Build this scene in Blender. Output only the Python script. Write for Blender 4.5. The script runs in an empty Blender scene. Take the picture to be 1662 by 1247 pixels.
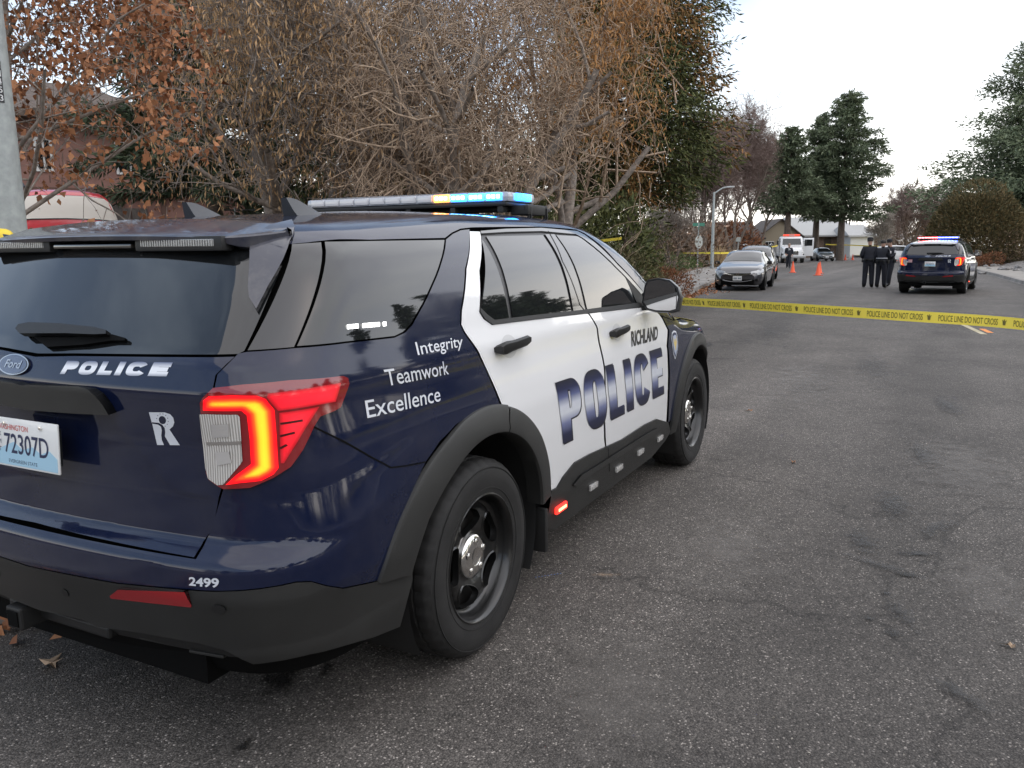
import bpy, bmesh, math, random
import numpy as np
from mathutils import Vector, Matrix
from mathutils.geometry import tessellate_polygon
PI = math.pi
rng = np.random.default_rng(7); random.seed(7)
SC = bpy.context.scene; COL = SC.collection

# ------------------------------------------------------------------ camera, sky, sun, exposure
CAM = np.array([-2.5577, -2.4192, 1.5398]); YAW, PITCH, ROLL, FPX = 0.47757, -0.16714, -0.00929, 1325.98
IW, IH = 1662, 1247
def cam_basis():
    f = np.array([math.cos(YAW)*math.cos(PITCH), math.sin(YAW)*math.cos(PITCH), math.sin(PITCH)])
    r = np.array([math.sin(YAW), -math.cos(YAW), 0.]); u = np.cross(r, f)
    c, s = math.cos(ROLL), math.sin(ROLL)
    return f, c*r+s*u, -s*r+c*u
CF, CR, CU = cam_basis()
cd = bpy.data.cameras.new('camera'); co = bpy.data.objects.new('camera', cd); COL.objects.link(co)
cd.sensor_fit = 'HORIZONTAL'; cd.sensor_width = 36.0; cd.lens = 36.0*FPX/IW; cd.clip_start = .05; cd.clip_end = 3000
M = Matrix(((CR[0], CU[0], -CF[0], CAM[0]), (CR[1], CU[1], -CF[1], CAM[1]), (CR[2], CU[2], -CF[2], CAM[2]), (0, 0, 0, 1)))
co.matrix_world = M; SC.camera = co

SUN_EL, SUN_AZ = math.radians(52), math.radians(-85)   # azimuth measured in the XY plane from +X
wd = bpy.data.worlds.new('World'); SC.world = wd; wd.use_nodes = True
wn, wl = wd.node_tree.nodes, wd.node_tree.links
for n in list(wn): wn.remove(n)
def wnode(t, **k):
    n = wn.new(t)
    for a, b in k.items(): setattr(n, a, b)
    return n
sky = wnode('ShaderNodeTexSky', sky_type='NISHITA'); sky.sun_disc = False
sky.sun_elevation = SUN_EL; sky.sun_rotation = math.radians(90)-SUN_AZ; sky.dust_density = 0.7; sky.air_density = 1.0
tc = wnode('ShaderNodeTexCoord'); mp = wnode('ShaderNodeMapping'); mp.inputs['Scale'].default_value = (1.0, 1.0, 2.6); mp.inputs['Location'].default_value = (1.3, .6, .2)
nz = wnode('ShaderNodeTexNoise'); nz.inputs['Scale'].default_value = 1.5; nz.inputs['Detail'].default_value = 7; nz.inputs['Roughness'].default_value = .55
rmp = wnode('ShaderNodeValToRGB'); rmp.color_ramp.elements[0].position = .44; rmp.color_ramp.elements[0].color = (.30, .30, .30, 1); rmp.color_ramp.elements[1].position = .66; rmp.color_ramp.elements[1].color = (1, 1, 1, 1)
sep = wnode('ShaderNodeSeparateXYZ'); hz = wnode('ShaderNodeMapRange'); hz.inputs[1].default_value = .04; hz.inputs[2].default_value = .30; hz.inputs[3].default_value = 1.0; hz.inputs[4].default_value = 0.0
cc = wnode('ShaderNodeValToRGB')   # cloud colour: brighter and creamier near the horizon
cc.color_ramp.elements[0].color = (4.3, 5.2, 6.4, 1); cc.color_ramp.elements[1].color = (10.6, 10.2, 9.4, 1)
mx = wnode('ShaderNodeMixRGB'); mxf = wnode('ShaderNodeMath', operation='MAXIMUM'); bg = wnode('ShaderNodeBackground'); bg.inputs['Strength'].default_value = .1
wo = wnode('ShaderNodeOutputWorld')
wl.new(tc.outputs['Generated'], mp.inputs[0]); wl.new(mp.outputs[0], nz.inputs['Vector']); wl.new(nz.outputs['Fac'], rmp.inputs[0])
wl.new(tc.outputs['Generated'], sep.inputs[0]); wl.new(sep.outputs['Z'], hz.inputs[0]); wl.new(hz.outputs[0], cc.inputs[0])
wl.new(rmp.outputs[0], mxf.inputs[0]); wl.new(hz.outputs[0], mxf.inputs[1]); wl.new(mxf.outputs[0], mx.inputs[0])
wl.new(sky.outputs[0], mx.inputs[1]); wl.new(cc.outputs[0], mx.inputs[2]); wl.new(mx.outputs[0], bg.inputs[0]); wl.new(bg.outputs[0], wo.inputs[0])
sd = bpy.data.lights.new('sun', 'SUN'); sd.energy = 1.5; sd.angle = math.radians(140); sd.color = (1, .87, .71)
so = bpy.data.objects.new('sun', sd); COL.objects.link(so)
sdir = Vector((math.cos(SUN_AZ)*math.cos(SUN_EL), math.sin(SUN_AZ)*math.cos(SUN_EL), math.sin(SUN_EL)))
so.rotation_euler = sdir.to_track_quat('Z', 'Y').to_euler()
SC.view_settings.view_transform = 'Standard'; SC.view_settings.look = 'None'; SC.view_settings.gamma = 1
SC.view_settings.use_curve_mapping = False; SC.view_settings.exposure = 1.15
SC.cycles.max_bounces = 6; SC.cycles.transparent_max_bounces = 8

# ------------------------------------------------------------------ materials
MATS = {}
def mat(name, col=(.5, .5, .5), rough=.5, metal=0., spec=.5, coat=0., emis=None, es=0., var=0., vscale=8., bump=0., bscale=60., alpha=1., col2=None, detail=6):
    if name in MATS: return MATS[name]
    m = bpy.data.materials.new(name); m.use_nodes = True; nt = m.node_tree; b = nt.nodes['Principled BSDF']
    b.inputs['Base Color'].default_value = (*col, 1); b.inputs['Roughness'].default_value = rough; b.inputs['Metallic'].default_value = metal
    b.inputs['Specular IOR Level'].default_value = spec; b.inputs['Coat Weight'].default_value = coat; b.inputs['Coat Roughness'].default_value = .04
    if emis: b.inputs['Emission Color'].default_value = (*emis, 1); b.inputs['Emission Strength'].default_value = es
    if alpha < 1: b.inputs['Alpha'].default_value = alpha
    if var > 0 or col2 or bump > 0:
        t = nt.nodes.new('ShaderNodeTexCoord')
        if var > 0 or col2:
            n = nt.nodes.new('ShaderNodeTexNoise'); n.inputs['Scale'].default_value = vscale; n.inputs['Detail'].default_value = detail
            nt.links.new(t.outputs['Object'], n.inputs['Vector'])
            r = nt.nodes.new('ShaderNodeValToRGB'); r.color_ramp.elements[0].position = .35; r.color_ramp.elements[1].position = .68
            a = col if col2 else tuple(c*(1-var) for c in col); c2 = col2 if col2 else tuple(min(1, c*(1+var)) for c in col)
            r.color_ramp.elements[0].color = (*a, 1); r.color_ramp.elements[1].color = (*c2, 1)
            nt.links.new(n.outputs['Fac'], r.inputs[0]); nt.links.new(r.outputs[0], b.inputs['Base Color'])
        if bump > 0:
            n2 = nt.nodes.new('ShaderNodeTexNoise'); n2.inputs['Scale'].default_value = bscale; n2.inputs['Detail'].default_value = 8
            nt.links.new(t.outputs['Object'], n2.inputs['Vector'])
            bp = nt.nodes.new('ShaderNodeBump'); bp.inputs['Strength'].default_value = bump; bp.inputs['Distance'].default_value = .01
            nt.links.new(n2.outputs['Fac'], bp.inputs['Height']); nt.links.new(bp.outputs[0], b.inputs['Normal'])
    MATS[name] = m; return m
def ramp_mat(name, stops, rough=.4, emis=0., axis='Y', coat=0.):
    if name in MATS: return MATS[name]
    m = mat(name, (.5, .5, .5), rough, coat=coat); nt = m.node_tree; b = nt.nodes['Principled BSDF']
    uv = nt.nodes.new('ShaderNodeUVMap'); s = nt.nodes.new('ShaderNodeSeparateXYZ'); r = nt.nodes.new('ShaderNodeValToRGB')
    nt.links.new(uv.outputs[0], s.inputs[0]); nt.links.new(s.outputs[axis], r.inputs[0])
    e = r.color_ramp.elements
    e[0].position, e[0].color = stops[0][0], (*stops[0][1], 1); e[1].position, e[1].color = stops[-1][0], (*stops[-1][1], 1)
    for p, c in stops[1:-1]: x = e.new(p); x.color = (*c, 1)
    nt.links.new(r.outputs[0], b.inputs['Base Color'])
    if emis > 0: nt.links.new(r.outputs[0], b.inputs['Emission Color']); b.inputs['Emission Strength'].default_value = emis
    return m
def dusty(m, dust=(.30, .27, .23), amt=.16, scale=3.):     # thin film of road dust over paint: wear with its own shape
    nt = m.node_tree; b = nt.nodes['Principled BSDF']; t = nt.nodes.new('ShaderNodeTexCoord'); n = nt.nodes.new('ShaderNodeTexNoise')
    n.inputs['Scale'].default_value = scale; n.inputs['Detail'].default_value = 9; n.inputs['Roughness'].default_value = .7
    nt.links.new(t.outputs['Object'], n.inputs['Vector']); r = nt.nodes.new('ShaderNodeMapRange')
    r.inputs[1].default_value = .45; r.inputs[2].default_value = .8; r.inputs[3].default_value = 0; r.inputs[4].default_value = amt
    nt.links.new(n.outputs['Fac'], r.inputs[0]); mxx = nt.nodes.new('ShaderNodeMixRGB'); mxx.inputs[1].default_value = b.inputs['Base Color'].default_value; mxx.inputs[2].default_value = (*dust, 1)
    nt.links.new(r.outputs[0], mxx.inputs[0]); nt.links.new(mxx.outputs[0], b.inputs['Base Color'])
    r2 = nt.nodes.new('ShaderNodeMapRange'); r2.inputs[1].default_value = .4; r2.inputs[2].default_value = .8
    r2.inputs[3].default_value = b.inputs['Coat Roughness'].default_value; r2.inputs[4].default_value = b.inputs['Coat Roughness'].default_value+.12
    nt.links.new(n.outputs['Fac'], r2.inputs[0]); nt.links.new(r2.outputs[0], b.inputs['Coat Roughness'])
    return m
navy = dusty(mat('navy_paint', (.0035, .0075, .030), .5, coat=1., spec=.05), amt=.05)
white = mat('white_paint', (.78, .78, .78), .35, coat=1.)
tint = mat('tinted_glass', (.010, .011, .012), .02, spec=.6, coat=.35); tint.node_tree.nodes['Principled BSDF'].inputs['IOR'].default_value = 1.5
gloss = mat('gloss_black', (.010, .010, .011), .12, spec=.6, coat=.5)
plast = mat('grey_plastic', (.021, .021, .020), .5, spec=.5, bump=.12, bscale=900., var=.15, vscale=5.)
dplast = mat('black_plastic', (.012, .012, .012), .55)
rubber = mat('tyre_rubber', (.013, .0125, .012), .72, var=.35, vscale=9., bump=.15, bscale=400.)
rimblk = mat('black_steel', (.006, .006, .006), .3, coat=.3)
chrome = mat('chrome', (.75, .73, .70), .12, metal=1.)
shell = mat('shut_line_and_shade_black', (.003, .003, .003), .8, spec=.1)
spoil = dusty(mat('dusty_navy', (.010, .013, .030), .4, coat=.9), amt=.30, scale=7.)
decal = mat('white_decal', (.62, .64, .68), .4)
blackd = mat('black_decal', (.01, .01, .014), .35)
def rib_mat(name, col=(.60, .58, .55)):      # clear moulded lens with fine vertical flutes
    m = mat(name, col, .10, coat=1., metal=.35); nt = m.node_tree; b = nt.nodes['Principled BSDF']; t = nt.nodes.new('ShaderNodeTexCoord'); w = nt.nodes.new('ShaderNodeTexWave')
    w.bands_direction = 'Y'; w.inputs['Scale'].default_value = 42; w.inputs['Distortion'].default_value = .4; w.inputs['Detail'].default_value = 2; nt.links.new(t.outputs['Object'], w.inputs['Vector'])
    bp = nt.nodes.new('ShaderNodeBump'); bp.inputs['Strength'].default_value = .5; bp.inputs['Distance'].default_value = .004; nt.links.new(w.outputs['Fac'], bp.inputs['Height']); nt.links.new(bp.outputs[0], b.inputs['Normal'])
    r = nt.nodes.new('ShaderNodeValToRGB'); r.color_ramp.elements[0].color = (.42, .40, .37, 1); r.color_ramp.elements[1].color = (.88, .85, .80, 1); nt.links.new(w.outputs['Fac'], r.inputs[0]); nt.links.new(r.outputs[0], b.inputs['Base Color']); return m
lampclear = mat('clear_lens', (.55, .54, .52), .12, coat=1., metal=.3, var=.3, vscale=60.)

# ------------------------------------------------------------------ object helpers
def link(o, parent=None):
    COL.objects.link(o)
    if parent is not None: o.parent = parent
    return o
def setp(o, label=None, cat=None, group=None, kind=None):
    for k, v in (('label', label), ('category', cat), ('group', group), ('kind', kind)):
        if v: o[k] = v
    return o
def thing(name, label, cat, loc=(0, 0, 0), rz=0., group=None):
    o = bpy.data.objects.new(name, None); o.empty_display_size = .2; o.location = loc; o.rotation_euler = (0, 0, rz)
    return setp(link(o), label, cat, group)
def mesh_obj(name, V, Fc, m, parent=None, smooth=False, uv=None, normals=None, mids=None):
    me = bpy.data.meshes.new(name); V = np.asarray(V, dtype=np.float32).reshape(-1, 3)
    if isinstance(Fc, np.ndarray):
        nf, k = Fc.shape; me.vertices.add(len(V)); me.vertices.foreach_set('co', V.ravel())
        me.loops.add(nf*k); me.loops.foreach_set('vertex_index', Fc.astype(np.int32).ravel())
        me.polygons.add(nf); me.polygons.foreach_set('loop_start', np.arange(0, nf*k, k, dtype=np.int32)); me.polygons.foreach_set('loop_total', np.full(nf, k, dtype=np.int32))
        me.update(calc_edges=True)
    else:
        me.from_pydata([tuple(map(float, v)) for v in V], [], [tuple(int(i) for i in f) for f in Fc]); me.update()
    for mm in (m if isinstance(m, (list, tuple)) else [m]): me.materials.append(mm)
    if mids is not None: me.polygons.foreach_set('material_index', np.asarray(mids, dtype=np.int32))
    if smooth: me.polygons.foreach_set('use_smooth', np.ones(len(me.polygons), dtype=bool))
    if uv is not None:
        l = me.uv_layers.new(name='UVMap'); vi = np.empty(len(me.loops), dtype=np.int32); me.loops.foreach_get('vertex_index', vi)
        l.data.foreach_set('uv', np.asarray(uv, dtype=np.float32)[vi].ravel())
    if normals is not None: me.normals_split_custom_set_from_vertices([tuple(map(float, n)) for n in normals])
    return link(bpy.data.objects.new(name, me), parent)
class MB:
    """collects shapes, links them as one mesh"""
    def __init__(s): s.v = []; s.f = []; s.n = 0
    def add(s, V, Fc):
        V = np.asarray(V, float).reshape(-1, 3); s.f += [tuple(i+s.n for i in f) for f in Fc]; s.v.append(V); s.n += len(V); return s
    def box(s, c, d, rz=0., bev=.0, rot=None):
        hx, hy, hz = d[0]/2, d[1]/2, d[2]/2; b = min(bev, hx*.9, hy*.9, hz*.9)
        if b <= 0:
            V = np.array([(x, y, z) for x in (-hx, hx) for y in (-hy, hy) for z in (-hz, hz)])
            Fc = [(0, 1, 3, 2), (4, 6, 7, 5), (0, 4, 5, 1), (2, 3, 7, 6), (0, 2, 6, 4), (1, 5, 7, 3)]
        else:
            bm = bmesh.new(); bmesh.ops.create_cube(bm, size=1); bmesh.ops.scale(bm, vec=d, verts=bm.verts)
            bmesh.ops.bevel(bm, geom=bm.edges[:], offset=b, segments=2, affect='EDGES', profile=.6)
            V = np.array([v.co[:] for v in bm.verts]); Fc = [[v.index for v in f.verts] for f in bm.faces]; bm.free()
        if rot is not None: V = V@np.array(rot).T
        ca, sa = math.cos(rz), math.sin(rz); R = np.array([[ca, -sa, 0], [sa, ca, 0], [0, 0, 1]])
        return s.add(V@R.T+np.array(c), Fc)
    def tube(s, pts, rad, n=8, cap=True):
        P = np.array(pts, float); k = len(P); rad = np.broadcast_to(np.array(rad, float), (k,)); V = []
        T = np.gradient(P, axis=0); T /= np.linalg.norm(T, axis=1)[:, None]+1e-9
        ref = np.array([0, 0, 1.]) if abs(T[0][2]) < .9 else np.array([1., 0, 0])
        for i in range(k):
            a = np.cross(T[i], ref); a /= np.linalg.norm(a)+1e-9; b = np.cross(T[i], a); ref = np.cross(a, T[i]) if False else ref
            for j in range(n):
                t = 2*PI*j/n; V.append(P[i]+rad[i]*(math.cos(t)*a+math.sin(t)*b))
        Fc = [(i*n+j, i*n+(j+1) % n, (i+1)*n+(j+1) % n, (i+1)*n+j) for i in range(k-1) for j in range(n)]
        if cap: Fc += [tuple(range(n))[::-1], tuple((k-1)*n+j for j in range(n))]
        return s.add(V, Fc)
    def lathe(s, prof, n=32, axis='Z', c=(0, 0, 0)):     # prof: (radius, height)
        V = []
        for r, h in prof:
            for j in range(n):
                t = 2*PI*j/n
                V.append({'Z': (r*math.cos(t), r*math.sin(t), h), 'Y': (r*math.cos(t), h, r*math.sin(t)), 'X': (h, r*math.cos(t), r*math.sin(t))}[axis])
        k = len(prof); Fc = [(i*n+j, i*n+(j+1) % n, (i+1)*n+(j+1) % n, (i+1)*n+j) for i in range(k-1) for j in range(n)]
        return s.add(np.array(V)+np.array(c), Fc)
    def loft(s, rings, cap=True):
        n = len(rings[0]); V = np.concatenate([np.asarray(r, float) for r in rings]); k = len(rings)
        Fc = [(i*n+j, i*n+(j+1) % n, (i+1)*n+(j+1) % n, (i+1)*n+j) for i in range(k-1) for j in range(n)]
        if cap: Fc += [tuple(range(n))[::-1], tuple((k-1)*n+j for j in range(n))]
        return s.add(V, Fc)
    def prism(s, poly, d, org=(0, 0, 0), U=(1, 0, 0), W=(0, 0, 1), N=(0, 1, 0)):   # extrude a 2D outline along N by d
        p = np.array(poly, float); U, W, N, org = map(lambda a: np.array(a, float), (U, W, N, org)); n = len(p)
        A = org+p[:, :1]*U+p[:, 1:]*W; V = np.concatenate([A, A+N*d])
        tri = tessellate_polygon([[Vector((q[0], q[1], 0)) for q in p]])
        Fc = [tuple(t) for t in tri]+[tuple(i+n for i in t[::-1]) for t in tri]+[(i, (i+1) % n, n+(i+1) % n, n+i) for i in range(n)]
        return s.add(V, Fc)
    def build(s, name, m, parent=None, smooth=False, auto=None):
        V = np.concatenate(s.v); o = mesh_obj(name, V, s.f, m, parent)
        bm = bmesh.new(); bm.from_mesh(o.data); bmesh.ops.recalc_face_normals(bm, faces=bm.faces); bm.to_mesh(o.data); bm.free()
        if smooth or auto:
            o.data.polygons.foreach_set('use_smooth', np.ones(len(o.data.polygons), dtype=bool))
            o.data.set_sharp_from_angle(angle=math.radians(auto or 40))
        return o
TXT = {}
def text2d(s, bold=0., spacing=1.):
    """letters of the built-in font as a flat mesh, x scaled to 0..1 and cap height to 0..1"""
    key = (s, bold, spacing)
    if key in TXT: return TXT[key]
    c = bpy.data.curves.new('t', 'FONT'); c.body = s; c.offset = bold; c.space_character = spacing; c.resolution_u = 4; c.fill_mode = 'FRONT'
    o = bpy.data.objects.new('t', c); COL.objects.link(o); dg = bpy.context.evaluated_depsgraph_get(); dg.update()
    me = bpy.data.meshes.new_from_object(o.evaluated_get(dg)); V = np.array([v.co[:2] for v in me.vertices]); Fc = [tuple(p.vertices) for p in me.polygons]
    bpy.data.objects.remove(o); bpy.data.curves.remove(c); bpy.data.meshes.remove(me)
    V[:, 0] = (V[:, 0]-V[:, 0].min())/(V[:, 0].max()-V[:, 0].min()); V[:, 1] = (V[:, 1]+bold)/(.70+2*bold)
    TXT[key] = (V, Fc); return TXT[key]
def text_plane(name, s, org, U, W, m, parent, bold=0., spacing=1.):    # org = baseline left, U = full width vector, W = cap height vector
    V, Fc = text2d(s, bold, spacing); org, U, W = np.array(org, float), np.array(U, float), np.array(W, float)
    return mesh_obj(name, org+V[:, :1]*U+V[:, 1:]*W, Fc, m, parent, uv=V)

# ------------------------------------------------------------------ the police vehicle's body surface (implicit), metres, X forward, Z up, rear axle at 0
def lerp(x,t): 
    a=np.array(t); return np.interp(x,a[:,0],a[:,1])
def sl(x,t,w=.02):  # smoothed table
    return sum(lerp(x+d*w,t)*k for d,k in ((-1,.2),(-.5,.2),(0,.2),(.5,.2),(1,.2)))
WZ=[(.1,.88),(.3,.93),(.42,.958),(.6,.972),(.75,.980),(.9,.980),(1.0,.968),(1.10,.950),(1.135,.946),(1.165,.944),(1.25,.915),(1.29,.905),(1.37,.880),(1.45,.846),(1.52,.804),(1.59,.748),(1.7,.68),(1.9,.5)]
XR=[(.1,-.95),(.3,-1.03),(.42,-1.09),(.6,-1.115),(.69,-1.11),(.715,-1.075),(.73,-1.04),(.85,-1.045),(1.0,-1.04),(1.13,-1.055),(1.15,-1.06),(1.23,-1.03),(1.25,-1.01),(1.62,-.74),(1.9,-.5)]
XF=[(.1,3.6),(.3,3.75),(.5,3.84),(.7,3.88),(.9,3.85),(1.0,3.78),(1.2,3.3),(1.9,2.0)]
ZT=[(-1.4,1.5),(-.95,1.60),(-.55,1.643),(-.25,1.664),(.4,1.70),(1.0,1.708),(1.4,1.70),(1.62,1.68),(1.78,1.64),(1.95,1.55),(2.45,1.24),(2.6,1.15),(2.8,1.115),(3.3,1.06),(3.7,.98),(3.9,.86),(4.2,.5)]
def smax(a,b,k):
    h=np.maximum(k-np.abs(a-b),0)/k
    return np.maximum(a,b)+h*h*k*.25
def F(x,y,z):
    y=np.abs(y)
    w=sl(z,WZ,.02)
    w=w-.075*np.clip((-.35-x)/.75,0,None)**2-.10*np.clip((x-2.5)/1.35,0,None)**2
    zc=.715+.10*np.clip((x+1.0)/.5,0,1.2); cr=.024*np.clip((zc+.13-z)/.13,0,1)*np.clip((-.42-x)/.25,0,1)*np.clip((z-.45)/.15,0,1)
    w=w+cr
    ds=y-w
    dr=(sl(z,XR,.012)+.075*(y/.9)**2-cr*.5)-x
    df=x-(sl(z,XF,.03)-.30*(y/.9)**2)
    dt=z-(sl(x,ZT,.08)-.035*(y/.7)**2)
    k=.30-.0*z
    s=smax(ds,dr,.24)
    s=smax(s,df,.2)
    return smax(s,dt,.10)
def grad(P,e=2e-3):
    x,y,z=P.T
    g=np.stack([F(x+e,y,z)-F(x-e,y,z),F(x,y+e,z)-F(x,y-e,z),F(x,y,z+e)-F(x,y,z-e)],1)
    return g/np.linalg.norm(g,axis=1)[:,None]
def march(O,D,tmax=3.0):
    lo=np.zeros(len(O)); hi=np.full(len(O),tmax)
    for _ in range(36):
        m=.5*(lo+hi); p=O+D*m[:,None]; ins=F(*p.T)<0
        lo=np.where(ins,m,lo); hi=np.where(ins,hi,m)
    return O+D*(.5*(lo+hi))[:,None]
X0,X1,RH,ZA=-.25,3.0,.8,.8
def chartS(a,b):
    a=np.asarray(a,float); b=np.asarray(b,float)
    th=np.where(a<X0,(X0-a)/RH,0.); th2=np.where(a>X1,(a-X1)/RH,0.)
    ox=np.clip(a,X0,X1)
    D=np.stack([-np.sin(th)+np.sin(th2),-np.cos(th)*np.cos(th2),0*a],1)
    O=np.stack([ox,0*a,b],1)
    return march(O,D)
def invS(P):
    x,y,z=np.asarray(P).T
    y=np.where(x<X0,y,-np.abs(y))
    u=np.where(x<X0,X0-RH*np.arctan2(X0-x,-y),np.where(x>X1,X1+RH*np.arctan2(x-X1,-y),x))
    return np.stack([u,z],1)
def chartT(a,b):
    O=np.stack([a,0*a,0*a+ZA],1); D=np.stack([0*a,-np.cos(b),np.sin(b)],1)
    return march(O,D)
def invT(P):
    x,y,z=np.asarray(P).T
    return np.stack([x,np.arctan2(z-ZA,np.abs(y))],1)
def hit(C,D,t0=1.5,t1=9.):
    t=np.linspace(t0,t1,900); P=C+D[:,None,:]*t[None,:,None]
    f=F(P[...,0].ravel(),P[...,1].ravel(),P[...,2].ravel()).reshape(len(D),-1)
    i=np.argmax(f<0,1); ok=(f<0).any(1)
    # misses: closest approach
    i=np.where(ok,i,np.argmin(f,1))
    hi=t[i]; lo=t[np.maximum(i-1,0)]
    for _ in range(24):
        m=.5*(lo+hi); p=C+D*m[:,None]; ins=F(*p.T)<0
        hi=np.where(ins,m,hi); lo=np.where(ins,lo,m)
    m=np.where(ok,.5*(lo+hi),t[i])
    return C+D*m[:,None],ok
def pray(px, py):
    d = CF+CR*(px-IW/2)/FPX-CU*(py-IH/2)/FPX; return d/np.linalg.norm(d)
def onbody(pts):
    P, ok = hit(CAM, np.array([pray(*a) for a in pts])); return P
def pS(*pts): return [tuple(q) for q in invS(onbody(pts))]
def pT(*pts): return [tuple(q) for q in invT(onbody(pts))]
AC = X0-RH*PI/2; FC = X1+RH*PI/2
def topT(x, y):
    O = np.array([[x, y, .7]]); return tuple(invT(march(O, np.array([[0, 0, 1.]])))[0])
def topz(x, y): return float(march(np.array([[x, y, .7]]), np.array([[0, 0, 1.]]))[0][2])
def S2T(a, b): return tuple(invT(chartS([a], [b]))[0])

def cut2d(poly, step, holes=None, faces=None):
    """triangulated 2D region cut along a grid -> verts2d, faces, boundary edges"""
    bm = bmesh.new()
    if faces is None:
        loops = [poly]+(holes or []); fl = [q for l in loops for q in l]
        vs = [bm.verts.new((a, b, 0)) for a, b in fl]
        for t in tessellate_polygon([[Vector((a, b, 0)) for a, b in l] for l in loops]):
            try: bm.faces.new([vs[i] for i in t])
            except ValueError: pass
    else:
        vs = [bm.verts.new((a, b, 0)) for a, b in poly]
        for t in faces:
            try: bm.faces.new([vs[i] for i in t])
            except ValueError: pass
    for ax in (0, 1):
        if not step[ax]: continue
        lo = min(v.co[ax] for v in bm.verts); hi = max(v.co[ax] for v in bm.verts)
        k = math.floor(lo/step[ax])+1
        while k*step[ax] < hi:
            pc = [0, 0, 0]; pn = [0, 0, 0]; pc[ax] = k*step[ax]; pn[ax] = 1
            bmesh.ops.bisect_plane(bm, geom=bm.verts[:]+bm.edges[:]+bm.faces[:], plane_co=pc, plane_no=pn, dist=1e-5); k += 1
    bm.verts.index_update(); bm.normal_update()
    V = np.array([v.co[:2] for v in bm.verts]); Fc = []
    for f in bm.faces:
        i = [v.index for v in f.verts]; q = V[i]; ar = .5*float(np.sum(q[:, 0]*np.roll(q[:, 1], -1)-np.roll(q[:, 0], -1)*q[:, 1]))
        if abs(ar) > 1e-9: Fc.append(i if ar > 0 else i[::-1])
    bm.free(); cnt = {}
    for f in Fc:
        for i in range(len(f)): a, b = f[i], f[(i+1) % len(f)]; cnt[(a, b)] = 1
    B = [(a, b) for a, b in cnt if (b, a) not in cnt]
    return V, Fc, B
def panel(name, poly, m, parent, chart='S', step=(.04, .03), off=0., lip=.03, side='R', holes=None, faces=None, uv=None, offf=None):
    """a piece of bodywork: 2D outline in a chart, laid on the body surface, its edge turned inwards. side R, L or B (both, joined on the centre line)"""
    V2, Fc, B = cut2d(poly, step, holes, faces); ch = chartS if chart == 'S' else chartT
    P = ch(V2[:, 0], V2[:, 1]); N = grad(P); o = off if offf is None else offf(V2, P)
    Q = P+N*np.reshape(o, (-1, 1)) if np.ndim(o) else P+N*o
    sides = {'R': [1], 'L': [-1], 'B': [1, -1]}[side]; VV, NN, FF, UU = [], [], [], []; n = 0
    # orientation: want face normal along N
    f0 = max(Fc, key=lambda f: 0 if len(f) < 3 else np.linalg.norm(np.cross(Q[f[1]]-Q[f[0]], Q[f[2]]-Q[f[0]])))
    flip = np.dot(np.cross(Q[f0[1]]-Q[f0[0]], Q[f0[2]]-Q[f0[0]]), N[f0[0]]) < 0
    for s in sides:
        S = np.array([1, s, 1]); fl = flip != (s < 0)
        VV.append(Q*S); NN.append(N*S); FF += [tuple(i+n for i in (f[::-1] if fl else f)) for f in Fc]; UU.append(V2 if uv is None else uv(V2)); n += len(Q)
        if lip > 0:
            Bq = [(a, b) for a, b in B if not (abs(Q[a][1]) < 1e-4 and abs(Q[b][1]) < 1e-4)]
            idx = sorted({i for e in Bq for i in e}); mp_ = {i: k for k, i in enumerate(idx)}; k = len(idx)
            A_ = Q[idx]; C_ = A_-N[idx]*lip; VV += [A_*S, C_*S]
            # outward in-surface normal for the lip is approximated by the panel normal tilted
            NN += [N[idx]*S, N[idx]*S]; UU += [V2[idx] if uv is None else uv(V2[idx])]*2
            for a, b in Bq:
                q = (n+mp_[a], n+mp_[b], n+k+mp_[b], n+k+mp_[a]); FF.append(q if not fl else q[::-1])
            n += 2*k
    return mesh_obj(name, np.concatenate(VV), FF, m, parent, smooth=True, uv=np.concatenate(UU), normals=np.concatenate(NN))
def arc(cx, cz, rx, rz, t0, t1, n=16): return [(cx+rx*math.cos(math.radians(t)), cz+rz*math.sin(math.radians(t))) for t in np.linspace(t0, t1, n)]
def stroke(pts, w, closed=False):      # thin strip polygon around a polyline in chart coordinates
    P = np.array(pts, float); T = np.gradient(P, axis=0); T /= np.linalg.norm(T, axis=1)[:, None]+1e-9; Nn = np.stack([-T[:, 1], T[:, 0]], 1)*w/2
    return [tuple(q) for q in P+Nn]+[tuple(q) for q in (P-Nn)[::-1]]
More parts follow.
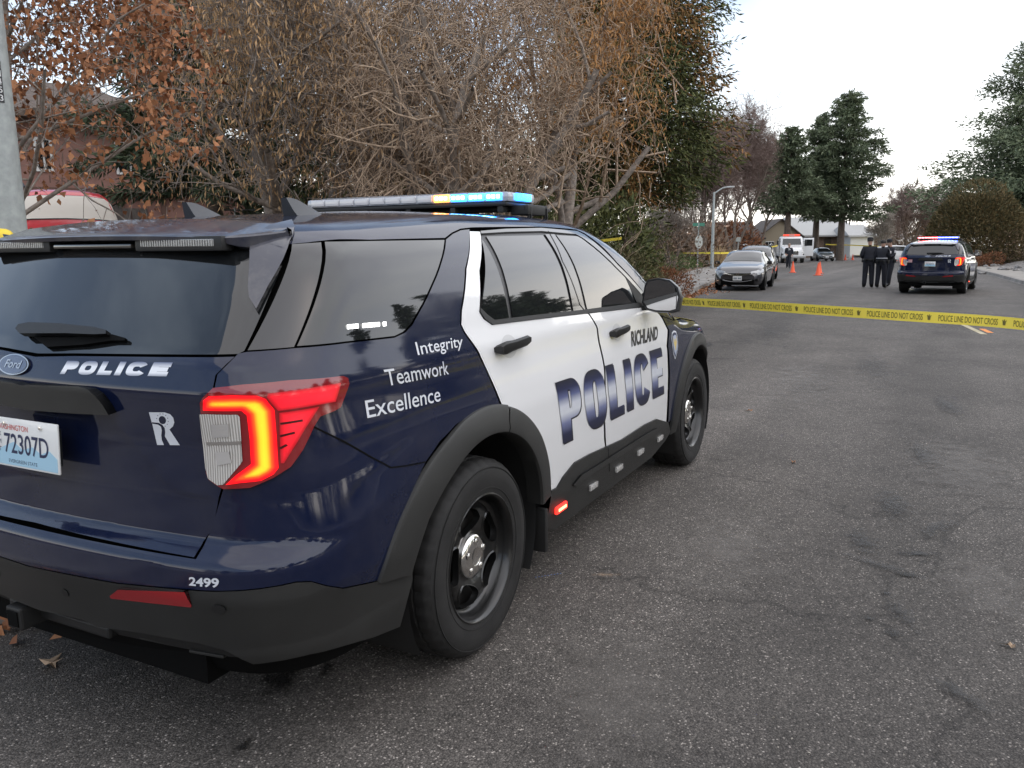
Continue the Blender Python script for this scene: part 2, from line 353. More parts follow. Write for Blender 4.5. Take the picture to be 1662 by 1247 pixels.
def sans_caps(word, wst=.30, gap=.14, wd=.78):
    """heavy condensed capitals as polygons: returns flat vertices (x 0..1, cap height 0..1) and triangles"""
    V, Fc = [], []; x = 0.
    def sup(cx, cy, rx, ry, t0, t1, n, e=.72):
        return [(cx+rx*math.copysign(abs(math.cos(t))**e, math.cos(t)), cy+ry*math.copysign(abs(math.sin(t))**e, math.sin(t))) for t in np.radians(np.linspace(t0, t1, n))]
    for ch in word:
        w = {'I': wst, 'O': wd*1.06, 'C': wd, 'P': wd*.95, 'L': wd*.82, 'E': wd*.86, 'R': wd}[ch]; h = wst*.62; loops = None
        if ch == 'I': loops = [[(0, 0), (w, 0), (w, 1), (0, 1)]]
        elif ch == 'L': loops = [[(0, 0), (w, 0), (w, h), (wst, h), (wst, 1), (0, 1)]]
        elif ch == 'E': loops = [[(0, 0), (w, 0), (w, h), (wst, h), (wst, .5-h/2), (w*.92, .5-h/2), (w*.92, .5+h/2), (wst, .5+h/2), (wst, 1-h), (w, 1-h), (w, 1), (0, 1)]]
        elif ch == 'O': loops = [sup(w/2, .5, w/2, .515, 0, 352, 40), sup(w/2, .5, w/2-wst, .5-h, 0, 350, 30)]
        elif ch == 'C': loops = [sup(w/2, .5, w/2, .515, 28, 332, 34)+sup(w/2, .5, w/2-wst*.95, .5-h, 335, 25, 26)]
        elif ch == 'P': loops = [[(0, 0), (wst, 0), (wst, .36), (w*.55, .36)]+sup(w*.55, .68, w*.45, .32, -80, 80, 16)+[(w*.55, 1), (0, 1)], [(wst, .36+h), (w*.52, .36+h)]+sup(w*.52, .68, w*.48-wst, .32-h, -70, 70, 8)+[(w*.52, 1-h), (wst, 1-h)]]
        fl = [q for l in loops for q in l]; n0 = len(V); V += [(x+a, b) for a, b in fl]
        Fc += [tuple(i+n0 for i in t) for t in tessellate_polygon([[Vector((a, b, 0)) for a, b in l] for l in loops])]; x += w+gap
    V = np.array(V); V[:, 0] /= (x-gap); return V, Fc
def lay_text(name, s, quad, m, parent, bold=0., off=.0022, step=(.05, .05), spacing=1., side='R', shift=(0, 0), pix=True, faces=None, V=None):
    """lettering laid on the body. quad = baseline-left, baseline-right, top-right, top-left"""
    if V is None: V, faces = text2d(s, bold, spacing)
    q = np.array(pS(*quad) if pix else quad); a, b = V[:, :1], V[:, 1:]
    P2 = q[0]*(1-a)*(1-b)+q[1]*a*(1-b)+q[2]*a*b+q[3]*(1-a)*b+np.array(shift)
    V2, Fc, B = cut2d([tuple(p) for p in P2], step, faces=faces)
    # invert for the gradient coordinate (bilinear, one Newton pass is enough for near-parallelograms)
    U, W = q[1]-q[0], q[3]-q[0]; Mi = np.linalg.inv(np.stack([U, W], 1)); st = (V2-np.array(shift)-q[0])@Mi.T
    for _ in range(3):
        s_, t_ = st[:, :1], st[:, 1:]; cur = q[0]*(1-s_)*(1-t_)+q[1]*s_*(1-t_)+q[2]*s_*t_+q[3]*(1-s_)*t_; st = st+(V2-np.array(shift)-cur)@Mi.T
    P = chartS(V2[:, 0], V2[:, 1]); N = grad(P); Q = P+N*off
    sg = np.array([1, -1 if side == 'L' else 1, 1])
    f0 = max(Fc, key=lambda f: np.linalg.norm(np.cross(Q[f[1]]-Q[f[0]], Q[f[2]]-Q[f[0]]))); fl = np.dot(np.cross(Q[f0[1]]-Q[f0[0]], Q[f0[2]]-Q[f0[0]]), N[f0[0]]) < 0
    return mesh_obj(name, Q*sg, [tuple(f[::-1]) if fl != (side == 'L') else tuple(f) for f in Fc], m, parent, smooth=True, uv=st, normals=N*sg)

WHL = (0., 3.025); AXR = (.012, .40); ROX, ROZ, RIX, RIZ = .594, .552, .478, .452
def wheel(root, xc, s, z0=.378):
    """tyre, steel rim with five openings, chrome hub cap; s = -1 right side, 1 left"""
    yo = .965
    b = MB(); n = 120; prof = [(.245, 0.0), (.262, .003), (.30, .010), (.335, .008), (.357, -.002), (.371, -.018), (.376, -.028), (.3765, -.060), (.368, -.061), (.368, -.068), (.3795, -.069), (.380, -.118), (.371, -.119), (.371, -.128), (.380, -.129), (.3795, -.178), (.368, -.179), (.368, -.186), (.3765, -.187), (.374, -.218), (.362, -.236), (.335, -.25), (.26, -.245)]
    V = []
    for i, (r, h) in enumerate(prof):
        for j in range(n):
            t = 2*PI*j/n; rr = r
            if i in (5, 6, 7, 18, 19) and j % 3 == 0: rr -= .006
            if i in (10, 11, 14, 15) and j % 4 == 0: rr -= .004
            if i == 2 and (j % 40) < 22: rr += .0
            V.append((rr*math.cos(t), h, rr*math.sin(t)))
    k = len(prof); b.add(V, [(i*n+j, i*n+(j+1) % n, (i+1)*n+(j+1) % n, (i+1)*n+j) for i in range(k-1) for j in range(n)])
    for rr, hh in ((.268, .0045), (.345, .0065)): b.lathe([(rr-.002, hh-.003), (rr-.0015, hh+.0015), (rr+.0015, hh+.0015), (rr+.002, hh-.003)], 96, 'Y')
    w = thing('wheel', None, None); w.parent = root; w.location = (xc, s*yo, z0)
    def put(o):
        o.parent = w; return o
    def place(mb, name, m, auto=35):
        if s < 0: mb.v = [np.asarray(v)*np.array([1, -1, 1]) for v in mb.v]
        return put(mb.build(name, m, None, auto=auto))
    place(b, 'tyre', rubber, 30)
    r = MB(); r.lathe([(.247, -.006), (.2475, .002), (.243, .004), (.238, .001), (.232, -.010), (.226, -.030), (.222, -.052), (.214, -.062), (.205, -.066)], 72, 'Y')
    r.lathe([(.205, -.22), (.222, -.2), (.232, -.10), (.226, -.030)], 48, 'Y')
    # dished face with five openings
    def dep(rr): return np.interp(rr, [0, .07, .09, .115, .15, .185, .205], [-.055, -.055, -.058, -.045, -.034, -.042, -.070])
    hl = []
    for q in range(5):
        a0 = 2*PI*q/5+PI/2+.25; ring = []
        for j in range(22):
            t = 2*PI*j/22; pr = .043*math.sin(t); pt = .072*math.cos(t)*(1+.16*math.sin(t)); rr = .153+pr
            aa = a0+pt/rr; ring.append((rr*math.cos(aa), rr*math.sin(aa)))
        hl.append(ring[::-1])
    outer = [(.205*math.cos(2*PI*j/72), .205*math.sin(2*PI*j/72)) for j in range(72)]
    V2, Fc, B = cut2d(outer, (.022, .022), holes=hl); R2 = np.hypot(V2[:, 0], V2[:, 1])
    r.add(np.stack([V2[:, 0], dep(R2), V2[:, 1]], 1), Fc)
    for ring in hl:      # turned-in edge of each opening
        c = np.array(ring); m_ = c.mean(0); nn = len(c); rr = np.hypot(c[:, 0], c[:, 1]); A = np.stack([c[:, 0], dep(rr), c[:, 1]], 1)
        c1 = m_+(c-m_)*1.10; rr1 = np.hypot(c1[:, 0], c1[:, 1]); A0 = np.stack([c1[:, 0], dep(rr1)+.0015, c1[:, 1]], 1); A1 = np.stack([c[:, 0], dep(rr)-.004, c[:, 1]], 1)
        c2 = m_+(c-m_)*.93; A2 = np.stack([c2[:, 0], dep(rr)-.02, c2[:, 1]], 1)
        r.add(np.concatenate([A0, A+[0, .005, 0], A1, A2]), [(l*nn+j, l*nn+(j+1) % nn, (l+1)*nn+(j+1) % nn, (l+1)*nn+j) for l in range(3) for j in range(nn)])
    place(r, 'rim', rimblk, 50)
    d = MB(); d.lathe([(.0, -.10), (.20, -.10), (.222, -.09)], 40, 'Y'); d.lathe([(.0, -.085), (.14, -.085), (.14, -.10)], 40, 'Y'); place(d, 'brake_disc', mat('brake_iron', (.03, .028, .026), .6, metal=.5))
    h = MB(); h.lathe([(.088, -.062), (.087, -.046), (.082, -.038), (.064, -.031), (.036, -.029), (.032, -.032), (.0, -.031)], 40, 'Y')
    for q in range(5):
        a0 = 2*PI*q/5+PI/2; c = (.059*math.cos(a0), -.033, .059*math.sin(a0)); h.lathe([(.015, -.006), (.013, .005), (.009, .008), (.0, .009)], 12, 'Y', c)
    place(h, 'hub_cap', chrome, 40)
    return w

def build_suv(root, near=True):
    B_ = root; LR = ('R', 'L')
    def both(name, poly, m, sub=None, **k):
        out = []
        for sd_ in LR: out.append(panel(name, poly, m, B_ if sub is None else sub[sd_], side=sd_, **k))
        return dict(zip(LR, out))
    # --- black under-shell showing in the shut lines
    low = .30; sh = [(AC, 1.60), (AC, low)]+[(-.60, low)]+arc(AXR[0], AXR[1], .50, .47, 192, -12)+[(.62, low)]+[(2.42, low)]+arc(3.037, AXR[1], .50, .47, 192, -12)+[(3.66, low), (FC, low), (FC, .95), (3.6, .98), (2.6, 1.08), (1.9, 1.3), (1.5, 1.58), (-.4, 1.6)]
    panel('chassis', sh, shell, B_, off=-.034, lip=.0, side='B')
    tpoly = [(-.7, PI/2), S2T(-.8, 1.5), S2T(1.5, 1.5), S2T(1.95, 1.25), S2T(2.6, 1.02), S2T(3.6, .95), (3.55, PI/2)]
    panel('under_roof', tpoly, shell, B_, chart='T', off=-.034, lip=0, side='B', step=(.06, .06))
    fl = MB(); fl.box((1.3, 0, .34), (4.6, 1.2, .12)); fl.box((-.62, 0, .42), (.6, 1.3, .10)); fl.box((1.51, 0, .42), (1.9, 1.80, .2)); fl.box((3.3, 0, .7), (.5, 1.2, .6)); fl.box((0, 0, .30), (.14, 1.3, .14)); fl.box((3.02, 0, .28), (.12, 1.3, .10))
    fl.build('underbody', shell, B_)
    for xc in (AXR[0], 3.037):
        for s in (-1, 1):
            w = MB(); ts = np.linspace(math.radians(-30), math.radians(210), 26); V = []
            for yy in (.95, .60): V += [(xc+.485*math.cos(t), s*yy, AXR[1]+.462*math.sin(t)) for t in ts]
            V += [(xc, s*.60, .3)]; n = len(ts); Fc = [(i, i+1, n+i+1, n+i) for i in range(n-1)]+[(n+i, n+i+1, 2*n) for i in range(n-1)]
            w.add(V, Fc); w.build('wheel_liner', dplast, B_, smooth=True)
    # --- rear quarter + bumper cover (one painted piece, both sides)
    gtop = [(AC, 1.226)]
    seam = pS((384, 577), (371, 590), (353, 608), (349, 627), (363, 793), (344, 858), (331, 886), (318, 908))
    btop = pS((665, 924), (640, 934), (600, 945), (557, 954), (530, 950), (505, 943), (480, 944), (453, 950), (400, 957), (348, 959), (286, 955), (192, 946))+[(AC, .585)]
    archR = pS((632, 932), (638, 893), (649, 857), (667, 802), (692, 748), (714, 716), (739, 690), (764, 673), (790, 662), (812, 659))
    glassB = pS((401, 571.5), (478, 565.5), (560, 557.5), (640, 548.5), (658, 540), (670, 527), (683, 503), (724, 389))
    cpil = pS((735, 380), (748, 374), (762, 372.5)); dr = pS((762, 376), (754.5, 437), (747, 505), (746.5, 527), (753, 541), (773, 570), (788, 600), (811, 656))
    q = [(AC, .706)]+pS((319, 909))[::1]
    body = seam[::-1]
    poly = body[:-1]+pS((387, 574))+glassB[0:]+cpil+dr+archR[::-1]+btop[0:]+[(AC, .702)]
    panel('body', poly, navy, B_, side='B', step=(.035, .018))
    # --- tailgate
    s2 = pS((381, 579.5), (368, 591), (350, 609), (346, 629), (359.5, 793), (341, 857), (328, 884), (315, 905))
    def recess(V2, P):
        yy = np.abs(P[:, 1]); zb = np.interp(yy, [0, .30, .50, .56, .75], [1.09, 1.09, .90, .875, .87]); t = np.clip((zb-P[:, 2])/.028, 0, 1); t = t*t*(3-2*t); u = np.clip((P[:, 2]-.735)/.03, 0, 1)
        return .001-.020*t*u*np.clip((.70-yy)/.05, 0, 1)
    tail = panel('tailgate', [(AC, 1.221)]+pS((120, 578.5), (250, 580))+s2+[(AC, .712)], navy, B_, side='B', offf=recess, step=(.02, .012))
    # --- rear glass
    rg = [(AC, 1.232)]+pS((120, 573), (250, 574.5), (386, 574), (396, 569), (436, 480), (466, 400))+[(AC, 1.575)]
    rglass = panel('rear_window', rg, tint, B_, side='B', off=-.002, step=(.06, .04))
    both('rear_pillar_trim', pS((402, 569), (477, 563.5), (521, 394), (474, 397)), gloss, off=.001)
    both('quarter_window', pS((482, 562), (560, 554.5), (640, 545.5), (655, 538), (666, 526), (680, 501), (721, 390), (527, 393)), tint, off=.001)
    # --- doors
    rd = dr[0:1]+pS((757, 437), (749.5, 505), (748.6, 527), (755, 540), (775, 568), (790, 600), (814, 656))+pS((817, 661), (844, 672), (865, 698), (880, 727), (889, 763), (891, 798), (902, 793), (912, 776), (931, 752), (955, 738), (982, 726), (980, 713), (979, 672), (979, 593), (971, 557), (968, 533), (954, 509.5), (948, 510), (870, 519), (798, 528), (784, 518), (777.5, 507), (777.5, 440), (779, 376.5))
    fd = pS((956.5, 509.3), (970.3, 533), (973.5, 557), (981.3, 593), (981.3, 672), (983, 713), (984, 725), (1008, 714), (1045, 690), (1064, 681), (1081, 686), (1082.6, 656), (1083.2, 584), (1081.5, 562), (1083.2, 536), (1074, 517), (1061, 500), (1045, 499), (1000, 504))
    RD = both('rear_door', rd, white, off=.001, step=(.03, .018)); FD = both('front_door', fd, white, off=.001, step=(.03, .018))
    # window frames, glass, belt moulding
    fr = pS((779.5, 377), (820, 374), (878, 372.5), (935, 377.5), (947, 383), (958, 391), (1000, 430), (1040, 474), (1045, 492), (1000, 497), (948, 504.5), (870, 512), (801, 520.5), (787, 512), (779.5, 501))
    FRM = both('window_frame', fr, mat('frame_black', (.016, .016, .017), .38), off=-.004, step=(.03, .03))
    both('roof_line_trim', pS((779, 376), (820, 372.5), (878, 371), (936, 376), (948, 382), (960, 391), (1001, 430), (1043, 475), (1040, 478), (999, 434), (957, 396), (945, 387), (934, 381), (878, 376), (820, 377.5), (780, 380)), gloss, off=.004, step=(.03, .02))
    belt = pS((778, 500), (789, 511), (801, 520), (870, 511.5), (948, 503), (1000, 496.5), (1045, 491), (1046, 498), (1000, 503.5), (948, 509.5), (870, 518.5), (798, 527.5), (785, 518), (777.8, 507))
    both('belt_moulding', belt, dplast, off=.006, step=(.03, .02))
    for nm, pts in (('fixed_glass', ((781, 388), (785, 392), (826, 516), (800, 519), (787, 511), (780.5, 502))), ('door_window', ((789, 384), (881, 382), (927, 505), (870, 511), (832, 515.5)))):
        for sd_ in LR: panel(nm, pS(*pts), tint, RD[sd_], side=sd_, off=.0005)
    for sd_ in LR:
        panel('door_window', pS((903, 382), (935, 383.5), (948, 387), (965, 399), (1000, 433), (1019, 456), (1030, 491.5), (953, 502)), tint, FD[sd_], side=sd_, off=.0005)
        panel('pillar_trim', pS((884, 381), (899, 381), (949, 503), (930, 505)), gloss, RD[sd_], side=sd_, off=.003)
        panel('shut_line', stroke(pS((889, 376), (912, 425), (940, 495), (950, 507)), .006), shell, RD[sd_], side=sd_, off=.0045, lip=0)
        panel('mirror_sail', pS((1013, 447), (1021, 455), (1041, 477), (1045, 491), (1033, 491.5)), dplast, FD[sd_], side=sd_, off=.002)
    # --- roof, cant rails, windscreen, bonnet, fenders
    seamT = pT((471, 397), (500, 394), (525, 391), (600, 389.5), (660, 388), (722, 386.5), (733, 378), (747, 371.5), (765, 369.5), (820, 368.5), (878, 368.3), (935, 373), (948, 378.5), (961, 387.5), (1001, 426), (1041, 470))
    wsc = [topT(1.66, -.02), topT(1.655, -.3), topT(1.64, -.5), topT(1.60, -.63)]; wsl = [topT(1.78, -.70), topT(2.05, -.745), topT(2.4, -.79), topT(2.52, -.80)]
    rp = [(-.70, PI/2), topT(-.70, -.3), topT(-.70, -.5), topT(-.69, -.62)]+seamT+[S2T(2.2, 1.13), S2T(2.5, 1.07)]+wsl[::-1]+wsc[::-1]+[(1.66, PI/2)]
    panel('roof', rp, navy, B_, chart='T', side='B', step=(.05, .035), off=.001)
    panel('windscreen', [(1.67, PI/2)]+wsc+wsl+[topT(2.58, -.5), (2.62, PI/2)], tint, B_, chart='T', side='B', step=(.06, .06), off=-.003)
    hoodE = [S2T(2.55, 1.065), S2T(2.9, 1.045), S2T(3.2, 1.0), S2T(3.5, .95)]
    panel('bonnet', [(2.64, PI/2), topT(2.60, -.5), topT(2.54, -.80)]+hoodE+[topT(3.66, -.45), (3.74, PI/2)], navy, B_, chart='T', side='B', step=(.06, .05), off=.003)
    archF = arc(3.037, AXR[1]-.01, .515, .53, 176, 2, 18)
    fe = pS((1084.5, 686), (1086, 656), (1086.5, 584), (1084.5, 562), (1086.3, 536), (1075, 514))+[(2.2, 1.125), (2.5, 1.065), (2.9, 1.04), (3.2, .995), (3.5, .945), (3.62, .86), (3.66, .62), (3.62, .43)]+archF[::-1]
    FE = both('fender', fe, navy, off=.0, step=(.03, .02))
    both('front_corner', [(3.63, .42), (3.67, .62), (3.9, .60), (4.1, .60), (4.1, .42), (3.9, .32), (3.66, .32)], dplast, off=.006)
    panel('front_bumper', [(4.11, .60), (4.11, .34), (FC, .30), (FC, .60)], dplast, B_, side='B', off=.006)
    both('headlight', [(3.45, .945), (3.64, .91), (3.95, .88), (4.1, .86), (4.08, .74), (3.9, .73), (3.68, .76), (3.60, .86)], mat('headlight_glass', (.5, .5, .5), .06, metal=.5, coat=1., spec=1.), off=.004)
    panel('grille', [(4.12, .86), (4.12, .62), (FC, .61), (FC, .88)], mat('grille_black', (.01, .01, .01), .4), B_, side='B', off=.004)
    both('front_cover', [(3.68, .75), (3.68, .63), (3.9, .61), (4.11, .61), (4.09, .73), (3.9, .72)], navy, off=.0)
    # --- wheel arch cladding, sills, door cladding, rear bumper
    def cladding(name, cx, cz, rox, roz, rix, riz, t0, t1, side, sub=None):
        ts = np.radians(np.linspace(t0, t1, 44)); lev = [(0, -.004), (.02, .010), (.12, .016), (.55, .020), (.80, .027), (.95, .026), (1.0, .016), (1.0, -.05)]
        V, Nn = [], []
        for f_, o in lev:
            rx, rz = rox+(rix-rox)*f_, roz+(riz-roz)*f_; P = chartS(cx+rx*np.cos(ts), cz+rz*np.sin(ts)); V.append(P+grad(P)*o)
        n = len(ts); V = np.concatenate(V); V[:, 1] *= (1 if side == 'R' else -1)
        b = MB(); b.add(V, [(i*n+j, i*n+j+1, (i+1)*n+j+1, (i+1)*n+j) for i in range(len(lev)-1) for j in range(n-1)]); return b.build(name, plast, B_, auto=30)
    for sd_ in LR:
        cladding('arch_cladding', AXR[0], AXR[1], .600, .560, RIX, RIZ, 74, 166, sd_); cladding('arch_cladding', AXR[0], AXR[1], .600, .555, RIX, RIZ, 6, 73.2, sd_)
        cladding('arch_cladding', 3.037, AXR[1]-.01, .53, .545, .435, .455, -14, 187, sd_)
    sill = pS((892, 796), (902, 791.5), (912, 774), (931, 750.5), (955, 737), (982, 725), (1008, 713), (1045, 689), (1064, 680), (1082, 685), (1086, 700))+[(2.44, .30), (2.2, .245), (.75, .245), (.60, .30)]
    both('door_cladding', sill, plast, off=.010, lip=.05, step=(.04, .02))
    both('sill_moulding', pS((925, 786), (938, 770), (960, 757), (1040, 706), (1062, 694), (1066, 699), (1045, 712), (962, 764), (930, 788)), plast, off=.020, lip=.02)
    both('shut_line', stroke(pS((983.5, 727), (985, 750), (986, 764)), .006), shell, off=.012, lip=0)
    bb = pS((667, 926), (655, 970), (643, 1014), (600, 1031), (552, 1044), (500, 1056), (450, 1066), (413, 1070.5), (368, 1049), (327, 1038), (237, 1022), (164, 1013), (139, 1000))+[(AC, .435)]
    bp = pS((667, 925), (640, 935.5), (600, 946.5), (557, 955.5), (530, 951.5), (505, 944.5), (480, 945.5), (453, 951.5), (400, 958.5), (348, 960.5), (286, 956.5), (192, 947.5))+[(AC, .583)]
    panel('rear_bumper', bb+bp[::-1], plast, B_, side='B', lip=.03, step=(.04, .02), offf=lambda V2, P: .014*np.clip((np.interp(V2[:, 0], [q_[0] for q_ in bp[::-1]], [q_[1] for q_ in bp[::-1]])-V2[:, 1])/.03, 0, 1)+.002)
    va = pS((413, 1072), (368, 1051), (327, 1040), (237, 1024), (164, 1015), (139, 1002))+[(AC, .43), (AC, .335)]+pS((205, 1048), (330, 1072), (385, 1080))
    panel('rear_valance', va, dplast, B_, side='B', lip=.05, offf=lambda V2, P: -.012-.02*np.clip((.43-V2[:, 1])/.08, 0, 1))
    for sy in (-.42, -.62, .42, .62):
        b = MB(); b.box((-1.040+.05*abs(sy), sy, .388), (.02, .12, .010), bev=.004, rz=-sy*.25); b.build('valance_vent', plast, B_, auto=40)
    h = MB(); h.box((-1.07, .12, .385), (.10, .075, .075), bev=.008); h.build('tow_receiver', dplast, B_); h = MB(); h.box((-1.122, .12, .385), (.004, .05, .05)); h.build('receiver_opening_shade', shell, B_)  # flat black square, shade inside the tube put into its colour
    h = MB(); h.box((-1.03, 0, .385), (.05, .5, .04), bev=.01); h.build('tow_bar', dplast, B_)
    # reflectors and parking sensors
    refl = mat('red_reflector', (.28, .008, .012), .15, coat=1.)
    both('bumper_reflector', pS((186, 962), (199, 952), (307, 958), (318, 977), (317, 980), (188, 966)), refl, off=.018, lip=.02)
    for c in ((360, 983), (114, 957)):
        (cx, cz), = pS(c); both('parking_sensor', [(cx+.013*math.cos(t), cz+.013*math.sin(t)) for t in np.linspace(0, 2*PI, 16)[:-1]], dplast, off=.0185, lip=.004)
    # --- tail lights
    Z2 = lambda L: pS(*[(300+a/5.936, 590+b/5.936) for a, b in L])
    red = dusty(mat('red_lens', (.16, .004, .008), .12, coat=1., emis=(1, .01, .02), es=.02), amt=.1)
    base = Z2([(165, 370), (190, 330), (290, 243), (560, 212), (1000, 170), (1500, 127), (1550, 145), (1562, 200), (1480, 425), (1430, 455), (1290, 510), (1235, 600), (1130, 830), (1020, 990), (850, 1100), (640, 1190), (390, 1203), (330, 1170), (250, 1110), (228, 1050)])
    TL = both('tail_light', base, red, off=.010, lip=.03, step=(.015, .015))
    ring = [(205, 440), (205, 345), (260, 312), (480, 308), (700, 310), (780, 335), (860, 440), (885, 700), (905, 1000), (860, 1060), (750, 1120), (560, 1140), (420, 1160), (520, 1065), (600, 1005), (655, 960), (640, 720), (610, 490), (560, 445)]
    hot = [(235, 425), (240, 350), (270, 335), (480, 330), (700, 335), (765, 360), (835, 455), (860, 700), (880, 985), (840, 1035), (740, 1090), (600, 1105), (640, 1060), (690, 975), (675, 720), (640, 470), (575, 425)]
    arm = [(800, 290), (1300, 220), (1475, 190), (1425, 370), (1250, 400), (895, 452), (870, 420), (790, 322)]
    low_ = [(905, 470), (1275, 415), (1150, 620), (955, 955), (925, 955)]
    clr = [(172, 478), (240, 475), (525, 483), (545, 505), (560, 700), (575, 930), (555, 965), (400, 1155), (345, 1163), (258, 1100), (232, 1000)]
    gl = lambda a, e: mat(a, (.3, .01, .01), .3, emis=e[:3], es=e[3], coat=1.)
    # the lamp's colour runs from red at its rim to amber in the middle: one emitting lens, colour by distance from its rim
    def glowmesh(L, name, sub, sd_, cols, off):
        P2 = Z2(L); V2, Fc, Bd = cut2d(P2, (.006, .006)); A = np.array(P2); Bn = np.roll(A, -1, 0)
        d = np.full(len(V2), 9.)
        for a, b in zip(A, Bn):
            ab = b-a; t = np.clip(((V2-a)@ab)/(ab@ab+1e-12), 0, 1); d = np.minimum(d, np.linalg.norm(V2-(a+t[:, None]*ab), axis=1))
        P = chartS(V2[:, 0], V2[:, 1]); N = grad(P); Q = P+N*off; sg = np.array([1, -1 if sd_ == 'L' else 1, 1])
        f0 = max(Fc, key=lambda f: np.linalg.norm(np.cross(Q[f[1]]-Q[f[0]], Q[f[2]]-Q[f[0]]))); fl_ = np.dot(np.cross(Q[f0[1]]-Q[f0[0]], Q[f0[2]]-Q[f0[0]]), N[f0[0]]) < 0
        uvv = np.stack([np.clip(d/.032, 0, 1), np.clip((1.13-V2[:, 1])/.2, 0, 1)], 1)
        return mesh_obj(name, Q*sg, [tuple(f[::-1]) if fl_ != (sd_ == 'L') else tuple(f) for f in Fc], cols, sub, smooth=True, uv=uvv, normals=N*sg)
    gm = ramp_mat('brake_glow', [(0, (.70, .0, .004)), (.18, (.95, .004, .006)), (.36, (1., .05, .006)), (.6, (1., .30, .012)), (1, (1., .42, .02))], .3, emis=.9, axis='X', coat=.6)
    ga = ramp_mat('red_glow', [(0, (.25, .0, .004)), (.3, (.6, .006, .016)), (1, (.8, .012, .025))], .3, emis=.5, axis='X', coat=.6)
    ribbed = rib_mat('ribbed_clear_lens')
    for sd_ in LR:
        glowmesh(ring, 'brake_lamp', TL[sd_], sd_, gm, .0140); glowmesh(arm, 'marker_lamp', TL[sd_], sd_, ga, .0135); glowmesh(low_, 'reflector', TL[sd_], sd_, ga, .0130)
        rv = panel('reversing_lens', Z2(clr), ribbed, TL[sd_], side=sd_, off=.0145, lip=.004, step=(.015, .015))
        for L in ([(285, 575), (440, 570), (452, 690), (300, 700)], [(325, 845), (455, 835), (478, 950), (350, 972)]): panel('reversing_bulb', Z2(L), mat('bulb_glass', (.42, .40, .38), .1, coat=1.), TL[sd_], side=sd_, off=.0170, lip=.003)
        panel('lens_bar', Z2([(245, 742), (560, 735), (562, 765), (247, 770)]), mat('lens_bar', (.25, .23, .21), .3), TL[sd_], side=sd_, off=.0165, lip=.003)
        for k_ in range(3): panel('lens_rib', stroke(Z2([(915, 575+118*k_), (1120-70*k_, 545+115*k_)]), .006), mat('rib_red', (.05, .002, .003), .3), TL[sd_], side=sd_, off=.0150, lip=.001)
    # body crease line from tail light to arch, fuel of shut lines
    both('shut_line', stroke(pS((509, 693), (560, 718), (600, 741), (634, 759), (660, 756), (690, 750)), .0045), shell, off=.0016, lip=0)
    # --- spoiler
    sp = MB(); ys = np.concatenate([np.linspace(-.695, -.54, 12), np.linspace(-.50, .50, 17), np.linspace(.54, .695, 12)]); R_ = []
    for y in ys:
        e = abs(y)/.70; k = min(1, max(0, abs(y)-.57)/.145); xe = -.835+.045*e**2+.17*k**1.7; tk = .024+.050*k**.8
        pf = topz(-.57, y); pm = topz(-.70, y) if k < .2 else pf-.02*k
        zt = 1.588-.016*e**2+.030*k**2
        xf = -.555-.12*k**1.5; R_.append([(xf, y, pf+.003), (min(xf-.01, -.66+.09*k), y, pf-.004+.003*(1-k)), (min(xe+.05, xf-.02), y, zt+.008), (xe+.008, y, zt), (xe, y, zt-.006), (xe+.004, y, zt-tk*.75), (xe+.03, y, zt-tk), (max(xe+.05, -.77), y, zt-tk-.002), (max(xe+.06, -.69), y, 1.545+.0*e), (xf+.005, y, 1.545)])
    sp.loft(R_); spo = sp.build('spoiler', spoil, B_, auto=28)
    for sd_ in LR: panel('spoiler_winglet', pS((407, 390), (405.5, 470), (407, 487), (418, 506), (437, 468), (470, 398), (474, 364), (440, 372)), spoil, spo, side=sd_, off=.016, lip=.03)
    lm = mat('ribbed_lens', (.35, .35, .34), .15, coat=1., metal=.4, bump=.3, bscale=300.)
    for yy, ww, hh, zz, xx in ((-.393, .31, .022, 1.558, -.803), (.393, .31, .022, 1.558, -.803)):
        b = MB(); b.box((xx-.008, yy, zz), (.012, ww, hh), bev=.003, rz=0)
        for k_ in range(30): b.box((xx-.0155, yy-ww/2+ww*(k_+.5)/30, zz), (.004, .0035, hh*.85))
        b.build('deck_light', lm, spo)
        b = MB(); b.box((xx+.012, yy, zz-.002), (.05, ww+.06, hh+.022), bev=.008); b.build('light_housing', dplast, spo, auto=40)
    b = MB(); b.box((-.800, 0, 1.551), (.03, .38, .014), bev=.005); b.build('high_brake_lens', mat('dark_lens', (.05, .045, .04), .2, coat=1.), spo, auto=40)
    # --- roof rails/fins/light bar
    def fin(x, y, big=1.):
        zb = 1.655; b = MB(); R_ = []
        for t in np.linspace(0, 1, 9):
            xx = x-.02+.17*t; hgt = .058*big*(1 if t < .18 else 1-((t-.18)/.82)**1.15)+.004; wd_ = .032*(1-.4*t)
            R_.append([(xx-.00, y-wd_, zb), (xx-.012*(1-t), y-wd_*.8, zb+.3*hgt), (xx-.030*(1-t), y-.012, zb+hgt), (xx-.030*(1-t), y+.012, zb+hgt), (xx-.012*(1-t), y+wd_*.8, zb+.3*hgt), (xx, y+wd_, zb)])
        b.loft(R_); return b.build('antenna_fin', mat('fin_grey', (.06, .063, .07), .4), B_, auto=40)
    fin(-.24, -.34); fin(-.24, .16)
    lightbar(B_, near)
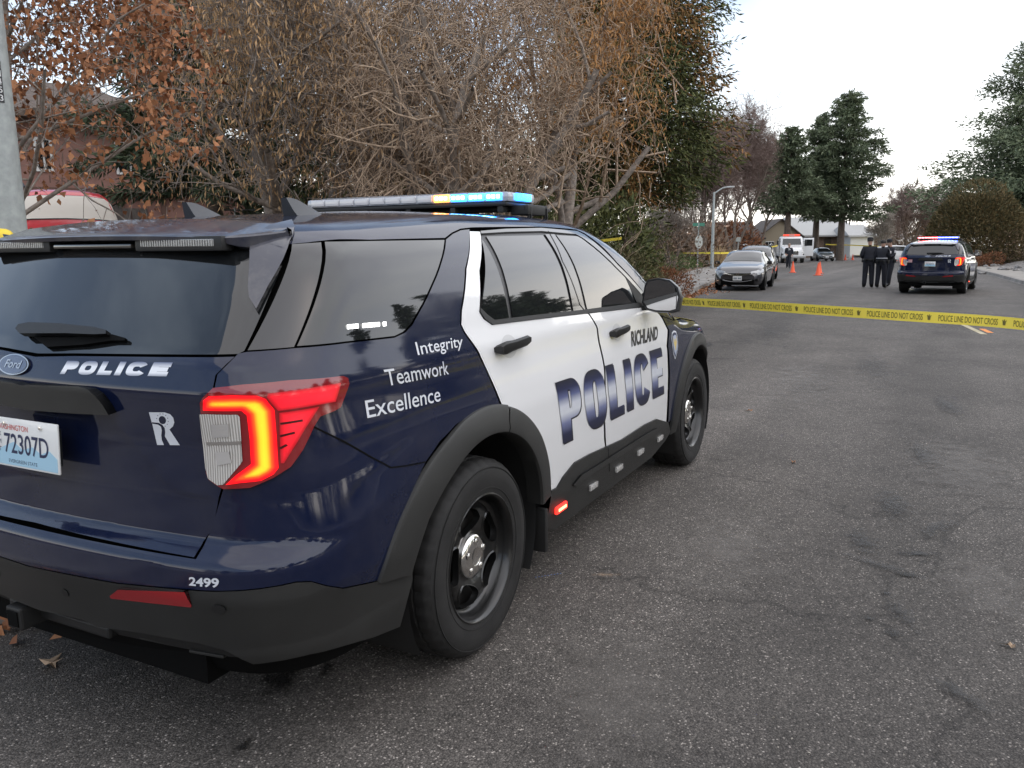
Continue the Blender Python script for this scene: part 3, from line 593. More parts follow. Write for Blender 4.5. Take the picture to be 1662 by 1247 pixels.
    # mirror (door mirror on a stalk), both sides
    for s in (-1, 1):
        sd_ = 'R' if s < 0 else 'L'; R_ = []
        out = np.array([(-.115, -.045), (-.10, .055), (-.085, .085), (-.02, .098), (.05, .088), (.10, .045), (.115, -.01), (.105, -.085), (.06, -.098), (-.03, -.098), (-.085, -.085)])
        cx, cy, cz = 1.90, s*1.055, 1.262
        for dx, k_ in ((0, .96), (.012, 1.0), (.05, .98), (.09, .86), (.12, .6), (.13, .3)):
            R_.append([(cx+dx-.03*(p_[0]+.1)*0, cy+s*(p_[0]*k_)+s*.0, cz+p_[1]*k_-.012*dx/.1) for p_ in out])
        mm = MB(); mm.loft(R_); mi = mm.build('door_mirror', mat('mirror_shell', (.02, .02, .021), .3, coat=.4), FD[sd_], auto=35)
        g = MB(); g.prism([(p_[0]*s*.86, p_[1]*.86) for p_ in out], -.004, org=(cx-.001, cy, cz), U=(0, 1, 0), W=(0, 0, 1), N=(1, 0, 0)); g.build('mirror_glass', mat('mirror_glass', (.8, .8, .8), .02, metal=1.), mi)
        g = MB(); g.box((cx+.05, s*.955, cz-.075), (.07, .12, .03), bev=.008); g.build('mirror_stalk', dplast, mi, auto=40)
    # door handles
    for (px, py), sub, w in (((826, 560.5), RD, .25), ((1000.5, 538), FD, .22)):
        (a, z), = pS((px, py)); 
        for sd_ in LR:
            sg = -1 if sd_ == 'R' else 1; b = MB(); R_ = []
            for t in np.linspace(0, 1, 13):
                xx = a-w/2+w*t; e = min(1, 9*min(t, 1-t)+.62); pt = chartS([xx], [z+.01*(t-.5)])[0]; nn = grad(pt[None])[0]
                c = pt+nn*(.028+.012*math.sin(PI*t)); hh = .021*e*(1+.22*math.exp(-((t-.16)/.12)**2)); R_.append([tuple(c+np.array([0, 0, hh])), tuple(c+nn*.012+np.array([0, 0, hh*.6])), tuple(c+nn*.012-np.array([0, 0, hh*.6])), tuple(c-np.array([0, 0, hh])), tuple(c-nn*.03-np.array([0, 0, hh*.6])), tuple(c-nn*.03+np.array([0, 0, hh*.6]))])
            R_ = [[(p_[0], p_[1]*(1 if sd_ == 'R' else -1), p_[2]) for p_ in r_] for r_ in R_]
            b.loft(R_); b.build('door_handle', dplast, sub[sd_], auto=50)
            panel('handle_cup_shade', [(a+.065*math.cos(t), z-.005+.046*math.sin(t)) for t in np.linspace(0, 2*PI, 20)[:-1]], mat('cup_shaded_white', (.60, .60, .60), .4, coat=.6), sub[sd_], side=sd_, off=.0018, lip=0)  # flat disc: shade of the handle recess painted as a greyer white
    # sill marker lights: one red, four clear
    for k_, (px, py) in enumerate(((905, 822), (958, 787), (1000, 758), (1035, 732), (1067, 710))):
        (a, z), = pS((px, py)); pt = chartS([a], [z])[0]; nn = grad(pt[None])[0]
        for sd_ in LR:
            c = pt+nn*.018; c[1] *= (1 if sd_ == 'R' else -1); b = MB(); b.box(c, (.115 if k_ == 0 else .10, .014, .034 if k_ == 0 else .030), bev=.004)
            b.build('sill_light', mat('red_lamp', (.6, .02, .02), .3, emis=(1, .03, .02), es=1.2) if k_ == 0 else lampclear, B_, auto=40)
            if k_ == 0:
                b = MB(); [b.box((c[0]-.036+.018*j, c[1]+(-.0085 if sd_ == 'R' else .0085), c[2]), (.010, .004, .012)) for j in range(5)]; b.build('lit_diode', mat('amber_diode', (1, .3, .1), .3, emis=(1, .35, .15), es=2.2), B_)
    # mud flaps, wiper, rear handle bar, plate
    for s in (-1, 1):
        b = MB(); b.box((.575, s*.90, .30), (.03, .13, .20), bev=.008); b.build('mud_flap', dplast, B_, auto=40)
    wp = pS((38, 541), (43, 534), (60, 531), (110, 533), (165, 539), (184, 544), (184, 550), (165, 551), (120, 549), (70, 549), (45, 549)); panel('rear_wiper', wp, dplast, rglass, off=.03, lip=.02, side='R')
    wp = pS((60, 550), (120, 551), (187, 546), (208, 552), (207, 556), (186, 556), (140, 563), (80, 567)); panel('wiper_blade', wp, shell, rglass, off=.012, lip=.01, side='R')
    hb = [(AC, .0)]; (zt,), (zb,) = [[pS((28, 620))[0][1]], [pS((28, 657))[0][1]]]
    hbp = [(AC, zt)]+pS((60, 622), (140, 626.5), (157, 630), (169, 638), (182, 655), (190, 669), (140, 667))+[(AC, zb)]
    hbar = panel('handle_trim', hbp, plast, tail, side='B', off=.030, lip=.04, step=(.05, .02))
    gap = pS((140, 627), (170, 640), (192, 670), (233, 716), (262, 780), (262, 786), (228, 722), (186, 672)); 
    cp = .9587; pl = MB(); pl.box((0, 0, 0), (.006, .305, .152), bev=.0025)
    pr = thing('number_plate', None, None); pr.parent = tail; pr.location = (-1.088, 0, cp); pr.rotation_euler = (0, .05, 0)
    po = MB(); po.box((0, 0, 0), (.006, .305, .152), bev=.0028); po.build('plate_blank', mat('plate_white', (.74, .75, .74), .4, coat=.4), pr, auto=40)
    pbase = MB(); pbase.box((.016, 0, 0), (.024, .26, .12), bev=.01); pbase.build('plate_mount', dplast, pr, auto=40)
    # car faces -X here, so reading direction (left to right) is -Y
    tx = lambda nm, s, y0, z0, w, h, m, **k: text_plane(nm, s, (-.0042, y0, z0), (0, -w, 0), (0, 0, h), m, pr, **k)
    b = MB(); b.prism([(.146, -.070), (.146, -.028), (.10, -.010), (.06, .004), (.02, -.018), (-.03, -.004), (-.07, -.022), (-.11, -.008), (-.146, -.030), (-.146, -.070)], -.0006, org=(-.0033, 0, 0), U=(0, 1, 0)if False else (0, 1, 0), W=(0, 0, 1), N=(1, 0, 0)); b.build('plate_mountains', mat('plate_blue', (.36, .58, .72), .4), pr)
    tx('plate_lettering', 'WASHINGTON', .138, .040, .150, .017, mat('plate_red', (.55, .06, .05), .5)); pn = mat('plate_navy', (.012, .02, .07), .5)
    tx('plate_number', '72307D' if near else '62418C', .108, -.032, .215, .062, pn, bold=.008); tx('plate_lettering', 'EVERGREEN STATE', .090, -.062, .140, .011, pn)
    for k_, ch in enumerate('XMT'): tx('plate_lettering', ch, .136, .018-.024*k_, .012, .014, pn)
    for yy in (.10, -.075):
        b = MB(); b.lathe([(.0, -.009), (.006, -.008), (.0065, -.003)], 10, 'X', (0, yy, .058)); b.build('plate_bolt', chrome, pr)
    # --- badge, logo and lettering
    silver = mat('silver_badge', (.45, .46, .48), .25, metal=.8); bb_ = mat('badge_blue', (.03, .045, .10), .25, coat=1.)
    (a1, z1), (a2, z2) = pS((1.5, 592), (50.5, 593)); ca, cz = (a1+a2)/2, (z1+z2)/2; ra = abs(a2-a1)/2
    el = lambda k_: [(ca+ra*k_*math.cos(t), cz+ra*.40*k_*math.sin(t)) for t in np.linspace(0, 2*PI, 33)[:-1]]
    bd = panel('badge', el(1), silver, tail, off=.008, lip=.008, side='R'); panel('badge_field', el(.9), bb_, bd, off=.0095, lip=.001, side='R')
    lay_text('badge_lettering', 'Ford', [(ca-ra*.5, cz-ra*.14), (ca+ra*.5, cz-ra*.14), (ca+ra*.6, cz+ra*.18), (ca-ra*.4, cz+ra*.18)], silver, bd, off=.011, pix=False, bold=.01)
    gw = ramp_mat('faded_white', [(0, (.28, .30, .36)), (.25, (.80, .82, .86)), (.6, (.78, .80, .85)), (1, (.10, .12, .2))], .35, axis='Y')
    LV, LF = sans_caps('POLICE', .52, .30, 1.5)
    lay_text('tailgate_lettering', '', ((98, 607.5), (271, 611.5), (281.5, 589), (110.5, 586)), gw, tail, V=LV, faces=LF)
    def logo(W4, parent, m, off=.0022):
        # letter R with a sun and a river cut out of it
        out = [(0, 1), (.60, 1), (.78, .95), (.88, .84), (.90, .70), (.84, .58), (.70, .48), (1.02, 0), (.66, 0), (.56, .17), (.50, .27), (.535, .40), (.53, .52), (.46, .62), (.33, .68), (.08, .70), (.06, .68)]
        leg = [(.07, .655), (.30, .625), (.40, .56), (.41, .45), (.37, .30), (.37, .15), (.43, 0), (.16, 0)]
        sun = [(.48+.135*math.cos(t), .765+.125*math.sin(t)) for t in np.linspace(0, 2*PI, 17)[:-1]]; holes = [sun]
        for t in np.linspace(math.radians(165), math.radians(-70), 9):
            c, s_ = math.cos(t), math.sin(t); p_ = np.array([.48+.20*c, .765+.185*s_]); tn = np.array([-s_, c])*.022; rd_ = np.array([c, s_*.93])*.035; holes.append([tuple(p_+tn), tuple(p_-tn), tuple(p_+rd_)])
        fl_ = [q_ for l in [out]+holes for q_ in l]; tr = [tuple(t) for t in tessellate_polygon([[Vector((a, b, 0)) for a, b in l] for l in [out]+holes])]
        n0 = len(fl_); tr += [tuple(i+n0 for i in t) for t in tessellate_polygon([[Vector((a, b, 0)) for a, b in leg]])]
        lay_text('logo', '', W4, m, parent, V=np.array(fl_+leg), faces=tr, off=off)
    logo(((249.5, 722), (292, 722.5), (287, 669.5), (242.5, 669)), tail, decal)
    lay_text('fleet_number', '2499', ((307.5, 950), (356, 953.5), (356, 938), (307.5, 936)), decal, B_, bold=.03)
    for t, qd in (('Integrity', ((677.6, 577), (750.5, 562.5), (749.4, 545), (672.5, 555.5))), ('Teamwork', ((627.6, 627), (727.8, 607.6), (725, 585.5), (621.5, 600))), ('Excellence', ((595.5, 679), (714.5, 651), (712.5, 627), (591, 650)))):
        lay_text('motto_lettering', t, qd, decal, B_, bold=.004)
    big = ((913, 720.5), (1076.5, 638), (1071.5, 564), (899.5, 621.5))
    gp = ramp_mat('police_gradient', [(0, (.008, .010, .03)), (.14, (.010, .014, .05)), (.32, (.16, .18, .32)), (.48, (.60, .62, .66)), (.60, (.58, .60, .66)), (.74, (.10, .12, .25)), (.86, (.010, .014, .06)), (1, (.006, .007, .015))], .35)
    LV, LF = sans_caps('POLICE', .275, .115, .66)
    lay_text('door_lettering', '', big, blackd, FD['R'], V=LV, faces=LF, off=.0028, shift=(.014, -.008))
    lay_text('door_lettering', '', big, gp, FD['R'], V=LV, faces=LF, off=.0040)
    lay_text('city_lettering', 'RICHLAND', ((1024.5, 563), (1066.5, 551.5), (1067.5, 529), (1023.5, 537.5)), blackd, FD['R'], bold=.035, off=.0028)
    # crest on the fender
    cr = [(0, 1.0), (.35, .95), (.5, .75), (.47, .45), (.30, .18), (0, -.02), (-.30, .18), (-.47, .45), (-.5, .75), (-.35, .95)]
    (fa, fz0), (fb, fz1) = pS((1094.5, 583), (1092, 537)); H_ = fz1-fz0; Wc = H_*.74
    for k_, mm, o_ in ((1., decal, .0025), (.88, mat('crest_navy', (.015, .02, .06), .4), .0034), (.70, mat('crest_pale', (.42, .47, .58), .4), .0042)):
        panel('crest', [(fa+.01+p_[0]*Wc*k_, fz0+H_*(.5+(p_[1]-.5)*k_)) for p_ in cr], mm, FE['R'], off=o_, lip=.0)
    eagle = [(-.42, .95), (-.18, .62), (-.06, .80), (.06, .80), (.18, .62), (.42, .95), (.34, .52), (.14, .34), (.10, .16), (-.10, .16), (-.14, .34), (-.34, .52)]
    panel('crest', [(fa+.01+p_[0]*Wc*.7, fz0+H_*(.22+p_[1]*.62)) for p_ in eagle], mat('crest_gold', (.62, .47, .16), .4), FE['R'], off=.0050, lip=0)
    for w_ in WHL:
        for s in (-1, 1): wheel(B_, w_, s)
    # interior white strobe seen through the quarter glass
    if near:
        (a, z), (a_, z_) = pS((565, 531), (628, 526)); b = MB()
        P = chartS(np.linspace(a, a_, 12), np.linspace(z, z_, 12)); N = grad(P)
        for i_ in range(11):
            if i_ not in (3, 9): b.box(P[i_]+N[i_]*.0035, (.0125, .004, .013))
        b.build('strobe_light', mat('strobe', (1, 1, 1), .3, emis=(1, 1, .97), es=1.6), B_)
        b = MB(); [b.box(P[i_]+N[i_]*.002-np.array([0, 0, .014]), (.024, .003, .008)) for i_ in range(12)]; b.build('strobe_housing', mat('strobe_grey', (.18, .19, .18), .4), B_)
    # registration-free dirt streaks on the spoiler
    return dict(RD=RD, FD=FD, tail=tail, FE=FE)

def lightbar(B_, near):
    x0, L, zt = 1.045, 1.26, 1.806; yc = .08
    base = MB(); base.box((x0+.14, yc, zt-.062), (.30, L-.02, .022), bev=.010); bo = base.build('light_bar_base', dplast, B_, auto=40)
    b = MB(); b.box((x0+.14, yc, zt-.028), (.30, L, .050), bev=.02); b.build('light_bar_lens', mat('bar_lens', (.42, .44, .48), .15, coat=1., spec=.8), bo, auto=40)
    b = MB(); b.box((x0+.14, yc, zt-.002), (.22, L-.16, .006), bev=.002); b.build('light_bar_cover', mat('bar_cover', (.25, .27, .30), .3, coat=.5), bo, auto=40)
    # lamp modules set proud of the rear face
    n = 12; cols = {}
    if near: cols = {0: 'b', 1: 'b', 2: 'b', 3: 'w'}
    for k in range(n):
        y = yc-L/2+.03+(L-.06)*(k+.5)/n; wdt = (L-.06)/n-.012
        if near:
            if k in (0, 1, 2): m = mat('blue_lamp', (.05, .3, 1), .3, emis=(.02, .28, 1), es=4.5); nm = 'blue_lamp'
            elif k == 3: m = mat('amber_lamp', (1, .4, .05), .3, emis=(1, .30, .03), es=4.5); nm = 'amber_lamp'
            else: m = mat('unlit_lamp', (.62, .62, .64), .25, coat=1.); nm = 'unlit_lamp'
        else:
            if k < 6: m = mat('deep_blue_lamp', (.02, .05, 1), .3, emis=(.02, .05, 1), es=9); nm = 'blue_lamp'
            else: m = mat('deep_red_lamp', (1, .02, .05), .3, emis=(1, .02, .03), es=7); nm = 'red_lamp'
        b = MB(); b.box((x0-.010, y, zt-.026), (.012, wdt, .034), bev=.003); o = b.build(nm, m, bo, auto=40)
        if near and k < 4 or not near:
            b = MB()
            for j in range(3): b.box((x0-.0175, y-wdt*.3+wdt*.3*j, zt-.026), (.004, wdt*.2, .018), bev=.0015)
            hot = {'blue_lamp': (.5, .9, 1), 'amber_lamp': (1, .8, .45), 'red_lamp': (1, .6, .6)}[nm] if near or nm == 'red_lamp' else (.45, .55, 1)
            b.build('lit_diode', mat('diode_'+('n' if near else 'f')+nm, hot, .3, emis=hot, es=3.2), o)
    if near:
        b = MB(); b.box((x0+.14, yc-L/2-.006, zt-.026), (.16, .014, .034), bev=.004); b.build('blue_lamp', MATS['blue_lamp'], bo, auto=40)
    # feet and gutter brackets
    for s in (-1, 1):
        y = .01+s*.60
        b = MB(); b.box((x0+.16, y*.97, zt-.09), (.20, .10, .05), bev=.01); b.box((x0+.17, y+s*.012, zt-.082), (.22, .012, .03), bev=.004)
        for dx in (-.085, .10):
            b.box((x0+.18+dx, y+s*.022, zt-.10), (.035, .01, .07), bev=.003); b.box((x0+.18+dx, y+s*.030, zt-.105), (.012, .008, .055), bev=.002)
        b.box((x0+.30, y+s*.0, zt-.085), (.12, .03, .016), bev=.003); b.build('light_bar_bracket', dplast, bo, auto=40)
    for k in range(5):
        b = MB(); b.box((x0+.02, -.5+.27*k, zt-.088), (.05, .03, .03), bev=.004); b.build('mounting_bolt', dplast, bo)
    b = MB(); b.box((x0+.17, yc, zt-.083), (.10, L-.1, .022), bev=.006); b.build('light_bar_rail', dplast, bo, auto=40)
near = thing('police_suv', 'navy and white police SUV close to the camera, lit blue light bar, fleet number 2499', 'police car')
build_suv(near)
# ------------------------------------------------------------------ terrain
HX, HY = math.cos(YAW), math.sin(YAW)
def depth(x, y): return (x-CAM[0])*HX+(y-CAM[1])*HY
def zroad(x, y):
    d = np.maximum(depth(x, y)-5, 0); return -np.where(d < 6, d*d/12*.0048, (d-3)*.0048)
def pt(px, py, D):        # where the line of sight through a photo pixel is D metres ahead
    d = pray(px, py); return CAM+d*(D/(d[0]*HX+d[1]*HY))
CL = np.array([(-60, -7.7), (-.65, 1.02), (21.3, 4.29), (28.7, 5.5), (39.3, 7.05), (58, 10), (75, 12.2), (95, 14), (130, 17), (400, 60)])
CRT = np.array([(-60, -19), (0, -10.6), (20, -7.2), (34.4, -5.45), (43.6, -5.06), (54.8, -4.4), (66, -4.3), (74, -6), (80, -12), (82, -60)])
FAR = np.array([(159, 17.5), (138, 11.5), (120, 6.8), (107, 2.4), (99, -4), (94, -20), (92, -60)])
def zland(x, y):
    x = np.asarray(x, float); y = np.asarray(y, float)
    dl = (y-np.interp(x, CL[:, 0], CL[:, 1]))*.985; dr = (np.interp(x, CRT[:9, 0], CRT[:9, 1])-y)*.985
    z = zroad(x, y)
    left = .13+.092*np.clip(dl-2.7, 0, 8.5)*np.clip((70-x)/20, .25, 1); right = .13+.20*np.clip(dr-1.7, 0, 9)*np.clip((x-8)/12, .15, 1)*np.clip((78-x)/14, 0, 1)
    n = .05*np.sin(x*.7+y*.4)*np.sin(y*.9-x*.23)
    z = z+np.where(dl > 0, np.where(dl > 2.7, left+n*np.clip((dl-2.7), 0, 1), .13), np.where(dr > 0, np.where(dr > 1.7, right+n*2*np.clip((dr-1.7), 0, 1), .13), -.12))
    return z
def gz(x, y): return float(zland(x, y)) if (y > np.interp(x, CL[:, 0], CL[:, 1]) or y < np.interp(x, CRT[:9, 0], CRT[:9, 1])) else float(zroad(x, y))
def sheet(name, poly, m, zf, step=(2., 2.), holes=None, kind='structure', parent=None, smooth=True):
    V2, Fc, B = cut2d(poly, step, holes); z = zf(V2[:, 0], V2[:, 1]); e = .2; nx = (zf(V2[:, 0]-e, V2[:, 1])-zf(V2[:, 0]+e, V2[:, 1]))/(2*e); ny = (zf(V2[:, 0], V2[:, 1]-e)-zf(V2[:, 0], V2[:, 1]+e))/(2*e)
    Nn = np.column_stack([nx, ny, np.ones(len(V2))]); Nn /= np.linalg.norm(Nn, axis=1)[:, None]; o = mesh_obj(name, np.column_stack([V2, z]), Fc, m, parent, smooth=smooth, normals=Nn)
    if kind: o['kind'] = kind
    return o
def strip(line, off0, off1):        # polygon between two offsets to the left of a polyline
    P = np.array(line, float); T = np.gradient(P, axis=0); T /= np.linalg.norm(T, axis=1)[:, None]; N = np.stack([-T[:, 1], T[:, 0]], 1)
    return [tuple(q) for q in P+N*off0]+[tuple(q) for q in (P+N*off1)[::-1]]

def asphalt_mat():
    m = bpy.data.materials.new('asphalt'); m.use_nodes = True; nt = m.node_tree; N, L = nt.nodes, nt.links; b = N['Principled BSDF']
    tc = N.new('ShaderNodeTexCoord')
    def noise(scale, det=4, rough=.6, vec=None):
        n = N.new('ShaderNodeTexNoise'); n.inputs['Scale'].default_value = scale; n.inputs['Detail'].default_value = det; n.inputs['Roughness'].default_value = rough
        L.new(vec if vec else tc.outputs['Object'], n.inputs['Vector']); return n.outputs['Fac']
    def ramp(fac, stops):
        r = N.new('ShaderNodeValToRGB'); e = r.color_ramp.elements; e[0].position, e[0].color = stops[0][0], (*[stops[0][1]]*3, 1); e[1].position, e[1].color = stops[-1][0], (*[stops[-1][1]]*3, 1)
        for p, c in stops[1:-1]: x = e.new(p); x.color = (c, c, c, 1)
        L.new(fac, r.inputs[0]); return r.outputs[0]
    def mul(a, b2):
        x = N.new('ShaderNodeMixRGB'); x.blend_type = 'MULTIPLY'; x.inputs[0].default_value = 1; L.new(a, x.inputs[1]); L.new(b2, x.inputs[2]); return x.outputs[0]
    v = N.new('ShaderNodeTexVoronoi'); v.inputs['Scale'].default_value = 165; L.new(tc.outputs['Object'], v.inputs['Vector'])
    st = N.new('ShaderNodeSeparateColor'); L.new(v.outputs['Color'], st.inputs[0])
    stone = ramp(st.outputs[0], [(0, .034), (.5, .055), (.80, .072), (.95, .10), (1., .26)])
    edge = ramp(v.outputs['Distance'], [(.0, 1.), (.45, .9), (.75, .42)])
    # wheel tracks and patches run along the street
    mp = N.new('ShaderNodeMapping'); mp.inputs['Rotation'].default_value = (0, 0, math.radians(-8.3)); mp.inputs['Scale'].default_value = (.035, .55, 1); L.new(tc.outputs['Object'], mp.inputs[0])
    tracks = ramp(noise(1.0, 3, .5, mp.outputs[0]), [(.30, .66), (.42, .80), (.5, 1.), (.60, 1.05), (.68, 1.35)])
    patch = ramp(noise(.9, 8, .65), [(.3, .72), (.5, 1.), (.72, 1.25)])
    fine = ramp(noise(14, 6, .7), [(.3, .78), (.7, 1.2)])
    spots = ramp(noise(2.3, 9, .75), [(.25, .30), (.33, .75), (.40, 1.)])
    c = mul(mul(mul(mul(mul(stone, edge), tracks), patch), fine), spots)
    # cracks
    vc = N.new('ShaderNodeTexVoronoi'); vc.feature = 'DISTANCE_TO_EDGE'; vc.inputs['Scale'].default_value = .16
    nv = N.new('ShaderNodeTexNoise'); nv.inputs['Scale'].default_value = 1.6; nv.inputs['Detail'].default_value = 8; L.new(tc.outputs['Object'], nv.inputs['Vector'])
    ad = N.new('ShaderNodeMixRGB'); ad.blend_type = 'ADD'; ad.inputs[0].default_value = 1.1; L.new(tc.outputs['Object'], ad.inputs[1]); L.new(nv.outputs['Color'], ad.inputs[2]); L.new(ad.outputs[0], vc.inputs['Vector'])
    cr = ramp(vc.outputs['Distance'], [(0, .60), (.0018, .72), (.0038, 1.)]); c = mul(c, cr)
    tn = N.new('ShaderNodeMixRGB'); tn.blend_type = 'MULTIPLY'; tn.inputs[0].default_value = 1; L.new(c, tn.inputs[1]); tn.inputs[2].default_value = (1.98, 1.78, 1.60, 1)
    L.new(tn.outputs[0], b.inputs['Base Color']); b.inputs['Roughness'].default_value = .78; b.inputs['Specular IOR Level'].default_value = .35
    bp = N.new('ShaderNodeBump'); bp.inputs['Strength'].default_value = .55; bp.inputs['Distance'].default_value = .006; L.new(v.outputs['Distance'], bp.inputs['Height']); bp.invert = True
    L.new(bp.outputs[0], b.inputs['Normal']); return m
asph = asphalt_mat()
concrete = mat('concrete', (.15, .135, .12), .85, var=.0, col2=(.27, .25, .225), vscale=1.4, bump=.2, bscale=60, detail=9)
soil = mat('mulch_soil', (.045, .032, .022), .95, col2=(.13, .10, .07), vscale=2.2, bump=.8, bscale=14, detail=10)
lawn_m = mat('winter_lawn', (.13, .12, .045), .95, col2=(.26, .20, .10), vscale=1.1, bump=.4, bscale=30, detail=9)
gravel_m = mat('gravel_bank', (.06, .055, .05), .95, col2=(.26, .24, .22), vscale=7, bump=1., bscale=14, detail=10)

roadpoly = [tuple(q) for q in CL[:-1]]+[tuple(q) for q in FAR]+[tuple(q) for q in CRT[::-1]]
sheet('road', roadpoly, asph, lambda x, y: zroad(x, y), step=(4., 4.))
big = [(-400, -900), (2200, -900), (2200, 1500), (-400, 1500)]
sheet('ground', big, mat('far_ground', (.10, .09, .06), .95, col2=(.17, .15, .09), vscale=.05), lambda x, y: zroad(x, y)-.5, step=(60, 60))
yl = [(-60, 40), (200, 130), (200, 24.0)]+[tuple(q) for q in CL[::-1][2:]]
kl = CL[:-1]
yard = strip(kl, 2.75, 2.75)[:len(kl)]+[(130, 90), (-60, 60)]
sheet('yard_ground', yard, soil, zland, step=(1.5, 1.5))
sheet('pavement', strip(kl, .16, 2.76), concrete, lambda x, y: zroad(x, y)+.13, step=(3, 3))
def kerb(line, w, name):
    P = np.array(line, float); Q = []
    for a, b in zip(P[:-1], P[1:]):
        n = max(1, int(np.linalg.norm(b-a)/3)); Q += [a+(b-a)*i/n for i in range(n)]
    P = np.array(Q+[P[-1]]); T = np.gradient(P, axis=0); T /= np.linalg.norm(T, axis=1)[:, None]; N = np.stack([-T[:, 1], T[:, 0]], 1); R_ = []
    for p_, n_ in zip(P, N):
        z = float(zroad(*p_)); R_.append([(*(p_-n_*.06), z-.05), (*(p_-n_*.06), z+.006), (*(p_-n_*.02), z+.012), (*(p_+n_*.01), z+.13), (*(p_+n_*.03), z+.142), (*(p_+n_*w), z+.140), (*(p_+n_*w), z-.05)])
    b = MB(); b.loft(R_, cap=False); o = b.build(name, concrete, None); o['kind'] = 'structure'; return o
kerb(kl, .17, 'kerb'); kerb(CRT[::-1][1:], .17, 'kerb'); kerb(FAR[::-1][:-1], .17, 'kerb')
cr_ = CRT[::-1][1:]
sheet('pavement', strip(cr_, .16, 1.7), mat('pale_concrete', (.22, .20, .175), .85, col2=(.31, .285, .25), vscale=1.5), lambda x, y: zroad(x, y)+.13, step=(3, 3))
bank = strip(cr_, 1.68, 1.68)[:len(cr_)]+[(-60, -60), (76, -60)]
sheet('gravel_bank', bank, gravel_m, zland, step=(1.2, 1.2))
far_lawn = strip(FAR[::-1], .16, .16)[:len(FAR)][::1]+[(159, 60), (260, 60), (260, -90), (92, -90)]
sheet('lawn', far_lawn, lawn_m, lambda x, y: zroad(x, y)+.13+.012*np.clip(depth(x, y)-100, 0, 60), step=(5, 5))
# --- painted marks and stains
paint = mat('worn_road_paint', (.30, .26, .15), .8, col2=(.52, .46, .32), vscale=14, detail=9)
def mark(pts, m, name='centre_line', dz=.004):
    P = np.array(pts); o = mesh_obj(name, np.column_stack([P, zroad(P[:, 0], P[:, 1])+dz]), [tuple(range(len(P)))], m); o['kind'] = 'structure'; return o
U = np.array([.989, .146]); W_ = np.array([-.146, .989])
for c, L in (((14.5, -3.07), 1.9), ((31.1, -1.45), 4.2), ((46.5, .9), 3.)):
    c = np.array(c); mark([c-U*L/2-W_*.05, c+U*L/2-W_*.05, c+U*L/2+W_*.05, c-U*L/2+W_*.05], paint)
c = np.array((14.25, -3.27)); mark([c-U*.38-W_*.045, c+U*.36-W_*.05, c+U*.40+W_*.045, c-U*.35+W_*.05], mat('orange_paint', (.75, .26, .06), .8, var=.3, vscale=30), 'utility_mark')
def soft_mat(name, col, dens=1., scale=14):      # a stain: dark film thinning out unevenly from its middle
    m = bpy.data.materials.new(name); m.use_nodes = True; nt = m.node_tree; N, L = nt.nodes, nt.links; b = N['Principled BSDF']; b.inputs['Base Color'].default_value = (*col, 1); b.inputs['Roughness'].default_value = .6
    uv = N.new('ShaderNodeUVMap'); s_ = N.new('ShaderNodeSeparateXYZ'); L.new(uv.outputs[0], s_.inputs[0]); tc = N.new('ShaderNodeTexCoord'); n = N.new('ShaderNodeTexNoise'); n.inputs['Scale'].default_value = scale; n.inputs['Detail'].default_value = 8; n.inputs['Roughness'].default_value = .7
    L.new(tc.outputs['Object'], n.inputs['Vector']); a = N.new('ShaderNodeMath'); a.operation = 'MULTIPLY_ADD'; a.inputs[1].default_value = 2.2; a.inputs[2].default_value = -1.1; L.new(n.outputs['Fac'], a.inputs[0])
    c = N.new('ShaderNodeMath'); c.operation = 'SUBTRACT'; c.inputs[0].default_value = .75; L.new(s_.outputs['X'], c.inputs[1]); d = N.new('ShaderNodeMath'); d.operation = 'ADD'; L.new(a.outputs[0], d.inputs[0]); L.new(c.outputs[0], d.inputs[1])
    r = N.new('ShaderNodeMapRange'); r.inputs[1].default_value = 0; r.inputs[2].default_value = .8; r.inputs[3].default_value = 0; r.inputs[4].default_value = dens; L.new(d.outputs[0], r.inputs[0]); L.new(r.outputs[0], b.inputs['Alpha']); return m
def blob(c, r, m, name, seed, dz=.004, asp=1., rot=0.):
    n = 32; t = np.arange(n)*2*PI/n; x, y = r*np.cos(t), r*asp*np.sin(t); X = np.concatenate([[0], x]); Y = np.concatenate([[0], y])
    P = np.stack([c[0]+X*math.cos(rot)-Y*math.sin(rot), c[1]+X*math.sin(rot)+Y*math.cos(rot)], 1)
    o = mesh_obj(name, np.column_stack([P, zroad(P[:, 0], P[:, 1])+dz]), [(0, i+1, (i+1) % n+1) for i in range(n)], m, uv=np.column_stack([np.concatenate([[0], np.ones(n)]), np.zeros(n+1)])); o['kind'] = 'structure'; return o
oil = soft_mat('oil_stain', (.012, .011, .010), .95, 16)
tar = soft_mat('tar_smear', (.030, .028, .026), .75, 22); worn = soft_mat('worn_patch', (.17, .155, .14), .35, 6); damp = soft_mat('damp_patch', (.035, .032, .029), .35, 5)
def gpx(px, py):
    z = 0.; d = pray(px, py)
    for _ in range(40): P = CAM+d*(z-CAM[2])/d[2]; z = .5*z+.5*float(zroad(P[0], P[1]))
    return P
for i, (px, py, r, a) in enumerate(((455, 1105, .17, .6), (395, 1214, .07, .55), (120, 1012, .09, 1.), (530, 1085, .10, .4), (1452, 1030, .05, 1.), (1475, 935, .05, 1.2), (1440, 965, .035, 1.), (1490, 900, .06, 2.), (1545, 1118, .05, .6), (1410, 1005, .03, 1.))): blob(gpx(px, py), r, oil, 'oil_stain', i, .004+.0004*i, a, .4)
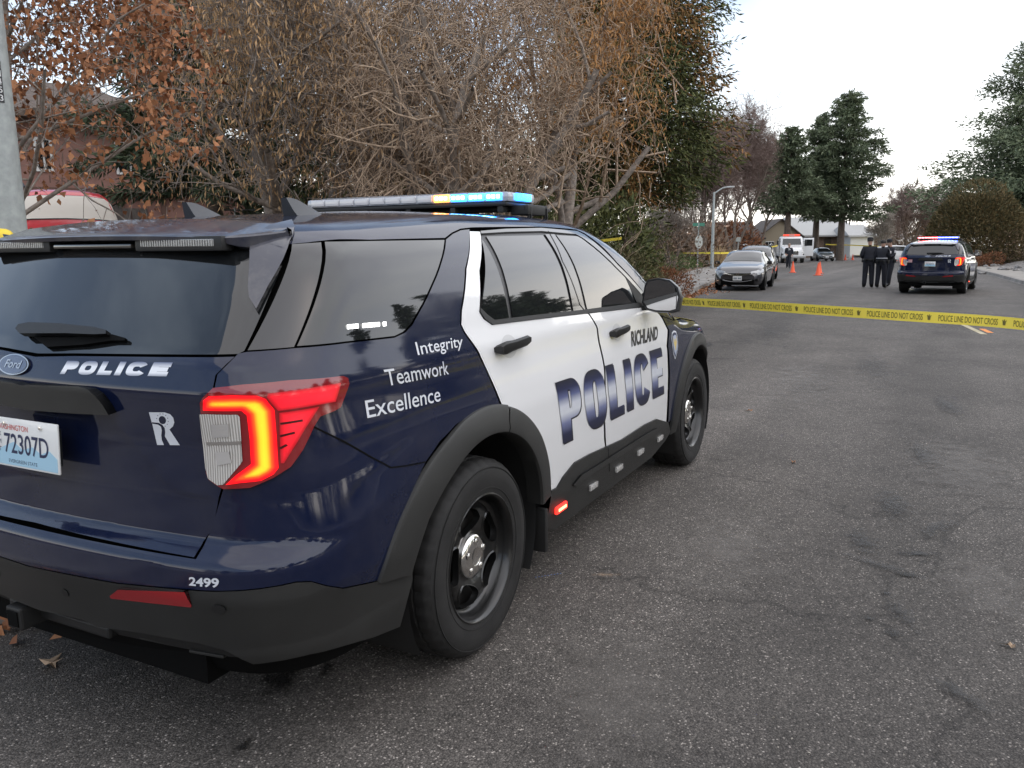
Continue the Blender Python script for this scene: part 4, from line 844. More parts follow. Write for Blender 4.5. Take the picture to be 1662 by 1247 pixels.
for i, (px, py, r, a, ro) in enumerate(((1430, 920, .26, .30, 1.2), (1465, 1000, .22, .28, .3), (1400, 880, .30, .35, .2), (1520, 860, .3, .3, -.4), (1450, 820, .45, .3, .15), (1500, 740, .5, .25, .15), (1540, 660, .8, .2, .15), (1560, 1130, .2, .3, .8), (1150, 560, .5, .2, .2))): blob(gpx(px, py), r, tar, 'tar_smear', 30+i, .009+.0004*i, a, ro)
for i, (px, py, r, a, ro) in enumerate(((1560, 760, 1.3, .35, .14), (1180, 900, .9, .4, .14), (1300, 620, 2.2, .25, .14), (1000, 1120, .7, .5, .14), (1600, 960, .6, .4, .14))): blob(gpx(px, py), r, worn, 'worn_patch', 50+i, .015+.0004*i, a, ro)
for i, (px, py, r, a, ro) in enumerate(((1260, 540, 3., .16, .14), (1420, 600, 2.6, .14, .14))): blob(gpx(px, py), r, damp, 'damp_patch', 70+i, .019+.0004*i, a, ro)
P_ = gpx(985, 940); blob(P_, .09, soft_mat('mud_smear', (.22, .16, .11), .7, 20), 'mud_smear', 90, .022, .35, -1.1)
for i in range(9):
    P = gpx(870+5*i, 945-.8*i); blob(P, .004, mat('blue_chalk', (.06, .13, .33), .9), 'chalk_fleck', 60+i, .024)

# ------------------------------------------------------------------ vegetation
def bark(name, a, b): return mat(name, a, .9, col2=b, vscale=12, bump=.6, bscale=40, detail=8)
BK = dict(grey=bark('grey_bark', (.16, .135, .115), (.34, .29, .245)), brown=bark('brown_bark', (.08, .062, .05), (.19, .15, .12)), fawn=bark('fawn_twigs', (.27, .195, .14), (.50, .38, .27)), pale=bark('pale_bark', (.24, .21, .18), (.42, .38, .33)), red=bark('reddish_twigs', (.12, .085, .072), (.26, .185, .16)), dark=bark('dark_bark', (.03, .025, .022), (.08, .065, .055)))
def leafm(name, cols, rough=.7):
    m = mat(name, cols[0], rough); nt = m.node_tree; b = nt.nodes['Principled BSDF']
    g = nt.nodes.new('ShaderNodeNewGeometry'); r = nt.nodes.new('ShaderNodeValToRGB'); e = r.color_ramp.elements; k = len(cols)
    e[0].color = (*cols[0], 1); e[1].color = (*cols[-1], 1)
    for i, c in enumerate(cols[1:-1]): x = e.new((i+1)/(k-1)); x.color = (*c, 1)
    nt.links.new(g.outputs['Random Per Island'], r.inputs[0]); nt.links.new(r.outputs[0], b.inputs['Base Color']); b.inputs['Specular IOR Level'].default_value = .25
    return m
LF_ = dict(oak=leafm('brown_oak_leaves', [(.16, .065, .03), (.33, .14, .065), (.50, .24, .12), (.24, .10, .05)]),
    tan=leafm('tan_seed_tassels', [(.24, .16, .09), (.48, .32, .17), (.62, .39, .20), (.33, .23, .13)]),
    orange=leafm('orange_catkins', [(.30, .16, .065), (.52, .27, .10), (.42, .21, .075), (.24, .15, .07)]),
    conifer=leafm('conifer_green', [(.030, .040, .015), (.080, .095, .032), (.15, .155, .055), (.050, .062, .024)]),
    rust=leafm('conifer_rust', [(.08, .065, .025), (.24, .13, .05), (.34, .17, .06), (.07, .08, .03)]),
    pine=leafm('pine_green', [(.030, .050, .030), (.068, .100, .056), (.11, .14, .08), (.045, .066, .04)]),
    spruce=leafm('spruce_green', [(.060, .080, .045), (.12, .155, .085), (.18, .21, .13), (.085, .11, .065)]),
    juniper=leafm('juniper_green', [(.030, .050, .016), (.065, .095, .030), (.12, .15, .05), (.045, .07, .022)]),
    olive=leafm('olive_brush', [(.05, .05, .022), (.11, .10, .045), (.17, .14, .07), (.07, .07, .03)]),
    russet=leafm('russet_needles', [(.10, .045, .022), (.20, .085, .04), (.28, .12, .06), (.14, .06, .03)]),
    arbor=leafm('arborvitae_brown', [(.045, .045, .022), (.10, .085, .035), (.17, .115, .05), (.06, .06, .028)]),
    straw=leafm('straw_grass', [(.30, .20, .10), (.42, .30, .17), (.52, .38, .22), (.24, .17, .09)]),
    brush=leafm('tan_brush', [(.12, .085, .06), (.22, .155, .11), (.30, .20, .14), (.16, .12, .09)]))
def unit(a): return a/(np.linalg.norm(a, axis=-1, keepdims=True)+1e-9)
def seg_mesh(S, name, m, parent, sides=3):
    """S: list of (p0, p1, r0, r1) -> prism twigs, one mesh"""
    A = np.array([s[0] for s in S]); B = np.array([s[1] for s in S]); r0 = np.array([s[2] for s in S])[:, None]; r1 = np.array([s[3] for s in S])[:, None]
    T = unit(B-A); ref = np.where(np.abs(T[:, 2:3]) < .9, np.array([[0, 0, 1.]]), np.array([[1., 0, 0]])); X = unit(np.cross(T, ref)); Y = np.cross(T, X); V = []
    for P, r in ((A, r0), (B, r1)):
        for j in range(sides): t = 2*PI*j/sides; V.append(P+r*(math.cos(t)*X+math.sin(t)*Y))
    V = np.stack(V, 1); n = len(S); base = (np.arange(n)*2*sides)[:, None]
    Fc = np.concatenate([base+np.array([[j, (j+1) % sides, sides+(j+1) % sides, sides+j]]) for j in range(sides)])
    return mesh_obj(name, V.reshape(-1, 3), Fc, m, parent, smooth=sides > 4)
def leaf_mesh(P, size, name, m, parent, aspect=.5, hang=0., jitter=.35, dirs=None, cup=.06):
    """one bent leaf (two quads would be heavy: a kite of four corners) at each point"""
    n = len(P); g = rng; d = g.normal(size=(n, 3)) if dirs is None else dirs+g.normal(size=(n, 3))*.45
    d[:, 2] -= hang; d = unit(d); s = unit(np.cross(d, g.normal(size=(n, 3)))); L = size*(1+jitter*g.normal(size=(n, 1))).clip(.35, 2.2); w = L*aspect
    nn = np.cross(d, s); V = np.stack([P, P+d*L*.45+s*w*.5+nn*L*cup, P+d*L-nn*L*.05, P+d*L*.42-s*w*.5+nn*L*cup*.6], 1)
    return mesh_obj(name, V.reshape(-1, 3), np.arange(n*4).reshape(n, 4), m, parent)
def grow(S, tips, p, d, L, r, lev, maxlev, g, curve=.25, droop=0., kids=(5, 6, 6, 5), ang=.7, up=.1, nseg=None, taper=.35, low=.38):
    """a branch as a chain of segments with side branches; fills S[level] and tips"""
    n = nseg or (6 if lev == 0 else 5 if lev < maxlev else 4); pts = [p]; dd = d.copy(); st = L/n
    for i in range(n):
        dd = dd+g.normal(size=3)*curve*(.5+.5*lev/maxlev); dd[2] += (up if lev < 2 else up*.4)-droop*(lev/maxlev)*(i/n); dd /= np.linalg.norm(dd); pts.append(pts[-1]+dd*st)
        r0 = r*(1-(1-taper)*i/n); r1 = r*(1-(1-taper)*(i+1)/n); S[min(lev, len(S)-1)].append((pts[-2], pts[-1], r0, r1))
        if lev == maxlev: tips.append((pts[-1], dd.copy()))
    if lev < maxlev:
        k = kids[lev]
        for j in range(k):
            t0_ = .18 if lev else low; t = t0_+(1-t0_)*(j+g.random())/k; i = min(n-1, int(t*n)); q = pts[i]+(pts[i+1]-pts[i])*(t*n-i)
            ax = unit(g.normal(size=3)); par = unit(pts[min(i+1, n)]-pts[i]); side = unit(np.cross(par, ax)); a = ang*(.7+.6*g.random()); nd = unit(par*math.cos(a)+side*math.sin(a))
            if lev == 0: nd[2] = abs(nd[2])*.8+.12
            grow(S, tips, q, unit(nd), L*(.66 if lev == 0 else .60)*(1.1-.40*t)*(.8+.4*g.random()), r*(1-.65*t)*.58, lev+1, maxlev, g, curve, droop, kids, ang, up, None, taper, low)
def bare_tree(x, y, H, label, cat, seed, bk='grey', twig='grey', r=.16, stems=((0, 0, 1),), kids=(6, 7, 7, 6), droop=.25, curve=.22, ang=.75, leaves=None, nleaf=0, lsize=.07, hang=2.5, asp=.16, group=None, rmin=.004, sel=None, up=.1, name='bare_tree', maxlev=4, spread=.06, low=.38, th=.72, rclip=None):
    g = np.random.default_rng(seed); z = gz(x, y)-.05; t = thing(name, label, cat, (x, y, z), group=group); S = [[], [], [], [], []]; tips = []
    for d in stems: grow(S, tips, np.array([g.normal()*.08, g.normal()*.08, 0.]), unit(np.array(d, float)), H*th, r, 0, maxlev, g, curve, droop, kids, ang, up, None, .35, low)
    if rclip:
        kp = lambda q: math.hypot(q[0], q[1]) < rclip*(.85+.3*g.random())*(1 if q[2] > 2.2 else .8)
        S = [S[0]]+[[q for q in s_ if kp(q[1])] for s_ in S[1:]]; tips = [q for q in tips if kp(q[0])]
    seg_mesh(S[0]+S[1], 'trunk', BK[bk], t, 7)
    cr = [(a, b2, max(r0, rmin), max(r1, rmin*.8)) for a, b2, r0, r1 in S[2]+S[3]+S[4]]
    seg_mesh(cr, 'crown', BK[twig], t, 3)
    if leaves:
        tp = np.array([q[0] for q in tips]); k = g.integers(0, len(tp), nleaf); P = tp[k]+g.normal(size=(nleaf, 3))*spread
        if sel is not None: P = P[sel(P+np.array([x, y, z]), g)]
        leaf_mesh(P, lsize, 'foliage', LF_[leaves], t, asp, hang, cup=.28 if asp > .4 else .06)
    return t
def conifer(x, y, H, R, label, seed, leaf='conifer', z0=.8, n=34, per=9, cone=.8, lsize=.22, count=26000, droop=.25, group=None, name='conifer', asp=.22, cat='tree', tr=.2, leaf2=None, irr=.25, flat=.45, top=.12, lean=(0, 0)):
    g = np.random.default_rng(seed); z = gz(x, y)-.05; t = thing(name, label, cat, (x, y, z), group=group); b = MB()
    tp = [(lean[0]*s*s, lean[1]*s*s, H*s) for s in np.linspace(0, 1, 9)]; b.tube(tp, [tr*(1-.9*s)+.02 for s in np.linspace(0, 1, 9)], 9); b.build('trunk', BK['brown'], t, smooth=True)
    S = []; P = []; D = []; wts = []
    for i in range(n):
        s = (i+.5*g.random())/n; zz = z0+(H-z0)*s; rad = R*((1-s)**cone+top*(1-s)**.2)*(1-.35*max(0, .15-s)/.15)
        for j in range(per):
            a = 2*PI*(j+g.random()*.9)/per+i*1.3; L = rad*(1-irr+irr*2*g.random()**1.5); pts = []
            k = 7
            for q in range(k+1):
                u = q/k; pts.append(np.array([math.cos(a)*L*u+lean[0]*s*s, math.sin(a)*L*u+lean[1]*s*s, zz+L*(.16*u-droop*u*u+(.12*u*u if s > .6 else 0))]))
            for q in range(k):
                S.append((pts[q], pts[q+1], .035*tr/.2*(1-q/k)+.006, .035*tr/.2*(1-(q+1)/k)+.005))
            P.append(np.array(pts[1:])); wts.append(L)
    seg_mesh(S, 'branches', BK['dark'], t, 4)
    wts = np.array(wts); wts = wts/wts.sum(); bi = g.choice(len(P), count, p=wts); u = g.random(count)**.7*(len(P[0])-1.001); i0 = u.astype(int); fr = (u-i0)[:, None]
    PA = np.array(P); Q = PA[bi, i0]*(1-fr)+PA[bi, i0+1]*fr; L = (wts[bi]/wts.max())[:, None]; rad = R*(.035+.055*L)
    off = unit(g.normal(size=(count, 3)))*g.random((count, 1))**.6*1.5*rad*np.array([1, 1, flat]); Q2 = Q+off; dirs = unit(PA[bi, i0+1]-PA[bi, i0])*.7+off/(rad+1e-6)*.4
    if leaf2 is None: leaf_mesh(Q2, lsize, 'crown', LF_[leaf], t, asp, .15, dirs=dirs)
    else:
        k = np.sin(Q[:, 0]*1.9+Q[:, 2]*1.3)+np.sin(Q[:, 1]*2.3-Q[:, 2]*.9)+g.normal(size=count)*.5 > .9
        leaf_mesh(Q2[~k], lsize, 'crown', LF_[leaf], t, asp, .15, dirs=dirs[~k]); leaf_mesh(Q2[k], lsize, 'foliage', LF_[leaf2], t, asp, .3, dirs=dirs[k])
    return t
def shrub(x, y, r, h, label, cat, seed, leaf, lsize=.08, count=6000, group=None, name='shrub', asp=.3, hang=-.3, lumps=9, stems=14, twig='brown', spiky=.0, zoff=0., shellk=.25, dome=False):
    g = np.random.default_rng(seed); z = gz(x, y)-.03+zoff; t = thing(name, label, cat, (x, y, z), group=group); S = []
    rx, ry = (r if isinstance(r, tuple) else (r, r))
    C = np.column_stack([g.uniform(-.6, .6, lumps)*rx, g.uniform(-.6, .6, lumps)*ry, g.uniform(.25, .62, lumps)*h]); Rr = g.uniform(.35, .62, lumps)
    if dome: C = np.array([[0, 0, .45*h]]+[[.25*rx*math.cos(a), .25*ry*math.sin(a), .38*h] for a in range(6)]); Rr = np.array([.78]+[.66]*6); lumps = 7; Rr = Rr*np.array([1]+[1]*6)
    for i in range(stems):
        e = C[i % lumps]+g.normal(size=3)*.1*r if np.isscalar(r) else C[i % lumps]+g.normal(size=3)*.1; p = np.array([0., 0, 0]); q = p
        for s in (.35, .7, 1.15): q2 = e*s+g.normal(size=3)*.05; S.append((q, q2, .03*(1.3-s), .03*(1.1-s)+.004)); q = q2
    seg_mesh(S, 'stems', BK[twig], t, 4)
    i = g.integers(0, lumps, count); d = unit(g.normal(size=(count, 3))); rr = (1-shellk*g.random((count, 1))**1.5); P = C[i]+d*rr*Rr[i][:, None]*np.array([rx, ry, h])*(1+spiky*g.random((count, 1))); ok = P[:, 2] > .02
    leaf_mesh(P[ok], lsize, 'foliage', LF_[leaf], t, asp, hang, dirs=d[ok]*.8)
    return t
def dup(root, loc, rz=0., label=None, group=None, sc=1.):
    c = root.copy(); COL.objects.link(c); c.location = loc; c.rotation_euler = (0, 0, rz); c.scale = (sc,)*3
    if label: c['label'] = label
    if group: c['group'] = group
    def rec(a, b2):
        for ch in a.children:
            if ch.name in done: continue
            k = ch.copy(); COL.objects.link(k); k.parent = b2; rec(ch, k)
    done = set(); rec(root, c); return c
def AT(px, D):
    p_ = pt(px, 400, D); return float(p_[0]), float(p_[1])
# ------------------------------------------------------------------ trees and plants, placed where the photo shows them
xa, ya = AT(2, 9.3)
def oaksel(P, g): return np.ones(len(P), bool)
bare_tree(xa, ya, 6.6, 'young oak holding brown leaves, behind the grey pole at the left edge', 'tree', 11, r=.062, rclip=2.25, kids=(18, 7, 5, 4), droop=.12, leaves='oak', nleaf=15500, lsize=.072, hang=1.1, asp=.70, low=.25, up=.05, ang=1.05, curve=.16, name='oak_tree', maxlev=4, spread=.05, rmin=.003)
xb, yb = AT(352, 20)
conifer(xb, yb, 9.5, 2.5, 'dark green pine with drooping boughs in front of the pink house wall', 21, leaf='pine', z0=2.1, n=20, per=9, lsize=.20, count=52000, asp=.20, cone=.55, irr=.4, flat=.8, name='pine_tree')
GB = 'bare trees over the parked police car'
x1, y1 = AT(520, 15.5)
bare_tree(x1, y1, 9.2, 'spreading tree full of tan hanging seed tassels, left behind the police car roof', 'tree', 31, r=.17, stems=((-.65, .3, 1), (.25, 0, 1), (-.1, -.45, .9)), kids=(9, 8, 7, 5), leaves='tan', rclip=2.9, nleaf=32000, lsize=.10, hang=3, asp=.20, group=GB, droop=.45, spread=.16, low=.2, th=.62, ang=.95, rmin=.0055, up=.05)
x2, y2 = AT(750, 13.2)
bare_tree(x2, y2, 8.0, 'leafless grey-twigged tree arching over the light bar of the near police car', 'tree', 44, r=.13, stems=((-.25, .3, 1), (.35, -.2, 1), (.0, .1, 1)), rclip=2.1, kids=(10, 9, 8, 6), droop=.6, curve=.32, group=GB, up=.03, bk='grey', twig='fawn', rmin=.0055, low=.2, th=.60, ang=1.0)
x3, y3 = AT(905, 15.5)
bare_tree(x3, y3, 10.2, 'tree hung with orange-brown catkins beside the tall dark conifer', 'tree', 57, r=.15, stems=((.25, 0, 1), (-.4, .2, 1)), rclip=1.95, kids=(12, 8, 7, 6), leaves='orange', twig='fawn', nleaf=26000, lsize=.10, hang=1.8, asp=.17, group=GB, droop=.5, spread=.16, low=.2, th=.6, ang=.95, rmin=.0055, up=.05,
    sel=lambda P, g: (P[:, 2] > 2.6+1.1*g.random(len(P))) & (np.sin(P[:, 0]*2.1+P[:, 2]*1.4)+np.sin(P[:, 1]*2.7-P[:, 2]*1.1)+g.normal(size=len(P))*.6 > -.5))
x4, y4 = AT(640, 21)
bare_tree(x4, y4, 10.5, 'bare brown tree further back between the tassel tree and the grey-twigged tree', 'tree', 63, r=.2, bk='brown', twig='brown', stems=((-.2, 0, 1), (.3, .1, 1)), rclip=3.4, kids=(10, 8, 6, 4), leaves='tan', nleaf=10000, lsize=.12, hang=2, asp=.18, rmin=.009, group=GB, spread=.25, low=.15, th=.62, ang=.95)
x5, y5 = AT(1022, 25)
conifer(x5, y5, 14.5, 2.75, 'tall dark conifer with rusty patches standing where the sky opens, left of the street', 71, leaf='conifer', leaf2='rust', z0=2.9, n=40, per=12, lsize=.15, count=110000, asp=.26, cone=.42, irr=.2, flat=1., name='conifer_tree')
GS = 'evergreen shrubs under the bare trees'
for i, (px, D, r, h, lf, lb, n) in enumerate(((620, 17.5, 1.6, 2.9, 'conifer', 'dark evergreen shrub behind the middle of the car roof', 8000), (790, 18, 1.9, 3.3, 'conifer', 'tall dark evergreen shrub behind the lit end of the light bar', 9000), (930, 19, 1.8, 2.7, 'conifer', 'dark evergreen shrub behind the windscreen of the near police car', 9000), (480, 21, 2.0, 2.6, 'pine', 'dim evergreen shrub left of the roof light bar, near the gate', 7000))):
    x, y = AT(px, D); shrub(x, y, r, h, lb, 'shrub', 80+i, lf, .13, n, GS, name='evergreen_shrub')
GW = 'dense thicket behind the bare trees'
for i, (px, D, r, h, lf, lb, n) in enumerate(((420, 32, 3.4, 4.2, 'olive', 'tall brown-green thicket behind the wire gate', 9000), (540, 29, 3.2, 3.6, 'brush', 'tall tan thicket behind the tassel tree', 9000), (680, 28, 3.2, 4.0, 'olive', 'tall dim thicket behind the amber lamp of the light bar', 9000), (830, 27, 3.0, 4.8, 'brush', 'tall brown thicket behind the blue lamps of the light bar', 9000), (940, 29, 2.8, 5.0, 'conifer', 'dark thicket left of the tall conifer', 9000), (345, 36, 2.6, 6.0, 'conifer', 'dark thicket behind the pine next to the pink house', 8000), (1095, 62, 3.4, 3.4, 'brush', 'tan thicket past the juniper bank, left of the sign post', 5000), (1150, 92, 5., 4.0, 'russet', 'reddish thicket behind the street lamp', 5000), (1500, 128, 9., 5.5, 'brush', 'distant brown thicket left of the round shrub', 6000), (1432, 160, 9., 5.5, 'brush', 'distant brown thicket above the officers', 5000))):
    x, y = AT(px, D); shrub(x, y, r, h, lb, 'thicket', 200+i, lf, .20 if D < 50 else .42, n if D < 50 else 9000, GW, name='thicket', stems=60, spiky=.1, shellk=.5)
GD = 'low brush along the left pavement'
for i, (px, D, r, h, lf, lb, n, tw) in enumerate(((1010, 20.5, 1.3, 1.5, 'olive', 'scruffy olive bush next to the door mirror of the near police car', 6000, 'grey'), (1075, 24, .85, .75, 'russet', 'russet-brown dead needle bush at the pavement edge', 4500, 'brown'), (1045, 27, 2.0, 1.9, 'brush', 'tangle of grey and tan twigs behind the russet bush', 5000, 'grey'), (965, 16.5, 1.1, 1.3, 'olive', 'olive bush behind the front door window of the near police car', 5000, 'grey'))):
    x, y = AT(px, D); shrub(x, y, r, h, lb, 'bush', 90+i, lf, .08, n, GD, name='bush', twig=tw, stems=40, spiky=.15)
# spreading juniper ground cover, one mass
Pj = []
for i in range(5200):
    pass
g = np.random.default_rng(5); n = 60000; sx = g.uniform(25, 60, n); w = g.uniform(0, 1, n)**.8; yc = np.interp(sx, CL[:, 0], CL[:, 1]); dl = 2.75+w*np.interp(sx, [25, 30, 45, 60], [2.4, 4.5, 6.5, 4]); wob = .35*np.sin(sx*1.9)+.25*np.sin(sx*4.3+1)
yj = yc+dl+np.where(w < .2, wob*.6+.25, 0); hgt = (.62+.22*np.sin(sx*2.1)*np.cos(yj*1.7)+.15*np.sin(sx*5+yj*3))*np.minimum(1, .35+w*3)*np.minimum(1, (1-w)*4+.4)
hz_ = hgt*g.random(n)**.35; zj = zland(sx, yj)+hz_
o = leaf_mesh(np.column_stack([sx, yj, zj]), .16, 'juniper_ground_cover', LF_['juniper'], None, .35, -.35); setp(o, 'low green spreading juniper bank beside the left pavement', 'ground cover', kind='stuff')
# fallen leaves in the gutter
n = 2600; sx = np.concatenate([g.uniform(21, 44, 1700), g.uniform(-8, 6, 900)]); yc = np.interp(sx, CL[:, 0], CL[:, 1]); d_ = np.abs(g.normal(size=n))*.28*(1+.8*np.sin(sx*1.3)); yl_ = yc-.06-d_
o = leaf_mesh(np.column_stack([sx, yl_, zroad(sx, yl_)+.015+.02*g.random(n)]), .07, 'leaf_litter', LF_['oak'], None, .6, -.05, dirs=np.column_stack([g.normal(size=n), g.normal(size=n), np.zeros(n)])); setp(o, 'brown fallen leaves gathered along the left gutter', 'leaf litter', kind='stuff')
n = 3000; sx = g.uniform(20, 50, n); yl_ = np.interp(sx, CL[:, 0], CL[:, 1])+2.7+g.random(n)**2*5
o = leaf_mesh(np.column_stack([sx, yl_, zland(sx, yl_)+.03]), .09, 'leaf_litter', LF_['brush'], None, .6, -.05, dirs=np.column_stack([g.normal(size=n), g.normal(size=n), np.zeros(n)])); setp(o, 'dry leaves scattered over the left yard behind the pavement', 'leaf litter', kind='stuff')
# road grit
n = 2600; gx = g.uniform(-1, 16, n); gy = g.uniform(-8, 2.5, n); ok = (gx > 4.2) | (gy < -1.1) | (gy > 1.1); gx, gy = gx[ok], gy[ok]; n = len(gx)
o = leaf_mesh(np.column_stack([gx, gy, zroad(gx, gy)+.003]), .009, 'road_grit', mat('pale_grit', (.32, .29, .25), .9), None, .9, -.3); setp(o, 'tiny pale stones and grit scattered over the asphalt', 'grit', kind='stuff')
# single fallen leaves on the asphalt
def maple(px, py, s, rot, label, m, kind='oak'):
    P = gpx(px, py); b = MB(); pts = []; nn = 5
    prof = [1, .42, .75, .30, .95, .34, .62, .22, .5, .16] if kind == 'maple' else [1, .55, .62, .45, .6, .40, .55, .38, .6, .5]
    for i in range(10): a = 2*PI*i/10; pts.append((math.cos(a)*prof[i]*s*(1.2 if i == 0 else 1), math.sin(a)*prof[i]*s*(1. if kind == 'maple' else .55)))
    V = [(P[0], P[1], P[2]+.012)]; ca, sa = math.cos(rot), math.sin(rot)
    for i, (u, v) in enumerate(pts): V.append((P[0]+u*ca-v*sa, P[1]+u*sa+v*ca, P[2]+.005+.016*((i*7) % 3)/2))
    b.add(V, [(0, i+1, (i+1) % 10+1) for i in range(10)]); b.add([(V[1][0], V[1][1], V[1][2]), (P[0]+2*s*ca, P[1]+2*s*sa, P[2]+.008), (P[0]+2*s*ca+.004, P[1]+2*s*sa+.004, P[2]+.008)], [(0, 1, 2)])
    o = b.build('fallen_leaf', m, None); setp(o, label, 'leaf'); return o
lfm = mat('dry_leaf', (.30, .15, .07), .8, var=.3, vscale=40); lfp = mat('pale_leaf', (.42, .30, .20), .8, var=.3, vscale=40)
maple(85, 1080, .075, .6, 'star-shaped tan leaf on the asphalt below the rear bumper', lfp, 'maple')
maple(1217, 668, .05, 2., 'small brown leaf lying on the road level with the front wheel', lfm)
maple(1288, 752, .045, .4, 'curled tan leaf on the road right of the front wheel', lfm)
maple(1640, 1052, .035, 1.2, 'pale dry leaf at the right edge of the foreground asphalt', lfp)
maple(1335, 520, .05, .2, 'dark leaf on the asphalt just under the yellow tape', lfm)
# distant trees
GP = 'pines at the bend of the street'
for i, (px, D, tp, R, lb, n) in enumerate(((1277, 92, 205, 2.8, 'leftmost and lowest of the three tall pines beyond the truck', 11000), (1323, 97, 188, 2.5, 'middle pine of the three, half hidden by the tallest', 10000), (1364, 94, 148, 4.3, 'tallest and widest of the three pines beyond the street', 22000))):
    x, y = AT(px, D); zt = float(pt(px, tp, D)[2]); conifer(x, y, zt-gz(x, y), R, lb, 100+i, leaf='spruce', z0=5.2 if i < 2 else 4.6, n=24, per=9, lsize=.36, count=int(n*1.9), asp=.28, cone=.62, irr=.6, flat=.8, group=GP, name='pine_tree', tr=.42, droop=.1, top=.1)
x, y = AT(1706, 76); conifer(x, y, 22.0, 9.6, 'large grey-green spruce rising at the right edge of the photo', 110, leaf='spruce', z0=1.6, n=40, per=12, lsize=.34, count=130000, asp=.30, cone=.85, irr=.35, flat=.7, name='spruce_tree', tr=.3, droop=.05)
x, y = AT(1505, 135); conifer(x, y, 11, 2.2, 'small distant fir showing above the brown trees right of the pines', 112, leaf='spruce', z0=2, n=12, per=7, lsize=.6, count=2500, asp=.3, name='fir_tree')
x, y = AT(1583, 60); shrub(x, y, (3.9, 3.8), 5.7, 'big rounded dark brown arborvitae behind the far police car', 'shrub', 113, 'arbor', .20, 60000, name='round_shrub', lumps=16, shellk=.10, zoff=-.9, dome=True)
GT = 'bare trees in the distance'
for i, (px, D, tp, lb, tw, ks) in enumerate(((1140, 70, 235, 'leafless pale pink-brown tree left of the street lamp', 'red', (11, 9, 8, 6)), (1190, 84, 200, 'tall leafless reddish tree behind the street lamp', 'red', (11, 9, 8, 6)), (1228, 110, 250, 'leafless brown tree just left of the pines', 'red', (10, 9, 8, 5)), (1470, 125, 318, 'wide reddish leafless tree between the pines and the round shrub', 'red', (9, 8, 7, 5)), (1530, 130, 322, 'leafless tree close to the left side of the round shrub', 'red', (9, 8, 6, 5)), (1424, 98, 352, 'small whitish leafless tree above the three officers', 'pale', (7, 6, 5, 4)), (1090, 46, 330, 'low tangled leafless tree over the juniper bank', 'grey', (8, 8, 6, 5)), (1120, 95, 270, 'leafless tree seen between the conifer and the sign post', 'red', (8, 7, 6, 5)))):
    x, y = AT(px, D); zt = float(pt(px, tp, D)[2]); bare_tree(x, y, (zt-gz(x, y))*1.08, lb, 'tree', 120+i, bk='brown' if tw != 'pale' else 'pale', twig=tw, r=.16*D/80, stems=((.15, .1, 1), (-.25, .1, 1), (.1, -.3, 1)), kids=ks, rmin=.011*D/60, group=GT, droop=.1, up=.15, rclip=(3.2, 4.2, 3.2, 5.5, 4.5, 1.8, 2.2, 3.)[i])
for i, (px, D, h) in enumerate(((1165, 61, 1.1), (1178, 64, .9), (1190, 66, .8))):
    x, y = AT(px, D); S_ = np.random.default_rng(140+i); n = 900; d = S_.normal(size=(n, 3))*[.28, .28, .1]+[0, 0, 1]; t = thing('grass_clump', ('tallest straw-coloured grass clump at the foot of the street lamp', 'straw-coloured grass clump just right of the street lamp', 'smallest straw-coloured grass clump near the dark hedge')[i], 'grass', (x, y, gz(x, y)), group='ornamental grass clumps'); leaf_mesh(S_.normal(size=(n, 3))*[.2, .2, .02], h*.9, 'blades', LF_['straw'], t, .03, -1., dirs=d)
for i, (px, D, r, h, lf, lb) in enumerate(((1210, 72, 1.6, .9, 'russet', 'dark red-brown low hedge in front of the grey gabled house'), (1592, 56, 1.6, 1.0, 'russet', 'orange-brown dead bush on the bank beside the round shrub'), (1662, 58, 3.2, 2.2, 'brush', 'tan twiggy brush on the gravel bank at the right edge'), (1474, 104, .9, 1.2, 'conifer', 'small clipped green shrub right of the officers'), (1628, 62, 2.6, 1.4, 'brush', 'sparse tan brush higher on the gravel bank'))):
    x, y = AT(px, D); shrub(x, y, r, h, lb, 'bush', 150+i, lf, .11, 3500, 'bushes on the banks', name='bush', stems=30, twig='brown')
# stones on the right bank
rs = np.random.default_rng(9); b0 = None
for i, (px, py) in enumerate(((1600, 431), (1612, 428), (1596, 426), (1627, 433), (1640, 429), (1652, 441), (1618, 437), (1606, 421), (1634, 421), (1650, 432))):
    D = 47+rs.uniform(-3, 9); P = pt(px, py, D); zz = gz(P[0], P[1]); s = rs.uniform(.10, .24); bm = bmesh.new(); bmesh.ops.create_icosphere(bm, subdivisions=2, radius=s)
    for v in bm.verts: v.co = Vector((v.co.x*1.4, v.co.y*1.1, v.co.z*.7))*(1+rs.normal()*.10)
    V = [v.co[:] for v in bm.verts]; Fc = [[v.index for v in f.verts] for f in bm.faces]; bm.free()
    o = mesh_obj('stone', V, Fc, mat('field_stone', (.16, .15, .14), .9, col2=(.34, .32, .30), vscale=3)); o.location = (P[0], P[1], zz+s*.25); setp(o, 'grey field stone lying on the gravel bank at the right', 'stone', 'stones on the gravel bank')

